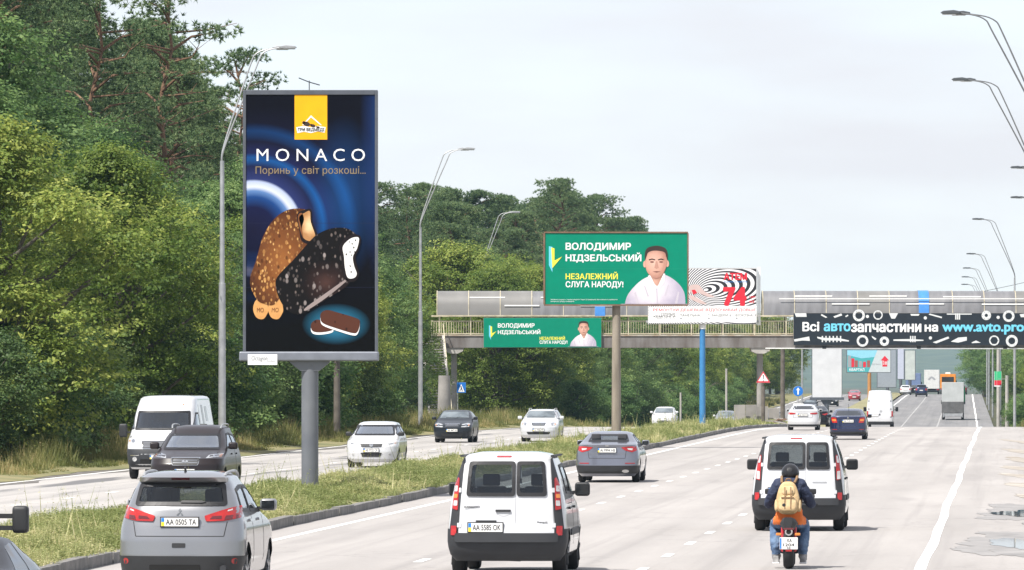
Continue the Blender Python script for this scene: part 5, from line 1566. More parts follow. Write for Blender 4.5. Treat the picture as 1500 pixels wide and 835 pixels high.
class Car:
    def __init__(s, name, label, rows, body, o_, Y, cat='car', group=None, oncoming=False, n=(3.2, 3.0), D=(0.55, 0.7), sc=(1, 1, 1), wheels=(0.8, 3.5), wr=0.33, ww=0.21, dz=0.0, yaw=0.0, rim='alloy', arches=True, cabin=None):
        T = np.array(rows, float)
        T[:, 0] *= sc[2]; T[:, 1] *= sc[1]; T[:, 2] *= sc[1]; T[:, 3] *= sc[0]
        s.T = T; s.n = n; s.D = D
        s.L = T[:, 2].max(); s.hw = T[:, 3].max(); s.H = T[-1, 0]
        s.wheels, s.wr = [w * sc[1] for w in wheels], wr
        s.arch = wr + 0.055 if arches else 0
        rz = HEAD + yaw + (math.pi if oncoming else 0)
        yy = Y + (s.L if oncoming else 0)
        s.root = empty(name, (off(Y, o_) + (K * s.L if oncoming else 0), yy, prof(Y + s.L / 2) + dz), rz, label, cat, group)
        sl = (prof(Y + 5) - prof(Y)) / 5.0
        s.root.rotation_euler[0] = math.atan(sl) * (-1 if oncoming else 1)
        s.lining = None; s.cabin = cabin
        s.body = s.shell(body)
        if cabin:
            s.lining = s.shell(M_cab, 'cabin_lining', 0.03)
            s.seats(cabin)
        w0 = s.row(0.3 * s.H)[2]
        ub = MB(); ub.box((0, s.L / 2, 0.22 * s.H), (s.hw * 2 - 0.62, s.L - 0.5, 0.16 * s.H)); ub.box((0, s.L / 2, 0.33 * s.H), (s.hw * 2 - 0.55, s.L - 0.45, 0.1 * s.H))
        ub.build('underbody', M_under, s.root)
        for yw in s.wheels:
            for sx in (-1, 1):
                s.wheel(sx, yw, ww, rim)
    def row(s, z):
        T = s.T
        return [float(np.interp(z, T[:, 0], T[:, k])) for k in (1, 2, 3)]
    def caps(s, z):
        yr, yf, hw = s.row(z)
        dr, df = min(s.D[0], (yf - yr) * 0.45), min(s.D[1], (yf - yr) * 0.45)
        return yr, yf, hw, dr, df
    def yR(s, x, z):
        yr, yf, hw, dr, df = s.caps(z); u = min(0.9995, abs(x) / hw)
        return yr + dr * (1 - (1 - u ** s.n[0]) ** (1 / s.n[0]))
    def yF(s, x, z):
        yr, yf, hw, dr, df = s.caps(z); u = min(0.9995, abs(x) / hw)
        return yf - df * (1 - (1 - u ** s.n[1]) ** (1 / s.n[1]))
    def xS(s, y, z):
        yr, yf, hw, dr, df = s.caps(z)
        if y < yr + dr:
            u = min(1, max(0, (yr + dr - y) / dr)); return hw * max(0, 1 - u ** s.n[0]) ** (1 / s.n[0])
        if y > yf - df:
            u = min(1, max(0, (y - yf + df) / df)); return hw * max(0, 1 - u ** s.n[1]) ** (1 / s.n[1])
        return hw
    def archz(s, y):
        z = -9
        for yw in s.wheels:
            d = abs(y - yw)
            if d < s.arch: z = max(z, s.wr + math.sqrt(s.arch ** 2 - d * d))
        return z
    US = [0, .1, .2, .3, .4, .5, .6, .68, .75, .81, .86, .90, .935, .96, .98, .992, 1.0]
    def ring(s, z, ns=46):
        yr, yf, hw, dr, df = s.caps(z)
        cap = lambda u, n: 1 - max(0.0, 1 - u ** n) ** (1 / n)
        P = []
        for u in [-q for q in s.US[:0:-1]] + s.US:         # rear cap, left to right
            P.append((hw * u, yr + dr * cap(abs(u), s.n[0])))
        for i in range(1, ns):
            P.append((hw, yr + dr + (yf - df - yr - dr) * i / ns))
        for u in s.US[::-1] + [-q for q in s.US[1:]]:
            P.append((hw * u, yf - df * cap(abs(u), s.n[1])))
        for i in range(ns - 1, 0, -1):
            P.append((-hw, yr + dr + (yf - df - yr - dr) * i / ns))
        return P
    def seats(s, kind):
        H = s.H; fl = .34 * H
        rows_ = [.47] if kind == 'van' else [.48, .24]
        if s.L > 5: rows_ = [.60]
        for f_ in rows_:
            for x in (-.38, .38):
                b = MB(); b.box((x, s.L * f_ + .22, fl + .12), (.50, .50, .16)); b.box((x, s.L * f_, fl + .42), (.48, .15, .56), M=Matrix.Rotation(.12, 3, 'X'))
                o = b.build('seat', M_seat, s.root, bevel=.05, seg=3)
                MB().box((x, s.L * f_ - .04, fl + .80), (.27, .10, .19)).build('headrest', M_seat, o, bevel=.04, seg=3)
        MB().box((0, s.L * max(rows_) + 1.0, fl + .36), (s.hw * 1.5, .35, .22)).build('dashboard', M_cab, s.root, bevel=.06)
        w = MB().lathe([(-.012, .17), (.012, .19), (.012, .165), (-.012, .165)], 'Y', (-.36, 0, 0), 18).build('steering_wheel', M_plast, s.root); w.location = (0, s.L * max(rows_) + .72, fl + .46); w.rotation_euler = (-.4, 0, 0)
    def cut(s, view, poly):
        """open the shell behind a pane"""
        P = np.array(poly); 
        def inside(x, z):
            c_ = False; j = len(P) - 1
            for i in range(len(P)):
                if (P[i, 1] > z) != (P[j, 1] > z) and x < (P[j, 0] - P[i, 0]) * (z - P[i, 1]) / (P[j, 1] - P[i, 1]) + P[i, 0]: c_ = not c_
                j = i
            return c_
        for o in (s.body, s.lining):
            bm = bmesh.new(); bm.from_mesh(o.data)
            kill = []
            for f in bm.faces:
                c = f.calc_center_median()
                if view == 'R': a, b, d = c.x, c.z, abs(c.y - s.yR(c.x, c.z))
                elif view == 'F': a, b, d = c.x, c.z, abs(c.y - s.yF(c.x, c.z))
                else: a, b, d = c.y, c.z, abs(abs(c.x) - s.xS(c.y, c.z))
                if view == 'S' and c.x < 0 or view == 'S-' and c.x > 0: continue
                if d < .12 and all(inside((v.co.x if view in 'RF' else v.co.y), v.co.z) for v in f.verts): kill.append(f)
            bmesh.ops.delete(bm, geom=kill, context='FACES')
            bm.to_mesh(o.data); bm.free()
    def pane(s, name, view, poly, m, off_=.010, parent=None):
        """a real pane: opening in the shell, dark seal round it, glass in it"""
        s.cut(view, poly)
        P = [np.array(p, float) for p in poly]; c = sum(P) / len(P)
        ext = np.max(np.abs(np.array(P) - c), axis=0)
        def inn(p): 
            d = p - c; return c + d * np.maximum(0.5, (ext - .055) / ext)
        def put(a, b, d):
            if view == 'R': return (a, s.yR(a, b) - d, b)
            if view == 'F': return (a, s.yF(a, b) + d, b)
            return ((1 if view == 'S' else -1) * (s.xS(a, b) + d), a, b)
        # subdivide the outline so the seal follows the curve
        Q = []
        for p, q in zip(P, P[1:] + P[:1]):
            k = max(1, int(np.linalg.norm(q - p) / .08))
            Q += [p + (q - p) * i / k for i in range(k)]
        V, Fc = [], []
        n = len(Q)
        for p in Q:
            i_ = inn(p); V += [put(*p, off_ + .003), put(*i_, off_ + .003), put(*p, -.01)]
        for i in range(n):
            j = (i + 1) % n
            Fc += [(3*i, 3*j, 3*j+1, 3*i+1), (3*i, 3*i+2, 3*j+2, 3*j)]
        g_ = s.patch(name, view, poly, m, off_ - .004, 0.0005, parent)
        me = bpy.data.meshes.new('window_seal'); me.from_pydata(V, [], Fc)
        link('window_seal', me, M_black, g_)
        return g_
    def shell(s, m, name='body', inset=0.0):
        zs = []
        T = s.T
        for i in range(len(T) - 1):
            k = max(1, int(math.ceil((T[i+1, 0] - T[i, 0]) / 0.045)))
            zs += [T[i, 0] + (T[i+1, 0] - T[i, 0]) * j / k for j in range(k)]
        zs.append(T[-1, 0])
        V, Fc = [], []
        for z in zs:
            for (x, y) in s.ring(z):
                zz = z
                if s.arch and abs(x) > 0.5 * s.hw:
                    az = s.archz(y)
                    if az > z:
                        zz = az
                        x = math.copysign(s.xS(y, zz), x)
                if inset:
                    yc = s.L / 2
                    x, y, zz = x * (1 - inset / s.hw), yc + (y - yc) * (1 - 2.2 * inset / s.L), zz - (inset if zz > .8 * s.H else 0)
                V.append((x, y, zz))
        N = len(s.ring(zs[0]))
        for i in range(len(zs) - 1):
            for k in range(N):
                Fc.append((i*N+k, i*N+(k+1) % N, (i+1)*N+(k+1) % N, (i+1)*N+k))
        Fc.append(tuple((len(zs)-1)*N+k for k in range(N)))
        me = bpy.data.meshes.new('body')
        me.from_pydata(V, [], Fc)
        bm = bmesh.new(); bm.from_mesh(me)
        bmesh.ops.remove_doubles(bm, verts=bm.verts, dist=0.0008)
        bmesh.ops.dissolve_degenerate(bm, edges=bm.edges, dist=0.0005)
        bmesh.ops.recalc_face_normals(bm, faces=bm.faces)
        bm.to_mesh(me); bm.free()
        me.polygons.foreach_set('use_smooth', np.ones(len(me.polygons), dtype=bool))
        me.set_sharp_from_angle(angle=R(38))
        return link(name, me, m, s.root)
    def wheel(s, sx, yw, ww, rim):
        r = s.wr
        xo = s.hw - 0.035
        t = MB().lathe([(-ww/2, r*0.66), (-ww/2, r*0.90), (-ww/2+0.03, r*0.985), (-ww*0.2, r), (ww*0.2, r), (ww/2-0.03, r*0.985), (ww/2, r*0.90), (ww/2, r*0.66)], 'X', (0, 0, 0), 26)
        w = t.build('wheel', M_tyre, s.root, smooth=40)
        w.location = (sx * (xo - ww / 2), yw, r)
        rm = MB()
        rm.lathe([(sx*(ww/2-0.06), r*0.67), (sx*(ww/2-0.055), 0.02)], 'X', n=22)
        for k in range(5):
            a = 2 * math.pi * k / 5 + 0.3
            rm.bar((sx*(ww/2-0.02), 0, 0), (sx*(ww/2-0.015), r*0.64*math.cos(a), r*0.64*math.sin(a)), 0.05, 0.07, up=(1, 0, 0))
        rm.lathe([(sx*(ww/2-0.05), r*0.16), (sx*(ww/2), r*0.13)], 'X', n=12)
        rm.build('rim', M_rim if rim == 'alloy' else M_gplast, w)
    # ---- pieces laid on the shell
    def patch(s, name, view, poly, m, off_=0.004, depth=0.02, parent=None, step=0.09, mirror=False):
        if mirror:
            a = s.patch(name, view, poly, m, off_, depth, parent, step)
            mp = {'R': 'R', 'F': 'F', 'S': 'S-'}[view]
            if view == 'S':
                b = s.patch(name, 'S-', poly, m, off_, depth, parent, step)
            else:
                b = s.patch(name, view, [(-x, z) for x, z in poly][::-1], m, off_, depth, parent, step)
            return a, b
        bm = bmesh.new()
        bm.faces.new([bm.verts.new((p[0], 0, p[1])) for p in poly])
        for ax, k in ((0, 0), (2, 1)):
            lo, hi = min(p[k] for p in poly), max(p[k] for p in poly)
            c = math.floor(lo / step) * step + step
            while c < hi:
                no = Vector((1, 0, 0)) if ax == 0 else Vector((0, 0, 1))
                bmesh.ops.bisect_plane(bm, geom=bm.verts[:] + bm.edges[:] + bm.faces[:], plane_co=no * c, plane_no=no, dist=1e-5)
                c += step
        bd = [e for e in bm.edges if len(e.link_faces) == 1]
        ret = bmesh.ops.extrude_edge_only(bm, edges=bd)
        inner = {v for v in ret['geom'] if isinstance(v, bmesh.types.BMVert)}
        for v in bm.verts:
            d = -depth if v in inner else off_
            a, b = v.co.x, v.co.z
            if view == 'R': v.co = (a, s.yR(a, b) - d, b)
            elif view == 'F': v.co = (a, s.yF(a, b) + d, b)
            elif view == 'S': v.co = (s.xS(a, b) + d, a, b)
            else: v.co = (-s.xS(a, b) - d, a, b)
        bmesh.ops.recalc_face_normals(bm, faces=bm.faces)
        # the visible sheet must face outwards
        me = bpy.data.meshes.new(name)
        bm.to_mesh(me); bm.free()
        me.polygons.foreach_set('use_smooth', np.ones(len(me.polygons), dtype=bool))
        me.set_sharp_from_angle(angle=R(35))
        return link(name, me, m, parent or s.root)
    def band(s, name, z0, z1, ylim, m, off_=0.008, end='R', parent=None, cuts=5):
        """a bumper or skirt: follows the shell round one end, back to ylim from that end"""
        zs = [z0 + (z1 - z0) * i / cuts for i in range(cuts + 1)]
        V, Fc = [], []
        N = 0
        for z in zs:
            yr, yf, hw, dr, df = s.caps(z)
            P = []
            ye = ylim if end == 'R' else s.L - ylim
            k = 10
            lo = (yr + dr) if end == 'R' else (yf - df)
            for i in range(k):
                P.append((-hw, ye + (lo - ye) * i / k))
            nc = 12
            for i in range(-nc, nc + 1):
                a = i / nc * math.pi / 2; nn = s.n[0] if end == 'R' else s.n[1]
                x = hw * math.copysign(abs(math.sin(a)) ** (2 / nn), a) if i else 0.0
                c = 1 - max(0, math.cos(a)) ** (2 / nn)
                P.append((x, yr + dr * c if end == 'R' else yf - df * c))
            for i in range(k - 1, -1, -1):
                P.append((hw, ye + (lo - ye) * i / k))
            sgn = -1 if end == 'R' else 1
            for (x, y) in P:
                zz = z
                if s.arch and abs(x) > 0.5 * s.hw:
                    az = s.archz(y)
                    if az > z:
                        zz = min(az, z1); 
                u = abs(x) / hw
                V.append((x + math.copysign(off_, x) * (u > 0.6), y + sgn * off_ * (u < 0.995), zz))
            N = len(P)
        for i in range(len(zs) - 1):
            for k in range(N - 1):
                Fc.append((i*N+k, i*N+k+1, (i+1)*N+k+1, (i+1)*N+k))
        for row in (0, len(zs) - 1):                       # lips back into the shell
            b0 = len(V)
            for k in range(N):
                x, y, z = V[row*N+k]
                V.append((x * 0.985, y + (0.02 if end == 'R' else -0.02), z))
            for k in range(N - 1):
                Fc.append((row*N+k, row*N+k+1, b0+k+1, b0+k))
        me = bpy.data.meshes.new(name); me.from_pydata(V, [], Fc)
        bm = bmesh.new(); bm.from_mesh(me)
        bmesh.ops.remove_doubles(bm, verts=bm.verts, dist=0.0005)
        bmesh.ops.recalc_face_normals(bm, faces=bm.faces); bm.to_mesh(me); bm.free()
        me.polygons.foreach_set('use_smooth', np.ones(len(me.polygons), dtype=bool)); me.set_sharp_from_angle(angle=R(40))
        return link(name, me, m, parent or s.root)
    def plate(s, view, cx, cz, text, w=0.52, h=0.115, frame=M_plast, yellow=True):
        y = (min(s.yR(cx - w/2, cz), s.yR(cx + w/2, cz), s.yR(cx, cz)) if view == 'R' else max(s.yF(cx - w/2, cz), s.yF(cx + w/2, cz), s.yF(cx, cz)))
        d = -1 if view == 'R' else 1
        fl = 1 if view == 'R' else -1
        y += d * 0.014
        f_ = MB().box((cx, y + d * 0.010, cz), (w + 0.03, 0.03, h + 0.03)).build('number_plate', frame, s.root, bevel=0.006)
        fc = Face(f_, 0, 0, 1.0, y=y + d * 0.028, flip=fl, x0=cx, z0=cz, lay=0.003)
        fc.rect('plate_face', -w/2, -h/2, w/2, h/2, 0, M_plate)
        if yellow:
            fc.rect('plate_stripe', -w/2 + 0.003, -h/2 + .003, -w/2 + w * 0.085, 0, 1, pm('plate_blue', (0.03, 0.20, 0.55)))
            fc.rect('plate_stripe', -w/2 + 0.003, 0.0, -w/2 + w * 0.085, h/2 - .003, 1, pm('plate_yellow', (0.75, 0.58, 0.04)))
        if text:
            fc.text(text, -w/2 + w * 0.13, -h * 0.33, w/2 - w * 0.05, h * 0.33, 1, P_black, 0.01)
    def mirror(s, y, z, m, w=0.20, h=0.17, out=0.10, glass=True, sides=(-1, 1)):
        for sx in sides:
            x = s.xS(y, z)
            b = MB(); b.box((sx * (x + out + w/2 - 0.03), y, z + 0.02), (w, 0.14, h))
            o = b.build('wing_mirror', m, s.root, bevel=0.062, smooth=60, seg=4)
            MB().bar((sx * (x - 0.03), y, z - 0.04), (sx * (x + out + 0.03), y, z - 0.02), 0.06, 0.05).build('mirror_arm', M_plast, o)
            if glass:
                MB().box((sx * (x + out + w/2 - 0.03), y - 0.071, z + 0.02), (w - 0.055, 0.008, h - 0.05)).build('mirror_glass', M_glass, o, bevel=0.003)
    def side_glass(s, polys, m=None):
        for p in polys:
            if s.cabin:
                s.pane('side_window', 'S', rnd2(p, 0.04), m or G_tint); s.pane('side_window', 'S-', rnd2(p, 0.04), m or G_tint)
            else: s.patch('side_window', 'S', rnd2(p, 0.04), m or M_glass, 0.004, 0.02, mirror=True)
    def seam(s, view, pts, w=0.010, m=None, mirror=False):
        """thin panel gaps as narrow raised-dark strips"""
        for a, b in zip(pts[:-1], pts[1:]):
            d = np.array(b, float) - np.array(a, float); L_ = np.linalg.norm(d); nn = np.array([-d[1], d[0]]) / L_ * w / 2
            a_, b_ = np.array(a), np.array(b)
            s.patch('panel_gap', view, [tuple(a_ - nn), tuple(b_ - nn), tuple(b_ + nn), tuple(a_ + nn)], m or M_seam, 0.0025, 0.004, mirror=mirror, parent=s.body)
    def handles(s, ys, z, m=None):
        for y in ys:
            s.patch('door_handle', 'S', rr(y - 0.10, z - 0.018, y + 0.10, z + 0.018, 0.015), m or M_plast, 0.03, 0.01, mirror=True)

SUV = [(.20,.14,4.12,.76),(.32,.03,4.24,.85),(.55,0,4.30,.885),(.80,.015,4.28,.885),(.95,.05,4.18,.875),(1.03,.07,3.85,.86),(1.13,.10,3.25,.835),(1.22,.13,3.02,.80),(1.42,.23,2.62,.735),(1.60,.32,2.25,.655),(1.66,.22,2.12,.63),(1.715,.42,1.95,.55),(1.745,.75,1.7,.38)]
SEDAN = [(.18,.16,4.60,.78),(.30,.03,4.75,.87),(.48,0,4.80,.905),(.66,.02,4.79,.915),(.78,.03,4.68,.91),(.86,.03,4.42,.90),(.93,.035,4.0,.885),(1.00,.045,3.58,.87),(1.08,.03,3.42,.84),(1.11,.12,3.36,.825),(1.14,.55,3.30,.81),(1.16,.70,3.26,.80),(1.38,1.38,2.72,.64),(1.42,1.55,2.58,.60),(1.455,1.85,2.38,.47),(1.468,2.05,2.2,.28)]
HATCH = [(.18,.14,3.88,.76),(.30,.03,4.02,.84),(.52,0,4.06,.87),(.72,.02,4.04,.875),(.86,.04,3.92,.87),(.95,.06,3.55,.855),(1.04,.09,3.10,.835),(1.12,.12,2.92,.80),(1.40,.36,2.30,.67),(1.47,.46,2.14,.63),(1.515,.75,1.95,.50),(1.53,1.0,1.8,.30)]
LIFT = [(.18,.15,4.38,.76),(.30,.03,4.52,.85),(.50,0,4.57,.88),(.68,.02,4.56,.885),(.80,.03,4.44,.88),(.90,.04,4.1,.87),(.98,.05,3.62,.855),(1.05,.04,3.40,.835),(1.10,.06,3.28,.81),(1.13,.25,3.22,.80),(1.36,.98,2.66,.665),(1.42,1.2,2.52,.62),(1.455,1.55,2.3,.48),(1.465,1.8,2.15,.28)]
WAGON = [(.18,.14,4.38,.76),(.30,.03,4.52,.85),(.50,0,4.57,.88),(.68,.02,4.56,.885),(.80,.03,4.44,.88),(.90,.04,4.1,.87),(.98,.05,3.62,.855),(1.05,.07,3.40,.835),(1.13,.10,3.22,.80),(1.38,.32,2.66,.66),(1.44,.42,2.52,.62),(1.475,.75,2.3,.48),(1.485,1.0,2.15,.28)]
VANBOX = [(.30,.10,5.35,.90),(.45,.02,5.52,.97),(.75,0,5.55,1.0),(1.00,.01,5.46,1.01),(1.18,.02,5.30,1.01),(1.32,.02,4.95,1.0),(1.45,.03,4.72,.99),(1.60,.03,4.60,.97),(2.02,.06,4.32,.90),(2.12,.07,4.22,.885),(2.38,.10,3.85,.84),(2.44,.16,3.7,.78),(2.475,.35,3.4,.60),(2.485,.6,3.1,.35)]
KANG = [(.24,.12,4.02,.80),(.34,.02,4.16,.895),(.52,-.02,4.21,.92),(.66,-.01,4.20,.92),(.80,.02,4.14,.915),(.95,.03,4.02,.905),(1.06,.04,3.66,.895),(1.15,.05,3.30,.88),(1.22,.06,3.16,.865),(1.50,.10,2.72,.80),(1.76,.17,2.26,.715),(1.82,.20,2.12,.69),(1.87,.30,1.95,.62),(1.905,.60,1.7,.45)]

# ---- silver-grey SUV nearest on the left
S = 105.0
c = Car('suv', 'silver-grey compact SUV seen from behind, nearest car in the left lane', SUV, paint('silver_grey', (0.29, 0.295, 0.305), 0.72, 0.30), -11.46, F / S, wheels=(0.80, 3.47), wr=0.345, cabin='car')
c.pane('windscreen', 'F', rnd2([(-.70, 1.20), (.70, 1.20), (.60, 1.60), (-.60, 1.60)], .05), G_clear)
zz = lambda v: 2.995 - v / 318.8
xx = lambda u: (u - 798) / 318.8
c.pane('rear_window', 'R', rnd2([(-.655, 1.27), (.655, 1.27), (.60, 1.59), (-.60, 1.59)], .05), G_tint)
sp = c.patch('spoiler', 'R', rnd2([(-.62, 1.60), (.62, 1.60), (.60, 1.665), (-.60, 1.665)], .02), paint('silver_grey', (0.3, 0.31, 0.33)), .07, .03)
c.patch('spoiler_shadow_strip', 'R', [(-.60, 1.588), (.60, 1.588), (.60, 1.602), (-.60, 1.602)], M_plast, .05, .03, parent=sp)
c.patch('brake_light', 'R', rr(-.13, 1.63, .13, 1.652, .01), M_redd, .074, .02, parent=sp)
tl = c.patch('tail_light', 'R', rnd2([(.345, 1.13), (.60, 1.215), (.815, 1.275), (.83, 1.10), (.60, 1.06), (.37, 1.055)], .02), M_redl, .022, mirror=True, step=.05)
for sx, t_ in zip((1, -1), tl):
    c.patch('lens_inset', 'R', [(sx*x, z) for x, z in rnd2([(.62, 1.075), (.80, 1.095), (.80, 1.15), (.64, 1.135)], .01)], M_redd, .026, .004, parent=t_)
    c.patch('lens_inset', 'R', [(sx*x, z) for x, z in rnd2([(.42, 1.085), (.585, 1.09), (.585, 1.135), (.46, 1.125)], .01)], M_redd, .026, .004, parent=t_)
    c.patch('lens_gleam', 'R', [(sx*x, z) for x, z in rnd2([(.66, 1.19), (.80, 1.235), (.80, 1.255), (.66, 1.21)], .008)], M_clear, .026, .004, parent=t_)
c.plate('R', 0.005, 1.045, 'AA 0505 TA', .52, .118)
c.patch('plate_recess', 'R', rnd2([(-.36, .985), (.36, .985), (.33, 1.13), (-.33, 1.13)], .03), paint('silver_inset', (0.27, 0.275, 0.285), 0.72), .002, .004, parent=c.body)
c.patch('emblem', 'R', [(0, 1.235), (.022, 1.205), (0, 1.175), (-.022, 1.205)], M_dgalv, .01, .004)
for sx in (-1, 1):
    c.patch('emblem', 'R', [(sx*.002, 1.172), (sx*.026, 1.172), (sx*.046, 1.142), (sx*.022, 1.142)], M_dgalv, .01, .004)
c.seam('R', [(-.62, .845), (.62, .845)], .012); c.seam('R', [(-.62, .845), (-.66, 1.05)], .012); c.seam('R', [(.62, .845), (.66, 1.05)], .012)
c.band('bumper_insert', .30, .57, .45, M_plast, .010)
c.patch('bumper_slot', 'R', rr(-.10, .685, .09, .75, .015), M_plast, .006)
c.patch('reflector', 'R', [(.765 + .042 * math.cos(i*.5236), .50 + .042 * math.sin(i*.5236)) for i in range(12)], M_redl, .02, mirror=True)
c.patch('tow_panel', 'R', rr(-.42, .37, .30, .45, .02), M_under, .014)
MB().lathe([(-.06, .045), (.1, .045)], 'Y', (.62, .02, .40), 14).build('exhaust', M_gplast, c.root)
c.patch('wiper', 'R', rnd2([(.0, 1.315), (.02, 1.345), (.30, 1.345), (.36, 1.325), (.30, 1.312)], .01), M_plast, .03, .01)
c.side_glass([[(.62, 1.20), (.70, 1.50), (1.20, 1.55), (1.42, 1.55), (1.42, 1.16), (.9, 1.17)], [(1.48, 1.16), (1.48, 1.55), (1.95, 1.54), (2.45, 1.30), (2.62, 1.14)]])
c.mirror(2.62, 1.22, paint('silver_grey', (0.3, 0.31, 0.33)), .24, .17, .09)
c.handles((1.15, 2.2), 1.05, paint('silver_grey', (0.3, 0.31, 0.33)))
c.seam('S', [(1.45, .45), (1.45, 1.14)], .012, mirror=True); c.seam('S', [(2.66, .45), (2.66, 1.1)], .012, mirror=True)
for sx in (-1, 1):
    MB().tube(smoothpath([(sx*.57, .62, 1.675), (sx*.575, .75, 1.715), (sx*.58, 1.3, 1.735), (sx*.575, 1.9, 1.725), (sx*.56, 2.25, 1.65)], 5), .022, 8).build('roof_rail', M_galv, c.root, smooth=50)
MB().tube([(0, .75, 1.73), (0, .68, 1.80)], [.022, .012], 8).build('aerial', M_plast, c.root)

# ---- the two small white vans
def hole(o, poly):
    """take the middle out of a door panel where its pane sits"""
    x0, x1 = min(p[0] for p in poly) + .012, max(p[0] for p in poly) - .012; z0, z1 = min(p[1] for p in poly) + .012, max(p[1] for p in poly) - .012
    bm = bmesh.new(); bm.from_mesh(o.data)
    for co, no in (((x0, 0, 0), (1, 0, 0)), ((x1, 0, 0), (1, 0, 0)), ((0, 0, z0), (0, 0, 1)), ((0, 0, z1), (0, 0, 1))):
        bmesh.ops.bisect_plane(bm, geom=bm.verts[:] + bm.edges[:] + bm.faces[:], plane_co=co, plane_no=no, dist=1e-5)
    kill = [f for f in bm.faces if x0 < f.calc_center_median().x < x1 and z0 < f.calc_center_median().z < z1]
    bmesh.ops.delete(bm, geom=kill, context='FACES'); bm.to_mesh(o.data); bm.free()
def kangoo(label, o_, Y, near):
    body = paint('white', (0.545, 0.555, 0.57), 0, 0.28, 0.06)
    c = Car('van', label, KANG, body, o_, Y, cat='van', group='small white vans', wheels=(0.78, 3.47), wr=0.335, n=(4.2, 3.0), D=(.42, .75), rim='steel', cabin='van')
    c.pane('windscreen', 'F', rnd2([(-.78, 1.25), (.78, 1.25), (.70, 1.74), (-.70, 1.74)], .06), G_clear)
    c.band('bumper', .225, .72, .50, M_gplast, .012)
    c.patch('bumper_step', 'R', rr(-.80, .52, .80, .66, .04), M_gplast, .05, .03)
    c.patch('door_lower_edge', 'R', rr(-.74, .575, .74, .80, .02), body, .016, .01)
    for k_, (x0, x1) in enumerate(((-.74, .143), (.153, .74))):
        d = c.patch('rear_door', 'R', rnd2([(x0, .57), (x1, .57), (x1 * (.93 if k_ else 1), 1.80), (x0 * (1 if k_ else .93), 1.80)], .03), body, .010, .02)
        w0, w1 = (-.625, .138) if k_ == 0 else (.158, .63)
        pts = [(w0, 1.225), (w1, 1.225), (w1 if k_ == 0 else w1 - .045, 1.765), (w0 + (.045 if k_ == 0 else 0), 1.765)]
        rd = rnd2(pts, .055)
        c.pane('door_window', 'R', rd, G_tint, .026, parent=d)
        hole(d, rd)
        for hz in (1.32, .78):
            xh = x0 * .99 if k_ == 0 else x1 * .99
            c.patch('door_hinge', 'R', rr(xh - .03, hz - .035, xh + .03, hz + .035, .01), body, .03, .01, parent=d)
    c.patch('corner_trim', 'R', rnd2([(.755, .70), (.895, .66), (.80, 1.46), (.685, 1.82), (.665, 1.80)], .02), M_gplast, .024, mirror=True, step=.05)
    tl = c.patch('tail_light', 'R', rnd2([(.755, 1.01), (.845, 1.03), (.815, 1.40), (.76, 1.52), (.735, 1.50)], .02), M_redl, .034, mirror=True, step=.05)
    for sx, t_ in zip((1, -1), tl):
        f_ = lambda pts: [(sx*x, z) for x, z in rnd2(pts, .012)]
        if near:
            for (za, zb_, m_) in ((1.08, 1.16, M_clear), (1.30, 1.39, M_clear), (1.20, 1.26, M_amber)):
                c.patch('lens_band', 'R', f_([(.765, za), (.83, za), (.822, zb_), (.76, zb_)]), m_, .038, .004, parent=t_)
        else:
            c.patch('lens_band', 'R', f_([(.76, 1.36), (.81, 1.36), (.77, 1.50), (.745, 1.49)]), M_clear, .038, .004, parent=t_)
            c.patch('lens_band', 'R', f_([(.765, 1.03), (.835, 1.04), (.825, 1.20), (.765, 1.19)]), M_clear, .038, .004, parent=t_)
    c.patch('fog_light', 'R', rr(.775, .625, .865, .77, .015), M_redl, .040, mirror=True)
    c.patch('brake_light', 'R', rr(-.16, 1.825, .07, 1.852, .01), M_redl, .012)
    if near:
        c.plate('R', -.32, .745, 'AA 5585 OK', .53, .135)
        c.patch('plate_garnish', 'R', rr(-.47, .825, -.15, .855, .01), M_plast, .03, .01)
        c.patch('door_handle', 'R', rr(-.165, .985, .07, 1.02, .012), M_plast, .035, .01)
        c.patch('handle_recess', 'R', [(-.04 + .105 * math.cos(i * .3927), .995 + .075 * math.sin(i * .3927)) for i in range(16)], paint('recess_grey', (0.55, 0.56, 0.57)), .014, .004)
        fc = Face(c.body, 0, 0, 1.0, y=c.yR(.41, 1.06) - .0125, flip=1, x0=0, z0=0, lay=.003)
        fc.text('KANGOO', -.65, -1.078, -.41, -1.042, 0, M_gplast, 0.03)
        fc = Face(c.body, 0, 0, 1.0, y=c.yR(.50, .83) - .0125, flip=1, x0=0, z0=0, lay=.003)
        fc.text('Renault', .48, -.84, .64, -.812, 0, M_gplast, 0.02)
    else:
        c.plate('R', -.34, .80, '', .50, .12)
        c.patch('badge', 'R', rr(.28, .96, .56, .985, .005), M_galv, .016, .004)
        c.patch('door_handle', 'R', rr(-.03, .965, .09, 1.005, .012), M_plast, .035, .01)
        c.patch('handle_recess', 'R', [(.26 + .07 * math.cos(i * .3927), .70 + .06 * math.sin(i * .3927)) for i in range(16)], M_plast, .018, .004)
    c.side_glass([[(1.92, 1.22), (1.92, 1.70), (2.15, 1.70), (2.75, 1.34), (2.85, 1.20)], [(1.0, 1.25), (1.0, 1.70), (1.82, 1.72), (1.82, 1.22)]])
    c.handles((1.05, 2.1), 1.03, M_plast)
    c.patch('side_moulding', 'S', rr(1.2, .60, 3.0, .70, .03), M_gplast, .018, .01, mirror=True)
    c.seam('S', [(1.87, .45), (1.87, 1.2)], .012, mirror=True); c.seam('S', [(.9, 1.1), (1.9, 1.1)], .012, mirror=True); c.seam('S', [(2.9, .5), (2.9, 1.15)], .012, mirror=True)
    c.mirror(2.72, 1.27, M_plast, .24, .22, .10)
    for sx in (-1, 1):
        MB().box((sx * .70, 1.15, 1.845), (.05, 1.9, .03)).build('roof_strip', M_gplast, c.root)
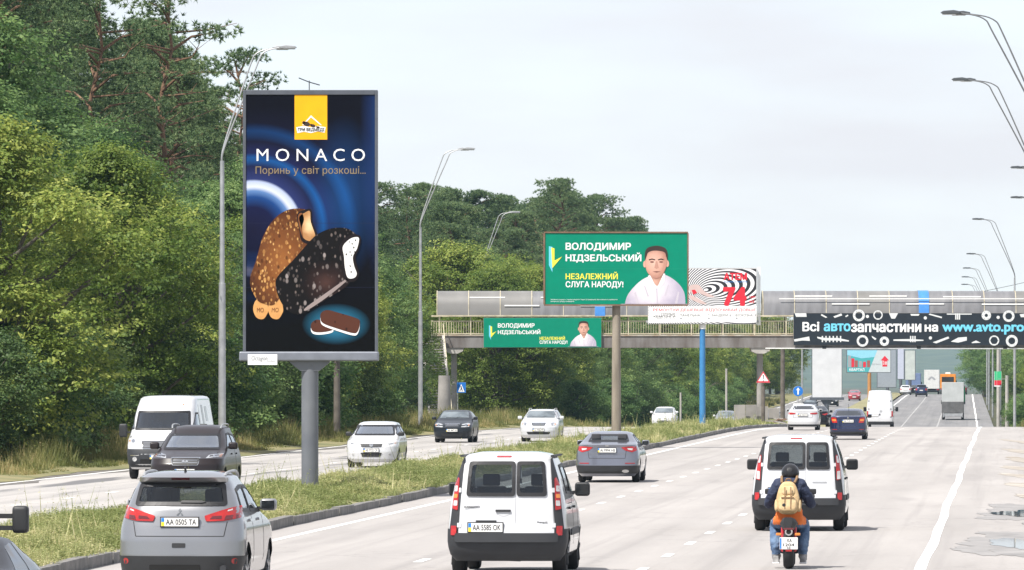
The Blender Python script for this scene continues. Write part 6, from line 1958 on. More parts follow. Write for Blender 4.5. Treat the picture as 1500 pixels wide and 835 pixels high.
    MB().tube([(-.3, .3, .30), (.2, .35, .28)], .07, 10).build('exhaust', M_gplast, c.root)
    return c
kangoo('small white van with numbered plate in the middle lane, nearest to the camera', -7.62, F / 95.0, True)
kangoo('small white van in the right lane just ahead of the motorcyclist', -4.0, F / 74.0, False)

# ---- blue-grey sedan
def sedan_rear(c, lights, plate, body, bumper=True, win=((-.60, 1.17), (.60, 1.17), (.50, 1.385), (-.50, 1.385)), text='', lower=(.26, .46), plz=.93, wide=.52):
    if c.cabin: c.pane('rear_window', 'R', rnd2(list(win), .04), G_tint)
    else: c.patch('rear_window', 'R', rnd2(list(win), .04), M_glass, .004)
    c.patch('tail_light', 'R', rnd2(lights, .02), M_redl, .012, mirror=True)
    if bumper: c.band('bumper_insert', lower[0], lower[1], .40, M_plast, .008)
    c.plate('R', 0, plz, text, wide, .12)
    c.seam('R', [(-.52, .70), (.52, .70)], .012); c.seam('R', [(-.52, .70), (-.56, .98)], .012); c.seam('R', [(.52, .70), (.56, .98)], .012)
bg = paint('blue_grey', (0.20, 0.21, 0.25), 0.65, 0.28)
c = Car('sedan', 'blue-grey sedan in the left lane ahead of the small white van', SEDAN, bg, -11.3, F / 51.0, wheels=(1.05, 3.85), wr=.335, cabin='car')
c.pane('windscreen', 'F', rnd2([(-.68, 1.12), (.68, 1.12), (.58, 1.39), (-.58, 1.39)], .05), G_clear)
sedan_rear(c, [(.40, 1.015), (.62, 1.04), (.83, 1.045), (.86, .93), (.72, .87), (.52, .925)], None, bg, text='AI 9994 HB', lower=(.26, .49))
for sx in (-1, 1):
    c.patch('lens_band', 'R', [(sx*x, z) for x, z in [(.58, .99), (.74, .985), (.72, .93), (.60, .95)]], M_clear, .015, .004)
c.patch('reflector', 'R', rr(.52, .545, .80, .57, .008), M_redl, .014, mirror=True)
c.patch('badge', 'R', rr(-.05, 1.04, .05, 1.07, .012), M_chrome, .012)
c.patch('exhaust', 'R', [(.53 + .10 * math.cos(i * .3927), .33 + .045 * math.sin(i * .3927)) for i in range(16)], M_chrome, .03, .02)
c.side_glass([[(1.25, 1.13), (1.62, 1.36), (2.05, 1.39), (2.05, 1.10)], [(2.12, 1.10), (2.12, 1.39), (2.55, 1.38), (3.25, 1.08)]])
c.mirror(3.05, 1.10, bg, .22, .15, .08); c.handles((1.6, 2.7), .95, bg)
c.seam('S', [(2.08, .4), (2.08, 1.08)], .012, mirror=True)

# ---- navy liftback, white sedan, dark sedan ahead
nv = paint('navy', (0.012, 0.020, 0.065), 0.3, 0.25)
c = Car('liftback', 'navy blue liftback in the middle lane behind the white high-roof van', LIFT, nv, -7.2, F / 31.0, wheels=(0.85, 3.43), wr=.32)
c.patch('rear_window', 'R', rnd2([(-.62, 1.14), (.62, 1.14), (.53, 1.36), (-.53, 1.36)], .04), M_glass, .004)
tl = c.patch('tail_light', 'R', rnd2([(.50, .80), (.74, .80), (.80, .98), (.78, 1.06), (.56, 1.04)], .03), M_redl, .012, mirror=True)
for sx, t_ in zip((1, -1), tl):
    c.patch('lens_band', 'R', [(sx*x, z) for x, z in [(.56, .88), (.74, .88), (.76, .97), (.58, .97)]], M_amber, .016, .004, parent=t_)
c.plate('R', 0, .88, 'AA 7143 HI', .52, .12); c.band('bumper_insert', .24, .38, .4, M_plast)
c.patch('reflector', 'R', rr(.52, .47, .74, .50, .008), M_redl, .014, mirror=True); c.patch('badge', 'R', rr(-.04, 1.0, .04, 1.07, .03), M_chrome, .012)
c.seam('R', [(-.55, .62), (.55, .62)], .012); c.side_glass([[(.95, 1.12), (1.3, 1.36), (1.9, 1.38), (1.9, 1.08)], [(1.96, 1.08), (1.96, 1.38), (2.5, 1.37), (3.15, 1.06)]]); c.mirror(2.95, 1.08, nv)
MB().tube([(0, 1.5, 1.45), (0, 1.3, 1.68)], .008, 6).build('aerial', M_plast, c.root)
wt = paint('white', (0.545, 0.555, 0.57), 0, 0.28, 0.06)
c = Car('sedan', 'white sedan in the left lane nearest the median, beside the round blue sign', SEDAN, wt, -11.0, F / 26.3, wheels=(1.0, 3.75), wr=.325, sc=(.97, .96, .99))
sedan_rear(c, [(.40, .96), (.60, .98), (.80, 1.0), (.82, .90), (.66, .88), (.42, .90)], None, wt, text='AA 2160 KX', lower=(.22, .33), plz=.86); c.mirror(3.0, 1.08, wt)
c.side_glass([[(1.2, 1.12), (1.6, 1.34), (2.0, 1.37), (2.0, 1.08)], [(2.06, 1.08), (2.06, 1.37), (2.5, 1.36), (3.15, 1.06)]])
bk = paint('black', (0.012, 0.014, 0.017), 0.3, 0.25)
c = Car('sedan', 'black sedan partly hidden behind the white sedan near the median', SEDAN, bk, -12.6, F / 21.5, wheels=(1.0, 3.85), wr=.33)
sedan_rear(c, [(.42, .90), (.60, .92), (.82, .99), (.84, .88), (.62, .82)], None, bk, text='KA 1180 BO', lower=(.22, .34), plz=.66); c.mirror(3.0, 1.08, bk)
c.patch('badge', 'R', rr(-.045, .93, .045, 1.0, .035), M_chrome, .012)

# ---- white high-roof van going away
c = Car('high_roof_van', 'white high-roof delivery van with two rear doors under the footbridge', VANBOX, wt, -8.9, F / 19.6, cat='van', wheels=(1.05, 4.45), wr=.36, n=(6, 3), D=(.25, .7), sc=(.98, 1.05, 1.17), rim='steel')
for x0, x1 in ((-.82, -.006), (.006, .82)):
    d = c.patch('rear_door', 'R', rnd2([(x0, .60), (x1, .60), (x1 * .93, 2.34), (x0 * .93, 2.34)], .05), wt, .010)
    for hz in (.9, 1.5, 2.1):
        xh = x0 if x0 < -.1 else x1
        c.patch('door_hinge', 'R', rr(xh - .04, hz - .04, xh + .04, hz + .04, .01), M_gplast, .02, .01, parent=d)
c.patch('tail_light', 'R', rr(.86, .92, .97, 1.35, .02), M_redl, .014, mirror=True)
c.band('bumper', .34, .56, .5, M_gplast, .03); c.plate('R', -.38, 1.02, '', .5, .12); c.patch('emblem', 'R', [(.08 + .09 * math.cos(i * .3927), 1.32 + .09 * math.sin(i * .3927)) for i in range(16)], M_galv, .016, .004)
c.patch('door_handle', 'R', rr(-.06, 1.02, .04, 1.15, .01), M_plast, .02, .01)
c.mirror(4.3, 1.5, M_plast, .22, .34, .14)

# ------------------------------------------------------------------ oncoming traffic
def front(c, head, grille, intake, body, ws, plate_z=.42, text='', bars=3, gm=M_chrome, hood=True):
    if c.cabin: c.pane('windscreen', 'F', rnd2(ws, .05), G_clear, .014)
    else: c.patch('windscreen', 'F', rnd2(ws, .05), M_wind, .014, step=.06)
    hl = c.patch('headlight', 'F', rnd2(head, .02), M_head, .010, mirror=True)
    cx_ = sum(p[0] for p in head) / len(head); cz_ = sum(p[1] for p in head) / len(head)
    for sx, h_ in zip((1, -1), hl):
        c.patch('headlight_reflector', 'F', [(sx * (cx_ + .055 * math.cos(i * .5236)), cz_ + .055 * math.sin(i * .5236)) for i in range(12)], M_chrome, .014, .004, parent=h_)
        c.patch('indicator', 'F', [(sx*(cx_ + .10), cz_ - .03), (sx*(cx_ + .15), cz_ - .03), (sx*(cx_ + .15), cz_ + .03), (sx*(cx_ + .10), cz_ + .03)], M_amber, .014, .004, parent=h_)
    if grille:
        x0, z0, x1, z1 = grille
        if gm: c.patch('grille_surround', 'F', rnd2([(x0 - .02, z1 + .02), (x1 + .02, z1 + .02), (x1 - .03, z0 - .02), (x0 + .03, z0 - .02)], .04), gm, .010)
        g_ = c.patch('grille', 'F', rnd2([(x0, z1), (x1, z1), (x1 - .04, z0), (x0 + .04, z0)], .035), M_plast, .016)
        for i in range(bars):
            z = z0 + (z1 - z0) * (i + 1) / (bars + 1)
            c.patch('grille_bar', 'F', rr(x0 + .05, z - .008, x1 - .05, z + .008, .004), gm or M_gplast, .022, .006, parent=g_)
    if intake:
        c.patch('air_intake', 'F', rnd2([(intake[0], intake[3]), (intake[2], intake[3]), (intake[2] - .06, intake[1]), (intake[0] + .06, intake[1])], .03), M_plast, .010)
    c.plate('F', 0, plate_z, text, .50, .115)
    xw, zw = ws[0][0] * .55, ws[0][1]
    for x_ in (xw, .12):
        c.patch('wiper', 'F', [(x_ - .28, zw + .015), (x_ + .26, zw + .035), (x_ + .26, zw + .05), (x_ - .28, zw + .03)], M_plast, .030, .008)

# white high-roof van, far left
c = Car('high_roof_van', 'white high-roof panel van approaching, left of the dark SUV', VANBOX, wt, -24.92, F / 49.5, cat='van', oncoming=True, wheels=(1.05, 4.5), wr=.36, n=(6, 3.4), D=(.25, .8), sc=(1.0, 1.03, 1.0), rim='steel', cabin='van')
front(c, [(.60, .98), (.92, 1.12), (.95, 1.26), (.90, 1.30), (.76, 1.16), (.62, 1.06)], (-.52, .93, .52, 1.13), None, wt, [(-.84, 1.46), (.84, 1.46), (.78, 2.03), (-.78, 2.03)], .66, '', 4, M_chrome)
c.band('bumper', .36, .90, .9, M_gplast, .012, 'F'); c.patch('air_intake', 'F', rr(-.55, .46, .55, .60, .03), M_under, .02)
c.patch('fog_light', 'F', [(.72 + .07 * math.cos(i * .5236), .60 + .07 * math.sin(i * .5236)) for i in range(12)], M_head, .022, mirror=True); c.patch('chrome_strip', 'F', rr(.58, .70, .86, .72, .005), M_chrome, .02, mirror=True)
c.side_glass([[(3.55, 1.45), (3.55, 1.98), (4.05, 1.98), (4.65, 1.48)]]); c.patch('side_window', 'S', rr(2.3, 1.5, 2.7, 2.2, .03), M_glass, .004, mirror=True); c.patch('side_window', 'S', rr(1.4, 1.7, 1.9, 2.15, .03), M_wind, .004, mirror=True)
c.mirror(4.55, 1.42, M_plast, .24, .40, .16, False); c.seam('S', [(3.3, .5), (3.3, 2.2)], .014, mirror=True); c.patch('roof_lamp', 'F', [(-.55 + .02*math.cos(i), 2.22 + .02*math.sin(i)) for i in range(6)], M_amber, .02)
# dark SUV
db = paint('dark_brown', (0.020, 0.015, 0.016), 0.0, 0.3)
c = Car('suv', 'dark brown SUV approaching in front of the white high-roof van', SUV, db, -20.6, F / 58.0, oncoming=True, wheels=(.88, 3.55), wr=.36, sc=(1.06, 1.09, 1.035), cabin='car')
front(c, [(.50, .99), (.80, 1.03), (.88, 1.10), (.80, 1.12), (.56, 1.08)], (-.36, .83, .36, 1.0), (-.5, .38, .5, .55), db, [(-.74, 1.20), (.74, 1.20), (.64, 1.60), (-.64, 1.60)], .66, 'AA 3480 EO', 2)
c.patch('emblem', 'F', rnd2([(-.09, .885), (-.05, .95), (-.01, .955), (-.03, .92), (.03, .925), (.01, .955), (.05, .955), (.09, .90), (.03, .885), (.0, .91), (-.04, .885)], .01), M_chrome, .03, .01)
c.side_glass([[(.75, 1.26), (.85, 1.55), (1.55, 1.62), (1.55, 1.22)], [(1.62, 1.22), (1.62, 1.62), (2.1, 1.60), (2.85, 1.22)]]); c.mirror(2.85, 1.27, db, .24, .18, .09, False)
for sx in (-1, 1):
    MB().tube(smoothpath([(sx*.62, .75, 1.72), (sx*.64, .85, 1.80), (sx*.66, 1.4, 1.83), (sx*.64, 2.1, 1.81), (sx*.62, 2.3, 1.72)], 5), .022, 8).build('roof_rail', M_galv, c.root, smooth=50)
c.handles((1.3, 2.3), 1.08, db); c.seam('S', [(1.58, .5), (1.58, 1.2)], .012, mirror=True)
# white hatchback
c = Car('hatchback', 'white hatchback approaching just right of the big billboard pole', HATCH, wt, -20.95, F / 44.0, oncoming=True, wheels=(.72, 3.28), wr=.315, cabin='car')
front(c, [(.44, .80), (.62, .88), (.80, .96), (.83, .88), (.72, .80), (.52, .74)], (-.38, .70, .38, .80), (-.36, .36, .36, .50), wt, [(-.69, 1.07), (.69, 1.07), (.60, 1.42), (-.60, 1.42)], .585, 'AE 7722 CK', 2, None)
c.patch('emblem', 'F', [(-.06, .80), (0, .77), (.06, .80), (.06, .73), (0, .68), (-.06, .73)], M_chrome, .025, .01)
c.patch('fog_light', 'F', [(.62 + .04 * math.cos(i * .5236), .44 + .04 * math.sin(i * .5236)) for i in range(12)], M_head, .012, mirror=True)
c.side_glass([[(.75, 1.12), (.85, 1.38), (1.5, 1.42), (1.5, 1.08)], [(1.57, 1.08), (1.57, 1.42), (2.05, 1.41), (2.75, 1.08)]]); c.mirror(2.7, 1.10, M_plast, .20, .15, .08, False); c.handles((1.2, 2.2), .95, wt); c.seam('S', [(1.54, .4), (1.54, 1.08)], .012, mirror=True)
# dark liftback
dg_ = paint('graphite', (0.018, 0.022, 0.028), 0.0, 0.3)
c = Car('liftback', 'dark grey liftback approaching in front of the bridge pier', LIFT, dg_, -24.8, F / 32.4, oncoming=True, wheels=(.85, 3.43), wr=.32)
front(c, [(.42, .70), (.76, .72), (.80, .86), (.68, .90), (.44, .84)], (-.32, .74, .32, .86), (-.5, .30, .5, .42), dg_, [(-.67, 1.10), (.67, 1.10), (.58, 1.40), (-.58, 1.40)], .56, 'AA 4471 IE', 3)
c.side_glass([[(.95, 1.12), (1.3, 1.36), (1.9, 1.38), (1.9, 1.08)], [(1.96, 1.08), (1.96, 1.38), (2.5, 1.37), (3.15, 1.06)]]); c.mirror(2.95, 1.08, dg_, .2, .15, .08, False)
# white estate
wt2 = paint('white_silver', (0.62, 0.64, 0.66), 0.15, 0.28)
c = Car('estate_car', 'silver-white estate car with roof rails approaching, left of the blue-grey sedan', WAGON, wt2, -21.15, F / 32.0, oncoming=True, wheels=(.85, 3.43), wr=.32)
front(c, [(.42, .72), (.74, .74), (.80, .86), (.70, .92), (.46, .84)], (-.32, .76, .32, .86), (-.55, .34, .55, .46), wt2, [(-.67, 1.10), (.67, 1.10), (.58, 1.41), (-.58, 1.41)], .55, 'AA 9032 MP', 3)
for sx in (-1, 1):
    MB().tube(smoothpath([(sx*.58, .7, 1.45), (sx*.59, .8, 1.51), (sx*.59, 2.2, 1.51), (sx*.57, 2.4, 1.44)], 5), .018, 8).build('roof_rail', M_galv, c.root, smooth=50)
c.side_glass([[(.5, 1.15), (.6, 1.36), (1.9, 1.38), (1.9, 1.08)], [(1.96, 1.08), (1.96, 1.38), (2.5, 1.37), (3.15, 1.06)]]); c.mirror(2.95, 1.08, wt2, .2, .15, .1, False)
# white hatch and car behind it, far left lanes
c = Car('hatchback', 'small white hatchback approaching between the concrete and the blue billboard poles', HATCH, wt, -24.4, F / 20.2, oncoming=True, wheels=(.75, 3.3), wr=.31, sc=(1.0, 1.08, 1.0))
front(c, [(.50, .80), (.66, .92), (.80, 1.00), (.83, .92), (.68, .80)], None, (-.45, .34, .45, .46), wt, [(-.69, 1.07), (.69, 1.07), (.60, 1.42), (-.60, 1.42)], .60, '', 2); c.mirror(2.9, 1.1, wt, .2, .15, .1, False)
c = Car('hatchback', 'grey car half hidden behind the median grass right of the small white hatchback', HATCH, paint('mid_grey', (0.20, 0.22, 0.24), 0.4), -21.5, F / 18.6, oncoming=True, wheels=(.75, 3.3), wr=.31)
front(c, [(.50, .80), (.66, .90), (.80, .96), (.83, .88), (.68, .78)], (-.3, .7, .3, .8), None, wt, [(-.69, 1.07), (.69, 1.07), (.60, 1.42), (-.60, 1.42)], .60, '', 2); c.mirror(2.7, 1.1, wt, .2, .15, .1, False)

# ------------------------------------------------------------------ distant traffic beyond the dip
def far_rear(name, label, rows, col_, o_, Y, cat='car', cut=False, **k):
    c = Car(name, label, rows, col_, o_, Y, cat=cat, **k)
    H = c.H
    zb_, zt_ = H * .74, H * .93
    c.patch('rear_window', 'R', rnd2([(-.62 * c.hw / .9, zb_ + .04), (.62 * c.hw / .9, zb_ + .04), (.54 * c.hw / .9, zt_), (-.54 * c.hw / .9, zt_)], .04), M_glass, .006)
    c.patch('tail_light', 'R', rr(.60 * c.hw / .9, H * .52, .80 * c.hw / .9, H * .66, .02), M_redl, .014, mirror=True)
    c.plate('R', 0, H * .52, '', .5, .12); c.band('bumper_insert', H * .16, H * .28, .4, M_plast); c.mirror(c.L * .63, H * .72, col_, .2, .15, .08, False, sides=(-1,) if cut else (-1, 1))
    return c
def far_front(name, label, rows, col_, o_, Y, cat='car', **k):
    c = Car(name, label, rows, col_, o_, Y, cat=cat, oncoming=True, **k)
    H = c.H
    c.patch('windscreen', 'F', rnd2([(-.66 * c.hw / .9, H * .76), (.66 * c.hw / .9, H * .76), (.57 * c.hw / .9, H * .94), (-.57 * c.hw / .9, H * .94)], .04), M_wind, .006)
    c.patch('headlight', 'F', rr(.5 * c.hw / .9, H * .48, .78 * c.hw / .9, H * .58, .03), M_head, .014, mirror=True)
    c.patch('grille', 'F', rr(-.33, H * .47, .33, H * .56, .03), M_plast, .012); c.plate('F', 0, H * .36, '', .5, .12); c.mirror(c.L * .66, H * .74, col_, .2, .15, .08, False)
    return c
far_front('hatchback', 'dark blue car approaching up the far slope, left of the white high-roof van', HATCH, paint('dusk_blue', (0.03, 0.05, 0.10), .3), -24.3, 690, wheels=(.75, 3.3), wr=.31)
far_front('sedan', 'dark grey car approaching higher up the far slope behind the dark blue one', SEDAN, dg_, -23.2, 790, wheels=(1.0, 3.8), wr=.32)
far_front('sedan', 'black car approaching just above the two dark cars on the far slope', SEDAN, bk, -21.9, 840, wheels=(1.0, 3.8), wr=.32)
far_front('hatchback', 'red car approaching beside the white truck near the far crest', HATCH, paint('red', (0.30, 0.02, 0.03)), -20.4, 905, wheels=(.75, 3.3), wr=.31)
far_front('sedan', 'teal-grey car half hidden beside the black sedan near the median', SEDAN, paint('teal_grey', (0.05, 0.09, 0.11), .3), -21.0, 560, wheels=(1.0, 3.8), wr=.32)
far_front('hatchback', 'white car at the foot of the white truck near the far crest', HATCH, wt, -23.9, 935, wheels=(.75, 3.3), wr=.31)
far_rear('hatchback', 'white hatchback climbing near the far crest, leftmost of its group', HATCH, wt, -14.0, 985, wheels=(.75, 3.3), wr=.31)
far_rear('suv', 'navy minivan climbing near the far crest right of the white hatchback', SUV, nv, -10.6, 955, wheels=(.85, 3.5), wr=.34, sc=(1.05, 1, 1.05))
far_rear('hatchback', 'grey hatchback just below the orange bus near the far crest', HATCH, paint('mid_grey', (0.2, 0.22, 0.24), .4), -5.8, 990, wheels=(.75, 3.3), wr=.31)
far_rear('sedan', 'black car beside the navy minivan near the far crest', SEDAN, bk, -12.3, 1000, wheels=(1.0, 3.8), wr=.32)
far_rear('sedan', 'maroon car right of the orange bus near the far crest', SEDAN, paint('maroon', (0.12, 0.02, 0.03)), -3.4, 1000, wheels=(1.0, 3.8), wr=.32)

def truck(label, o_, Y, kind, oncoming=False, boxc=None, cab=None, W_=2.45, H_=3.6, L_=7.0):
    z0 = prof(Y)
    t = empty('truck' if kind != 'bus' else 'bus', (off(Y, o_), Y, z0), HEAD + (math.pi if oncoming else 0), label, 'truck' if kind != 'bus' else 'bus')
    cargo = MB(); cargo.box((0, L_ * .38, .95 + (H_ - .95) / 2), (W_, L_ * .76, H_ - .95)); cargo.build('cargo_box', boxc, t, bevel=.04)
    cb = MB()
    cb.add([(x, y, z) for x in (-W_ * .46, W_ * .46) for y, z in ((L_ * .78, .55), (L_ + .0, .55), (L_, 1.35), (L_ - .35, 2.5), (L_ * .78, 2.6))],
           [(0, 1, 2, 3, 4), (9, 8, 7, 6, 5), (0, 5, 6, 1), (1, 6, 7, 2), (2, 7, 8, 3), (3, 8, 9, 4), (4, 9, 5, 0)])
    cb.build('cab', cab, t, bevel=.05)
    MB().box((0, L_ * .45, .72), (W_ * .5, L_ * .85, .3)).build('chassis', M_under, t)
    ws = MB(); ws.add([(-W_ * .40, L_ - .075, 1.55), (W_ * .40, L_ - .075, 1.55), (W_ * .38, L_ - .325, 2.36), (-W_ * .38, L_ - .325, 2.36)], [(0, 1, 2, 3)])
    o = ws.build('windscreen', M_wind, t); o.location = (0, .035, .01)
    for yw in (L_ * .2, L_ * .84):
        for sx in (-1, 1):
            w_ = MB().lathe([(-.14, .30), (-.14, .44), (-.1, .48), (.1, .48), (.14, .44), (.14, .30)], 'X', n=20).build('wheel', M_tyre, t, smooth=40); w_.location = (sx * (W_ / 2 - .16), yw, .48)
            MB().lathe([(sx*.10, .30), (sx*.12, .05)], 'X', n=16).build('rim', M_gplast, w_)
    for sx in (-1, 1):
        MB().box((sx * W_ * .40, L_ + .01, .95), (.3, .06, .18)).build('headlight', M_head, t, bevel=.02)
        MB().box((sx * W_ * .40, -.03, .82), (.36, .06, .14)).build('tail_light', M_redl, t, bevel=.02)
        MB().box((sx * (W_ * .46 + .16), L_ - .3, 1.95), (.14, .10, .45)).build('wing_mirror', M_plast, t, bevel=.03)
    MB().box((0, -.02, .62), (W_ * .95, .12, .14)).build('rear_bumper', M_gplast, t)
    MB().box((0, L_ + .03, .55), (W_ * .9, .12, .35)).build('front_bumper', M_plast, t, bevel=.03)
    return t
gy = mat('tarp_grey', (0.40, 0.41, 0.41), .7, c2=(.50, .51, .51), scale=1.2)
t = truck('garbage truck with grey hopper and green cab in the right lane of the dip', -4.1, 716, 'truck', boxc=mat('hopper_grey', (0.36, 0.38, 0.38), .6, c2=(.45, .47, .47), scale=1), cab=mat('truck_green', (0.02, 0.20, 0.08), .5), H_=4.2, L_=7.6)
hp = MB(); hp.prism([(-1.22, .75), (1.22, .75), (1.22, 2.05), (-1.22, 2.05)], -.75, -.005); hp.build('hopper', mat('dark_hopper', (0.07, 0.07, 0.07), .7, c2=(.12, .12, .12), scale=2), t, bevel=.06)
MB().box((1.28, 2.4, 2.9), (.16, 4.5, 1.7)).build('side_panel', mat('truck_green', (0.02, 0.2, 0.08), .5), t, bevel=.03)
MB().box((0, -.55, .55), (2.2, .4, .35)).build('lift_bar', M_galv, t, bevel=.03)
for sx in (-1, 1): MB().box((sx * 1.05, -.8, .55), (.12, .1, .5)).build('lift_arm', M_galv, t)
t = truck('white box truck with dark emblem cresting the far hill', -9.6, 1035, 'truck', boxc=mat('box_white', (0.55, 0.56, 0.55), .6), cab=wt, H_=4.0, L_=8)
fe = Face(t, 0, 0, 1.0, y=-.012, x0=0, z0=0); fe.poly('emblem', smooth2([(-.6, -2.5), (0, -2.95), (.6, -2.5), (.35, -2.35), (0, -2.65), (-.35, -2.35)], 4), 0, P_grey)
truck('pale blue truck behind the white box truck at the far crest', -13.6, 1050, 'truck', boxc=mat('box_blue', (0.12, 0.17, 0.30), .6), cab=nv, H_=3.6, L_=7)
truck('white box truck approaching on the far slope left of the orange pole', -24.6, 900, 'truck', oncoming=True, boxc=mat('box_white', (0.55, 0.56, 0.55), .6), cab=wt, H_=3.5, L_=6.5, W_=2.3)
ob = mat('bus_orange', (0.62, 0.22, 0.02), .45)
t = truck('orange bus near the far crest just above the garbage truck', -6.1, 1010, 'bus', boxc=ob, cab=ob, H_=3.2, L_=7.5)
MB().box((0, -.012, 2.35), (1.9, .03, .8)).build('rear_window', M_glass, t, bevel=.01); MB().box((0, 1.0, 3.33), (.8, .8, .24)).build('roof_hatch', M_white, t, bevel=.04)

# ------------------------------------------------------------------ partly seen cars at the lower left corner
dk = paint('dark_grey', (0.015, 0.016, 0.019), 0, .35)
c = far_rear('pickup', 'dark grey vehicle at the left edge, only its large right mirror and door showing', SUV, paint('slate', (0.022, 0.025, 0.032), 0, .35), -12.60, 72.8, cut=True, wheels=(.85, 3.5), wr=.36, sc=(1.0, 1.1, 1.0))
c.side_glass([[(1.48, 1.16), (1.48, 1.55), (2.1, 1.54), (2.9, 1.16)], [(.7, 1.2), (.8, 1.5), (1.40, 1.55), (1.40, 1.16)]])
MB().box((c.hw + .20, 2.7, 1.40), (.19, .16, .32)).build('wing_mirror', M_plast, c.root, bevel=.05, smooth=50, seg=3)
for dz_ in (1.30, 1.44): MB().bar((c.hw - .1, 2.7, dz_), (c.hw + .16, 2.7, dz_), .055).build('mirror_arm', M_plast, c.root)
c = far_rear('sedan', 'dark car in the bottom left corner, only its roof edge and side windows showing', SEDAN, dk, -10.75, 63.5, wheels=(1.0, 3.8), wr=.33, cut=True)
c.side_glass([[(1.25, 1.13), (1.62, 1.36), (2.05, 1.39), (2.05, 1.10)], [(2.12, 1.10), (2.12, 1.39), (2.55, 1.38), (3.25, 1.08)]])
# ------------------------------------------------------------------ motorcycle and rider
SM = 92.0; YM = F / SM
mo = empty('motorcycle', (off(YM, -3.38), YM, 0), HEAD, 'black motorcycle with white number plate and red details in the right lane', 'motorcycle')
def mwheel(y, r, w):
    t = MB().lathe([(-w/2, r*.70), (-w/2, r*.86), (-w*.3, r*.97), (0, r), (w*.3, r*.97), (w/2, r*.86), (w/2, r*.70)], 'X', n=28).build('wheel', M_tyre, mo, smooth=60)
    t.location = (0, y, r)
    rm = MB()
    for k in range(6):
        a = k * math.pi / 3
        rm.bar((0, 0, 0), (0, r*.72*math.cos(a), r*.72*math.sin(a)), .03, .03, up=(1, 0, 0))
    rm.lathe([(-.05, .05), (.05, .05)], 'X', n=12); rm.lathe([(-.02, r*.72), (.02, r*.72)], 'X', n=20)
    rm.build('rim', M_plast, t)
mwheel(.30, .30, .165); mwheel(1.62, .30, .12)
M_mblk = paint('bike_black', (0.015, 0.015, 0.017), 0, .25)
M_mred = paint('bike_red', (0.42, 0.02, 0.03), 0, .3)
fr_ = MB(); fr_.tube(smoothpath([(0, .30, .34), (0, .62, .42), (0, .75, .62), (0, 1.15, .86), (0, 1.36, .92)]), .045, 8); fr_.tube([(0, .75, .55), (0, 1.1, .30), (0, 1.3, .86)], .03, 8); fr_.build('frame', M_plast, mo)
for sx in (-1, 1):
    MB().tube([(sx*.09, 1.62, .30), (sx*.09, 1.36, 1.0)], .025, 8).build('fork', M_galv, mo)
    MB().tube([(sx*.10, .30, .30), (sx*.11, .80, .38)], .03, 8).build('swing_arm', M_mred, mo)
    MB().tube([(sx*.10, .34, .33), (sx*.10, .42, .66)], .028, 8).build('shock', M_mred, mo)
    MB().tube([(0, 1.30, 1.0), (sx*.18, 1.27, 1.05), (sx*.36, 1.15, 1.02), (sx*.42, 1.10, 1.01)], .016, 8).build('handlebar', M_plast, mo)
    MB().tube([(sx*.30, 1.14, 1.025), (sx*.43, 1.09, 1.01)], .024, 10).build('grip', M_tyre, mo)
    MB().tube([(sx*.12, .82, .27), (sx*.27, .82, .27)], .02, 8).build('foot_peg', M_galv, mo)
    MB().box((sx*.15, .04, .56), (.09, .06, .045)).build('indicator', M_amber, mo, bevel=.015)
    b = MB(); b.box((sx*.34, 1.22, 1.22), (.15, .05, .09)); o = b.build('wing_mirror', M_plast, mo, bevel=.03, seg=3); MB().tube([(sx*.30, 1.2, 1.03), (sx*.33, 1.22, 1.19)], .01, 6).build('mirror_arm', M_plast, o)
en = MB(); en.box((0, .95, .40), (.30, .42, .34)); en.box((0, 1.02, .62), (.24, .26, .20)); en.build('engine', M_gplast, mo, bevel=.04)
MB().lathe([(.78, .05), (.86, .15), (1.1, .17), (1.28, .13), (1.34, .05)], 'Y', (0, 0, .88), 16).build('fuel_tank', M_mblk, mo, smooth=60)
se = MB(); se.add([(x * w, y, z + dz_) for (y, z, w) in ((.02, .76, .07), (.10, .74, .13), (.45, .72, .15), (.80, .72, .13)) for x, dz_ in ((-1, 0), (-.7, .07), (.7, .07), (1, 0), (.6, -.10), (-.6, -.10))],
                  [tuple(i*6+k for k in q_) for i in range(1) for q_ in [(0,1,2,3,4,5)]] + [(i*6+k, i*6+(k+1) % 6, (i+1)*6+(k+1) % 6, (i+1)*6+k) for i in range(3) for k in range(6)] + [tuple(18+k for k in (5,4,3,2,1,0))])
se.build('seat', M_plast, mo, smooth=50)
MB().lathe([(-.02, .062), (.02, .066), (.30, .060), (.5, .035)], 'Y', (.01, .02, .60), 18).build('exhaust', M_chrome, mo, smooth=50)
MB().lathe([(-.026, .040), (-.012, .040)], 'Y', (.01, .02, .60), 14).build('exhaust_opening', M_under, mo)
MB().box((.01, .0, .645), (.16, .04, .035)).build('tail_light', M_redd, mo, bevel=.01)
MB().box((.01, .06, .50), (.05, .10, .22)).build('plate_bracket', M_plast, mo)
pp = MB(); pp.box((.01, -.005, .415), (.29, .02, .19)); ppo = pp.build('number_plate', M_plate, mo, bevel=.006)
fc = Face(ppo, 0, 0, 1, y=-.018, x0=.01, z0=.415, lay=.003)
fc.text('KA', -.02, -.075, .05, -.02, 0, P_black, .01); fc.text('1204', -.09, .0, .09, .045, 0, P_black, .01); fc.text('AE', -.03, .055, .03, .085, 0, P_black, .01)
fc.rect('plate_stripe', -.14, -.085, -.115, .085, 0, pm('plate_blue', (0.03, 0.2, 0.55)))
MB().box((.01, -.002, .30), (.10, .02, .03)).build('reflector', M_redl, mo, bevel=.004)
MB().lathe([(1.38, .09), (1.46, .10), (1.48, .06)], 'Y', (0, 0, .93), 16).build('headlight', M_head, mo)

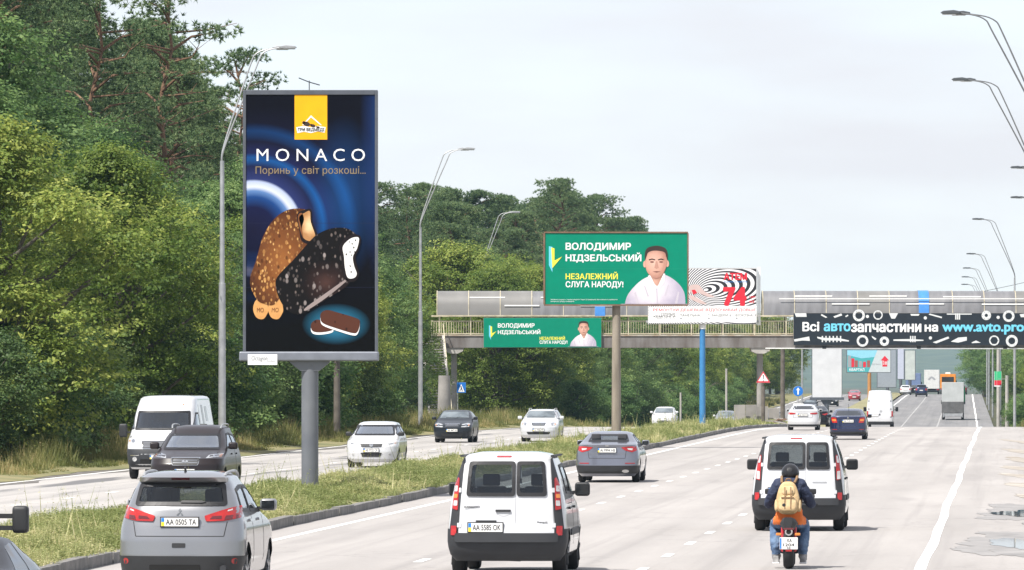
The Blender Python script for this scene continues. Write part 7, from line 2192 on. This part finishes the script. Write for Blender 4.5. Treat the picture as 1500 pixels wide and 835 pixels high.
# rider: one continuous skinned body
def skin_body(name, verts, edges, radii, root, parent, mats, pick, sub=2, crease=False):
    me = bpy.data.meshes.new(name)
    me.from_pydata(verts, edges, [])
    o = bpy.data.objects.new(name, me); col.objects.link(o)
    sk = o.modifiers.new('skin', 'SKIN'); sk.use_smooth_shade = True
    for v, r_ in zip(me.skin_vertices[0].data, radii):
        v.radius = (r_, r_) if not hasattr(r_, '__len__') else r_
        v.use_root = False
    me.skin_vertices[0].data[root].use_root = True
    ss = o.modifiers.new('sub', 'SUBSURF'); ss.levels = sub; ss.render_levels = sub
    dg = bpy.context.evaluated_depsgraph_get()
    out = bpy.data.meshes.new_from_object(o.evaluated_get(dg))
    bpy.data.objects.remove(o)
    out.name = name
    out.materials.clear()
    if crease:                                  # folds in the cloth
        from mathutils import noise as mn
        nrm = [v.normal.copy() for v in out.vertices]
        for v, n_ in zip(out.vertices, nrm):
            p = Vector((v.co.x * 9, v.co.y * 9, v.co.z * 15))
            q = abs(mn.noise(p)) * 1.0 + abs(mn.noise(p * 2.1)) * 0.5
            v.co += n_ * (0.020 * (0.45 - q))
    for m_ in mats: out.materials.append(m_)
    for p in out.polygons:
        p.material_index = pick(p.center)
        p.use_smooth = True
    ob_ = link(name, out, None, parent)
    return ob_
pr = empty('person', (off(YM, -3.38), YM, 0), HEAD, 'person in black helmet, navy jacket and jeans riding the motorcycle', 'person')
M_navy = mat('navy_jacket', (0.012, 0.018, 0.045), .8, c2=(.022, .032, .07), scale=7, bump=1.0, bscale=7)
M_orj = mat('orange_hem', (0.60, 0.13, 0.02), .75, c2=(.70, .18, .03), scale=6, bump=.5, bscale=10)
M_jean = mat('blue_denim', (0.055, 0.10, 0.19), .85, c2=(.13, .20, .31), scale=5, bump=1.0, bscale=8)
M_shoe = mat('grey_trainers', (0.16, 0.16, 0.16), .7, c2=(.40, .40, .40), scale=9)
M_skin = mat('skin', (0.45, 0.27, 0.19), .6)
V = [(0, .52, .80), (0, .56, .96), (0, .64, 1.16), (0, .70, 1.32), (0, .74, 1.42), (0, .78, 1.50),          # spine to neck and skull base
     (-.18, .69, 1.33), (-.29, .72, 1.14), (-.345, .86, 1.01), (-.365, 1.06, 1.03),                              # left arm
     (.18, .69, 1.33), (.29, .72, 1.14), (.345, .86, 1.01), (.365, 1.06, 1.03),                                  # right arm
     (-.12, .55, .78), (-.22, .90, .70), (-.215, .70, .36), (-.21, .74, .18), (-.22, .90, .13),                 # left leg
     (.12, .55, .78), (.22, .90, .70), (.215, .70, .36), (.21, .74, .18), (.22, .90, .13)]
E_ = [(0,1),(1,2),(2,3),(3,4),(4,5),(3,6),(6,7),(7,8),(8,9),(3,10),(10,11),(11,12),(12,13),(0,14),(14,15),(15,16),(16,17),(17,18),(0,19),(19,20),(20,21),(21,22),(22,23)]
Rr = [(.20,.16),(.20,.165),(.205,.16),(.175,.14),(.085,.085),(.085,.09), .115,.095,.075,.048, .115,.095,.075,.048, .13,.115,.095,.07,.05, .13,.115,.095,.07,.05]
def pick(c):
    if c.z < .22: return 3
    if c.z < .70 or (c.z < .86 and c.y > .68): return 2
    if c.z < 1.0 and abs(c.x) < .27: return 1
    if c.z > 1.47: return 4
    return 0
skin_body('body', V, E_, Rr, 0, pr, [M_navy, M_orj, M_jean, M_shoe, M_skin], pick, 3, True)
# hands: palm and five curled fingers round each grip
for sx in (-1, 1):
    hv = [(sx*.365, 1.05, 1.03), (sx*.365, 1.10, 1.045)]; he = [(0, 1)]; hr = [.034, .036]
    for k in range(4):
        x_ = sx * (.395 - .020 * k); L_ = (.8, 1.0, 1.05, .9)[k]
        b0 = len(hv)
        hv += [(x_, 1.105, 1.055), (x_, 1.105 + .040 * L_, 1.050), (x_, 1.105 + .045 * L_, 1.012), (x_, 1.105 + .018, .985)]
        he += [(1, b0), (b0, b0+1), (b0+1, b0+2), (b0+2, b0+3)]; hr += [.012, .0105, .010, .0085]
    b0 = len(hv); hv += [(sx*.335, 1.085, 1.02), (sx*.318, 1.11, 1.0)]; he += [(0, b0), (b0, b0+1)]; hr += [.013, .010]
    skin_body('glove', hv, he, hr, 0, pr, [M_plast], lambda c: 0, 1)
for sx in (-1, 1):
    b = MB(); b.add([(sx*.215 + x, y, z) for (x, y, z) in ((-.05,.64,.09),(.05,.64,.09),(.055,.92,.09),(-.055,.92,.09),(-.045,.65,.20),(.045,.65,.20),(.04,.80,.21),(-.04,.80,.21),(.04,.93,.14),(-.04,.93,.14))],
                      [(0,1,2,3),(4,5,6,7),(0,1,5,4),(1,2,8,6,5),(0,3,9,7,4),(6,8,9,7),(2,3,9,8)])
    o = b.build('shoe', M_shoe, pr, bevel=.02, seg=3); MB().box((sx*.215, .78, .085), (.11, .30, .025)).build('sole', M_white, o, bevel=.008)
hm = bpy.data.meshes.new('helmet'); bm = bmesh.new(); bmesh.ops.create_uvsphere(bm, u_segments=28, v_segments=18, radius=1)
for v in bm.verts:
    x, y, z = v.co
    k = 1 - .10 * max(0, -z) ** 2
    v.co = (x * .143 * k, y * .168 * k + .01 * z, z * .155 + (.012 * y))
    if v.co.z < -.125: v.co.z = -.125
bm.to_mesh(hm); bm.free(); hm.polygons.foreach_set('use_smooth', np.ones(len(hm.polygons), dtype=bool))
ho = link('helmet', hm, paint('helmet_black', (0.016, 0.016, 0.018), 0, .3), pr); ho.location = (.01, .80, 1.525); ho.rotation_euler = (-.15, 0, 0)
vz = MB()
for i in range(9):
    pass
vis = bpy.data.meshes.new('visor'); bm = bmesh.new(); bmesh.ops.create_uvsphere(bm, u_segments=28, v_segments=18, radius=1.02)
bmesh.ops.delete(bm, geom=[v for v in bm.verts if v.co.y < .25 or abs(v.co.z) > .48], context='VERTS')
for v in bm.verts: v.co = (v.co.x * .143, v.co.y * .168, v.co.z * .155)
bm.to_mesh(vis); bm.free(); link('visor', vis, M_glass, ho)
MB().lathe([(-.07, .005), (-.066, .035), (-.06, .035)], 'Y', (0, -.10, .03), 12).build('vent', M_gplast, ho, bevel=.004)
nk = MB(); nk.lathe([(1.385, .115), (1.42, .118), (1.455, .105), (1.465, .08)], 'Z', (.0, .755, 0), 18); nk.build('collar', M_navy, pr, smooth=60)
# backpack
M_tan = mat('tan_canvas', (0.40, 0.27, 0.13), .85, c2=(.54, .39, .21), scale=8, bump=.2, bscale=22)
M_tan2 = mat('tan_canvas_pocket', (0.46, 0.32, 0.16), .85, c2=(.60, .45, .26), scale=8, bump=.2, bscale=22)
M_strap = mat('brown_strap', (0.20, 0.12, 0.06), .8)
bp = empty('backpack', (off(YM, -3.38), YM, 0.04), HEAD, 'tan canvas backpack worn by the motorcyclist', 'backpack')
def pillow(name, c, d, m, parent, p=2.6, tilt=.16, top=.82):
    me = bpy.data.meshes.new(name); bm = bmesh.new(); bmesh.ops.create_uvsphere(bm, u_segments=26, v_segments=18, radius=1)
    for v in bm.verts:
        q_ = [math.copysign(abs(t) ** (2 / p), t) for t in v.co]
        n_ = (abs(v.co.x) ** p + abs(v.co.y) ** p + abs(v.co.z) ** p) ** (-1 / p)
        x, y, z = (t * n_ for t in v.co)
        k = 1 - (1 - top) * max(0, z)
        v.co = (x * d[0] / 2 * k, y * d[1] / 2, z * d[2] / 2)
    bm.to_mesh(me); bm.free(); me.polygons.foreach_set('use_smooth', np.ones(len(me.polygons), dtype=bool))
    o = link(name, me, m, parent); o.location = c; o.rotation_euler = (-tilt, 0, 0); return o
pk_ = pillow('main_bag', (-.015, .425, 1.09), (.37, .19, .53), M_tan, bp, 3.4, .22, .70)
pillow('front_pocket', (-.015, .325, 1.00), (.29, .10, .26), M_tan2, bp, 4, .16, .88)
pillow('upper_pocket', (-.01, .375, 1.21), (.22, .08, .15), M_tan2, bp, 4, .22, .85)
for sx in (-1, 1): pillow('side_pocket', (-.015 + sx * .175, .42, .97), (.08, .13, .20), M_tan2, bp, 3, .18, .9)
for a, b_ in (((-.17, .37, 1.10), (.14, .36, 1.10)), ((-.12, .285, 1.10), (.09, .285, 1.10))):
    MB().bar(a, b_, .012, .022).build('zip', M_strap, bp)
for x_ in (-.06, .035): MB().bar((x_, .305, 1.27), (x_, .265, .92), .018, .008, up=(0, 1, 0)).build('strap', M_strap, bp)
MB().tube(smoothpath([(-.05, .52, 1.34), (-.04, .50, 1.39), (.02, .50, 1.39), (.03, .52, 1.34)]), .012, 6).build('carry_loop', M_strap, bp)
for sx in (-1, 1):
    MB().tube(smoothpath([(sx*.10 - .015, .52, 1.33), (sx*.12, .58, 1.40), (sx*.125, .68, 1.425), (sx*.13, .82, 1.35), (sx*.17, .80, 1.15), (sx*.18, .62, .98), (sx*.15, .48, .93)]), .022, 6).build('shoulder_strap', M_strap, bp)
MB().lathe([(-.012, .022), (-.004, .03), (0, .03)], 'Y', (-.075, .275, .98), 12).build('badge', M_plast, bp)

# ------------------------------------------------------------------ summer haze
hz = MB(); hz.box((700, 4500, 31), (11000, 9400, 96))
ho_ = hz.build('haze', None); ho_['kind'] = 'stuff'; ho_['label'] = 'pale summer haze in the air along the road'
hm_ = bpy.data.materials.new('haze'); hm_.use_nodes = True
nt = hm_.node_tree; nt.nodes.remove(nt.nodes['Principled BSDF'])
pv = nt.nodes.new('ShaderNodeVolumePrincipled')
pv.inputs['Color'].default_value = (0.50, 0.76, 1.0, 1)
pv.inputs['Density'].default_value = 0.00005
pv.inputs['Anisotropy'].default_value = 0.35
nt.links.new(pv.outputs[0], nt.nodes['Material Output'].inputs['Volume'])
ho_.data.materials.append(hm_)
ho_.display_type = 'BOUNDS'
